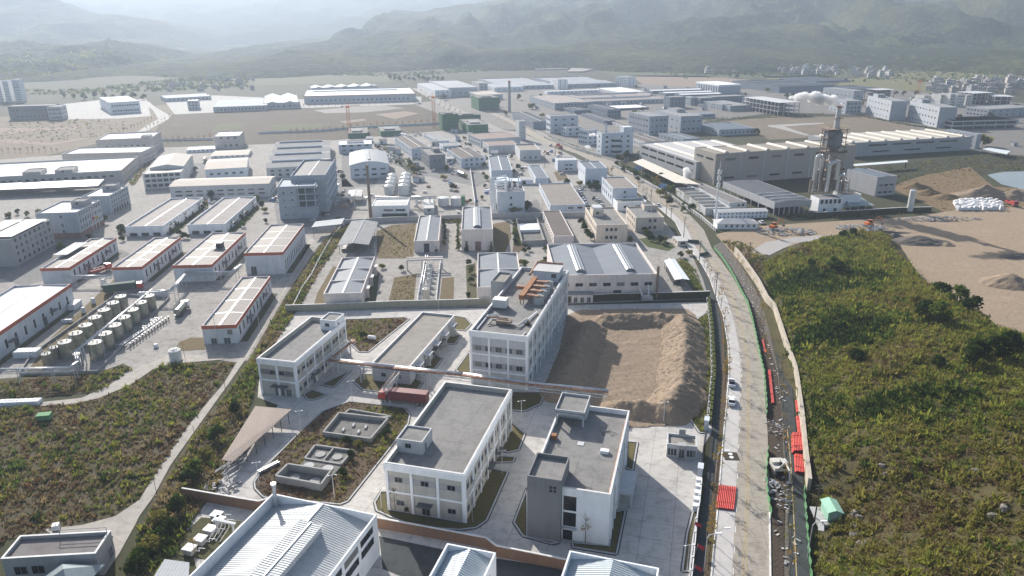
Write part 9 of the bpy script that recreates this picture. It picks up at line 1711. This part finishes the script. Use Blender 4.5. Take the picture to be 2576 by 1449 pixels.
def sundry():
 rr = random.Random(31)
 # sliding gate and posts
 a,b = (Vector(p) for p in GATEP); d = b-a; L = d.length; u = d/L; ang = math.atan2(u.y,u.x); o = empty('sliding_gate',(a.x,a.y,0),ang,label='black sliding bar gate between two pale blue gate piers',cat='gate')
 for f in (0.,L-.001):
  m = MB(); m.box(f-1.0,-.5,0,f+1.0,.5,2.8); m.box(f-1.1,-.6,2.8,f+1.1,.6,2.95); put('gate_pier',m.data('gate_pier','whiteb'),o)
 for i in range(22):
  m = MB(); m.box(0,-.05,.1,.14,.05,1.7); put('gate_bar',cached('gb',lambda: m.data('gate_bar','dark')),o,(1.4+(L-2.8)*i/21,0,0))
 m = MB(); m.box(1.3,-.06,1.6,L-1.3,.06,1.75); m.box(1.3,-.06,.15,L-1.3,.06,.3); put('gate_rail',m.data('gate_rail','dark'),o)
 # planters wall beside the gate
 for i in range(5):
  p = a-u*(2.6+i*2.3); o = empty('gate_plinth',(p.x,p.y,0),ang,label='pale blue stepped plinth in the wall below the gate',cat='plinth',group='gate plinths'); m = MB(); m.box(-.5,-.4,0,.5,.5,1.3); put('block',m.data('block','whiteb'),o); m = MB(); m.box(-.6,-.5,1.3,.6,.6,1.4); put('cap',m.data('cap','white'),o)
 # flags on the lower fence
 for i,(x,y) in enumerate(REDFLAGS):
  o = empty('small_flag',(x,y,0),0,label='small red flag leaning from the fence beside the footpath',cat='flag',group='fence flags'); m = MB(); m.tube((0,0,0),(.3,-.2,2.4),.03,5); put('stick',m.data('stick','pole'),o); m = MB(); m.face([(.3,-.2,2.4),(1.5,-.5,1.9),(1.4,-.6,1.1),(.25,-.15,1.6)]); put('cloth',m.data('cloth','fabric'),o)
 # hut with mint roof
 x,y = PTS['hut']; z = max(0.,float(hill_z(np.array([x]),np.array([y]))[0])); o = empty('kiosk',(x,y,z),R_(-4),label='small mint green kiosk with gable roof on a concrete slab beside the hill',cat='kiosk')
 m = MB(); m.box(-3.2,-3,-.6,2.8,2.6,.15); put('slab',m.data('slab','w_grey'),o); m = MB(); m.box(-1.3,-2,.15,1.3,2,2.3); put('wall',m.data('wall','mint'),o); m = MB(); m.face([(-1.6,-2.2,2.25),(0,-2.2,2.9),(0,2.2,2.9),(-1.6,2.2,2.25)]); m.face([(0,-2.2,2.9),(1.6,-2.2,2.25),(1.6,2.2,2.25),(0,2.2,2.9)]); m.face([(-1.3,-2.,2.3),(1.3,-2.,2.3),(0,-2.,2.85)]); put('roof',m.data('roof','mint'),o)
 m = MB(); m.box(-.4,-2.04,.2,.4,-2.0,1.9); put('door',m.data('door','lgrey'),o)
 for i in range(6):
  q = put('concrete_slab',cached('cs',lambda: _slab()),None,(x+rr.uniform(-4,5),y-4-rr.uniform(0,7),.25+float(hill_z(np.array([x]),np.array([y-6]))[0])*.8),rr.uniform(0,3),label='loose concrete slab lying near the mint kiosk',cat='slab',group='loose slabs')
 # equipment pad units
 labs = 'first second third fourth fifth'.split()
 for i,(x,y) in enumerate(PADUNITS):
  o = empty('cooling_unit',(x,y,0),R_(-16),label='white topped cooling unit on the equipment pad, %s from the brown wall' % labs[i],cat='machine'); m = MB(); m.box(-.9,-.8,0,.9,.8,1.2); put('casing',m.data('casing','grey'),o); m = MB(); m.box(-1.05,-.95,1.2,1.05,.95,1.4); put('lid',m.data('lid','bag'),o)
  m = MB(); m.path([(.9,0,.8),(2.0,.1,.8),(2.0,.1,1.5),(3.2,.3,1.5)],.07,6); put('pipe',m.data('pipe','white'),o)
 x,y = PTS['pad']; o = empty('support_gantry',(x+3.4,y+.6,0),R_(-16),label='grey steel pipe frame on the equipment pad beside the metal shed',cat='frame')
 for s in (0,3.6): m = MB(); m.box(s,-.15,0,s+.25,.15,3.2); put('leg',m.data('leg','lgrey'),o)
 m = MB(); m.box(-.3,-.3,3.2,4.4,.3,3.5); put('beam',m.data('beam','lgrey'),o)
 for i in range(4): m = MB(); m.path([(.4+i*.8,-3,1.2),(.4+i*.8,0,2.2),(.4+i*.8,.2,3.3)],.09,6); put('pipe',m.data('pipe','creamv' if i % 2 else 'lgrey'),o)
 # white bag stacks
 def bagmesh():
  m = MB(); m.box(-.55,-.5,.08,.55,.5,.95); m.box(-.45,-.4,.95,.45,.4,1.05); return m.data('bulk_bag','bag')
 bm_ = cached('bag',bagmesh); n = 0
 for (bx,by,nx,ny,nz,lab) in BAGSTACKS:
  o = empty('bag_stack',(bx,by,.1),R_(4),label=lab,cat='bags')
  for i in range(nx):
   for j in range(ny):
    for k in range(nz): put('bag',bm_,o,(i*1.14+rr.uniform(-.05,.05),j*1.06+rr.uniform(-.05,.05),k*1.02),rr.uniform(-.08,.08))
 P = [Vector(p) for p in BAGFIELD]
 for i in range(16):
  for j in range(5):
   if rr.random() < .12: continue
   p = P[0].lerp(P[1],(i+.5)/16).lerp(P[3].lerp(P[2],(i+.5)/16),(j+.5)/5); o = put('bulk_bag',bm_,None,(p.x,p.y,.1),rr.uniform(-.3,.3),label='bulky white bag in the block of bags on the sand lot',cat='bag',group='bulk bags on the sand lot'); k = rr.uniform(1.3,1.7); o.scale = (k,k,k*rr.uniform(.9,1.4))
 # rubble heaps as broken slabs
 def heap(label,c,rx,ry,n,big,k='w_grey'):
  m = MB()
  for i in range(n):
   w = rr.uniform(0,6.28); q = math.sqrt(rr.random()); px,py = math.cos(w)*q*rx,math.sin(w)*q*ry; pz = (1-q)*ry*.28+rr.uniform(0,.2); s = rr.uniform(.25,big); qq = Matrix.Rotation(rr.uniform(-.7,.7),3,'X') @ Matrix.Rotation(rr.uniform(0,3),3,'Z'); i0 = len(m.v); m.box(-s,-s*.6,-.12*big,s,s*.6,.12*big)
   for t in range(i0,len(m.v)): v = qq @ Vector(m.v[t]); m.v[t] = (v.x+px,v.y+py,v.z+pz+.15)
  put('rubble',m.data('rubble',k),None,(c[0],c[1],.1),0,label=label,cat='rubble',kind='stuff')
 for lab,c,rx,ry,n,big in RUBBLE: heap(lab,c,rx,ry,n,big)
 for i,(lab,x,y,rx,ry,h,k,rz) in enumerate(MOUNDS): mound(lab,x,y,rx,ry,h,k,rz,i+3)
 # manhole excavation on the shoulder
 x,y = MANHOLE; o = empty('open_manhole',(x,y,.14),R_(-5),label='square excavation with two white covers on the road shoulder',cat='manhole'); m = MB(); m.box(-1.6,-1.6,0,1.6,1.6,.05); put('pit',m.data('pit','g_mud'),o)
 for s in (-.6,.7): m = MB(); m.tube((0,s,.05),(0,s,.14),.5,14); put('cover',m.data('cover','wline'),o)
 x,y = GASTANK; o = empty('gas_tank',(x,y,.2),R_(-20),label='small white horizontal gas tank in the weedy lot',cat='tank'); m = MB(); m.tube((-1.1,0,.9),(1.1,0,.9),.6,14); m.tube((1.1,0,.9),(1.4,0,.9),.6,14,0,.3); m.tube((-1.4,0,.9),(-1.1,0,.9),.3,14,0,.6); put('shell',m.data('shell','bag',smooth=False),o)
 for s in (-.7,.7): m = MB(); m.box(s-.1,-.4,-.1,s+.1,.4,.5); put('saddle',m.data('saddle','darkg'),o)
 x,y = SKIP; o = empty('skip',(x,y,0),R_(10),label='green skip standing in the weedy field',cat='skip'); m = MB(); m.box(-1.5,-.9,.3,1.5,.9,1.5); put('tub',m.data('tub','w_green'),o); m = MB(); m.box(-1.6,-1.,1.5,1.6,1.,1.65); put('lid',m.data('lid','w_green'),o)
 x,y = IBC; o = empty('ibc_tank',(x,y,.1),.3,label='white cube container on the path beside the utility building',cat='container'); m = MB(); m.box(-.6,-.6,.15,.6,.6,1.2); m.tube((0,0,1.2),(0,0,1.3),.2,8); put('bottle',m.data('bottle','bag'),o); m = MB(); m.box(-.62,-.62,0,.62,.62,.15); put('pallet',m.data('pallet','darkg'),o)
 # slender pipe bridge rail on utility roof
 r = next(b for b in BLD if b[0] == 'utility_building'); _,_,_,_,x,y,ang,w,d,h,_ = r; c,s = math.cos(R_(ang)),math.sin(R_(ang)); o = empty('roof_railing',(x+c*w*.45-s*(d-.4),y+s*w*.45+c*(d-.4),h),R_(ang),label='long white railing on the back of the utility building roof',cat='railing'); m = MB(); m.path([(0,0,0),(0,0,1.1),(w*.52,0,1.1),(w*.52,0,0)],.07,6); m.path([(0,0,.55),(w*.52,0,.55)],.05,6); put('rail',m.data('rail','w_grey'),o)
 # ladder pile beside the storage shed
 x,y = LADDER; o = empty('steel_pile',(x,y,.1),R_(62),label='pile of long steel sections at the near end of the storage shed',cat='steel')
 for i in range(14): m = MB(); m.box(-3,-.08,0,3,.08,.14); put('section',cached('sec',lambda: m.data('section','w_grey')),o,(rr.uniform(-1.5,1.5),rr.uniform(-1.3,1.3),.1+i*.07),rr.uniform(-.12,.12))
 x,y = TROUGH; o = empty('steel_trough',(x,y,.15),R_(50),label='shiny steel trough lying at the kerb of the weedy island',cat='trough'); m = MB(); m.box(-2.6,-.35,0,2.6,-.28,.6); m.box(-2.6,.28,0,2.6,.35,.6); m.box(-2.6,-.28,0,2.6,.28,.08); put('trough_body',m.data('trough_body','alu'),o)
def _slab():
 m = MB(); m.box(-.9,-.5,0,.9,.5,.16); return m.data('concrete_slab','w_grey')
sundry()
# ------------------------------------------------------------------ paving blocks strewn along the rubble strip (each a real block)
def paving():
 rr = random.Random(5); ms = []
 for s in range(4):
  m = MB(); a = rr.uniform(.25,.7); b = rr.uniform(.12,.3); m.box(-a,-b,0,a,b,rr.uniform(.1,.3)); ms.append(m.data('kerb_stone',('w_grey','w_conc','cap','w_beige')[s]))
 for i in range(110):
  k = rr.random()*(len(STRIPLINE)-1); j = int(k); p = Vector(STRIPLINE[j]).lerp(Vector(STRIPLINE[j+1]),k-j); o = put('kerb_stone',ms[i % 4],None,(p.x+rr.uniform(-1.6,1.6),p.y+rr.uniform(-2,2),.1),rr.uniform(0,3),label='loose pale kerb stone on the rubble strip beside the service road',cat='stone',group='loose kerb stones'); z = rr.uniform(.35,.85); o.scale = (z,z,z)
paving()
def clutter():
 rr = random.Random(41)
 def crates(v):
  q = random.Random(v); m = MB(); n = 0
  for i in range(2):
   for j in range(2): h = q.choice((.6,1.2,1.8)); m.box(i*1.3,j*1.2,0,i*1.3+1.15,j*1.2+1.05,h,q.randrange(2))
  return m.data('crate_stack',('wood','bag','w_grey','bluedoor')[v % 4],('w_grey','w_white','rustp')[v % 3])
 def drums(v):
  m = MB()
  for i in range(3):
   for j in range(2): m.tube((i*.8,j*.8,0),(i*.8,j*.8,1.1),.34,8)
  return m.data('drum_cluster',('bluedoor','silo','greent','rustp')[v % 4])
 def shed(v):
  m = MB(); w,d,h = ((4,3,2.6),(6,4,3),(5,7,3.2),(8,4,2.8))[v % 4]; m.box(0,0,0,w,d,h); m.face([(-.3,-.3,h+.02),(w+.3,-.3,h+.02),(w+.3,d+.3,h+.8),(-.3,d+.3,h+.8)],1); m.face([(0,d,h),(w,d,h),(w,d,h+.75),(0,d,h+.75)]); m.box(w*.2,-.05,.1,w*.45,-.01,2.1,2)
  return m.data('small_shed',('lgrey','whiteb','warm','white')[v % 4],('rgrey','rbrown2','rblueg_x','rlight_x')[v % 4],'dark')
 F = {'crates':(crates,'crate_stack','crates'),'drums':(drums,'drum_cluster','drums'),'shed':(shed,'small_shed','shed')}
 for kind,label,group,pts in CLUTTER:
  fn,nm,cat = F[kind]
  for i,(x,y) in enumerate(pts): put(nm,cached((nm,i % 6),lambda: fn(i % 6)),None,(x,y,.1),R_(rr.choice((4,94,14))+rr.uniform(-8,8)),label=label,cat=cat,group=group)
clutter()
# ------------------------------------------------------------------ far villages and greenhouses
def villages():
 rr = random.Random(9)
 def house(v):
  m = MB(); w,d,h = ((8,9,8.5),(9,8,6),(7,10,10.5),(10,9,7),(8,8,9))[v]
  m.box(0,0,0,w,d,h)
  if v in (1,3): m.face([(-.4,-.4,h),(w/2,-.4,h+2),(w/2,d+.4,h+2),(-.4,d+.4,h)],1); m.face([(w/2,-.4,h+2),(w+.4,-.4,h),(w+.4,d+.4,h),(w/2,d+.4,h+2)],1); m.face([(0,.01,h),(w,.01,h),(w/2,.01,h+2)],0)
  else: m.box(-.3,-.3,h,w+.3,d+.3,h+.4,1); m.box(w*.2,d*.3,h+.4,w*.7,d*.8,h+2.6,0)
  for fl in range(int(h/3)):
   for k in range(3): xx = w*(.14+.3*k); m.box(xx,-.06,fl*3+1,xx+1.3,-.01,fl*3+2.4,2)
   for k in range(2): yy = d*(.2+.4*k); m.box(-.06,yy,fl*3+1,-.01,yy+1.2,fl*3+2.3,2)
  return m.data('house',('warm','offwhite','lgrey','grey','warm')[v],('rdarkg','rbrown2','rdarkg','rdarkg','rbrown2')[v],'glass')
 for label,group,pts in VILL:
  for x,y,a,v in pts: o = put('house',cached(('house',v),lambda: house(v)),None,(x,y,0),R_(a),label=label,cat='house',group=group or None); k = rr.uniform(.8,1.15)*(.62 if 'hazy' in label else 1.); o.scale = (k,k,k*rr.uniform(.8,1.1))
 for i,P in enumerate(GREENH):
  P = [Vector(p) for p in P]; c = P[0]; m = MB(); m.prism([p-c for p in P],0,2.4); put('greenhouse',m.data('greenhouse','rpinkl'),None,(c.x,c.y,0),0,label='broad low pale greenhouse block below the central mountain',cat='greenhouse',group='greenhouse blocks')
villages()
# ------------------------------------------------------------------ haze
def haze():
 m = MB(); m.box(-9900,-400,-1.5,9900,9300,HAZE_TOP); me = m.data('haze')
 mt = bpy.data.materials.new('haze'); mt.use_nodes = True; t = mt.node_tree; t.nodes.clear(); ot = t.nodes.new('ShaderNodeOutputMaterial'); v = t.nodes.new('ShaderNodeVolumePrincipled')
 v.inputs['Color'].default_value = HAZE_COLOR; v.inputs['Density'].default_value = HAZE_DENSITY; v.inputs['Anisotropy'].default_value = HAZE_ANISO
 t.links.new(v.outputs[0],ot.inputs['Volume']); me.materials.append(mt); put('haze',me,kind='stuff',label='pale blue backlit haze filling the valley',cat='haze')
haze()
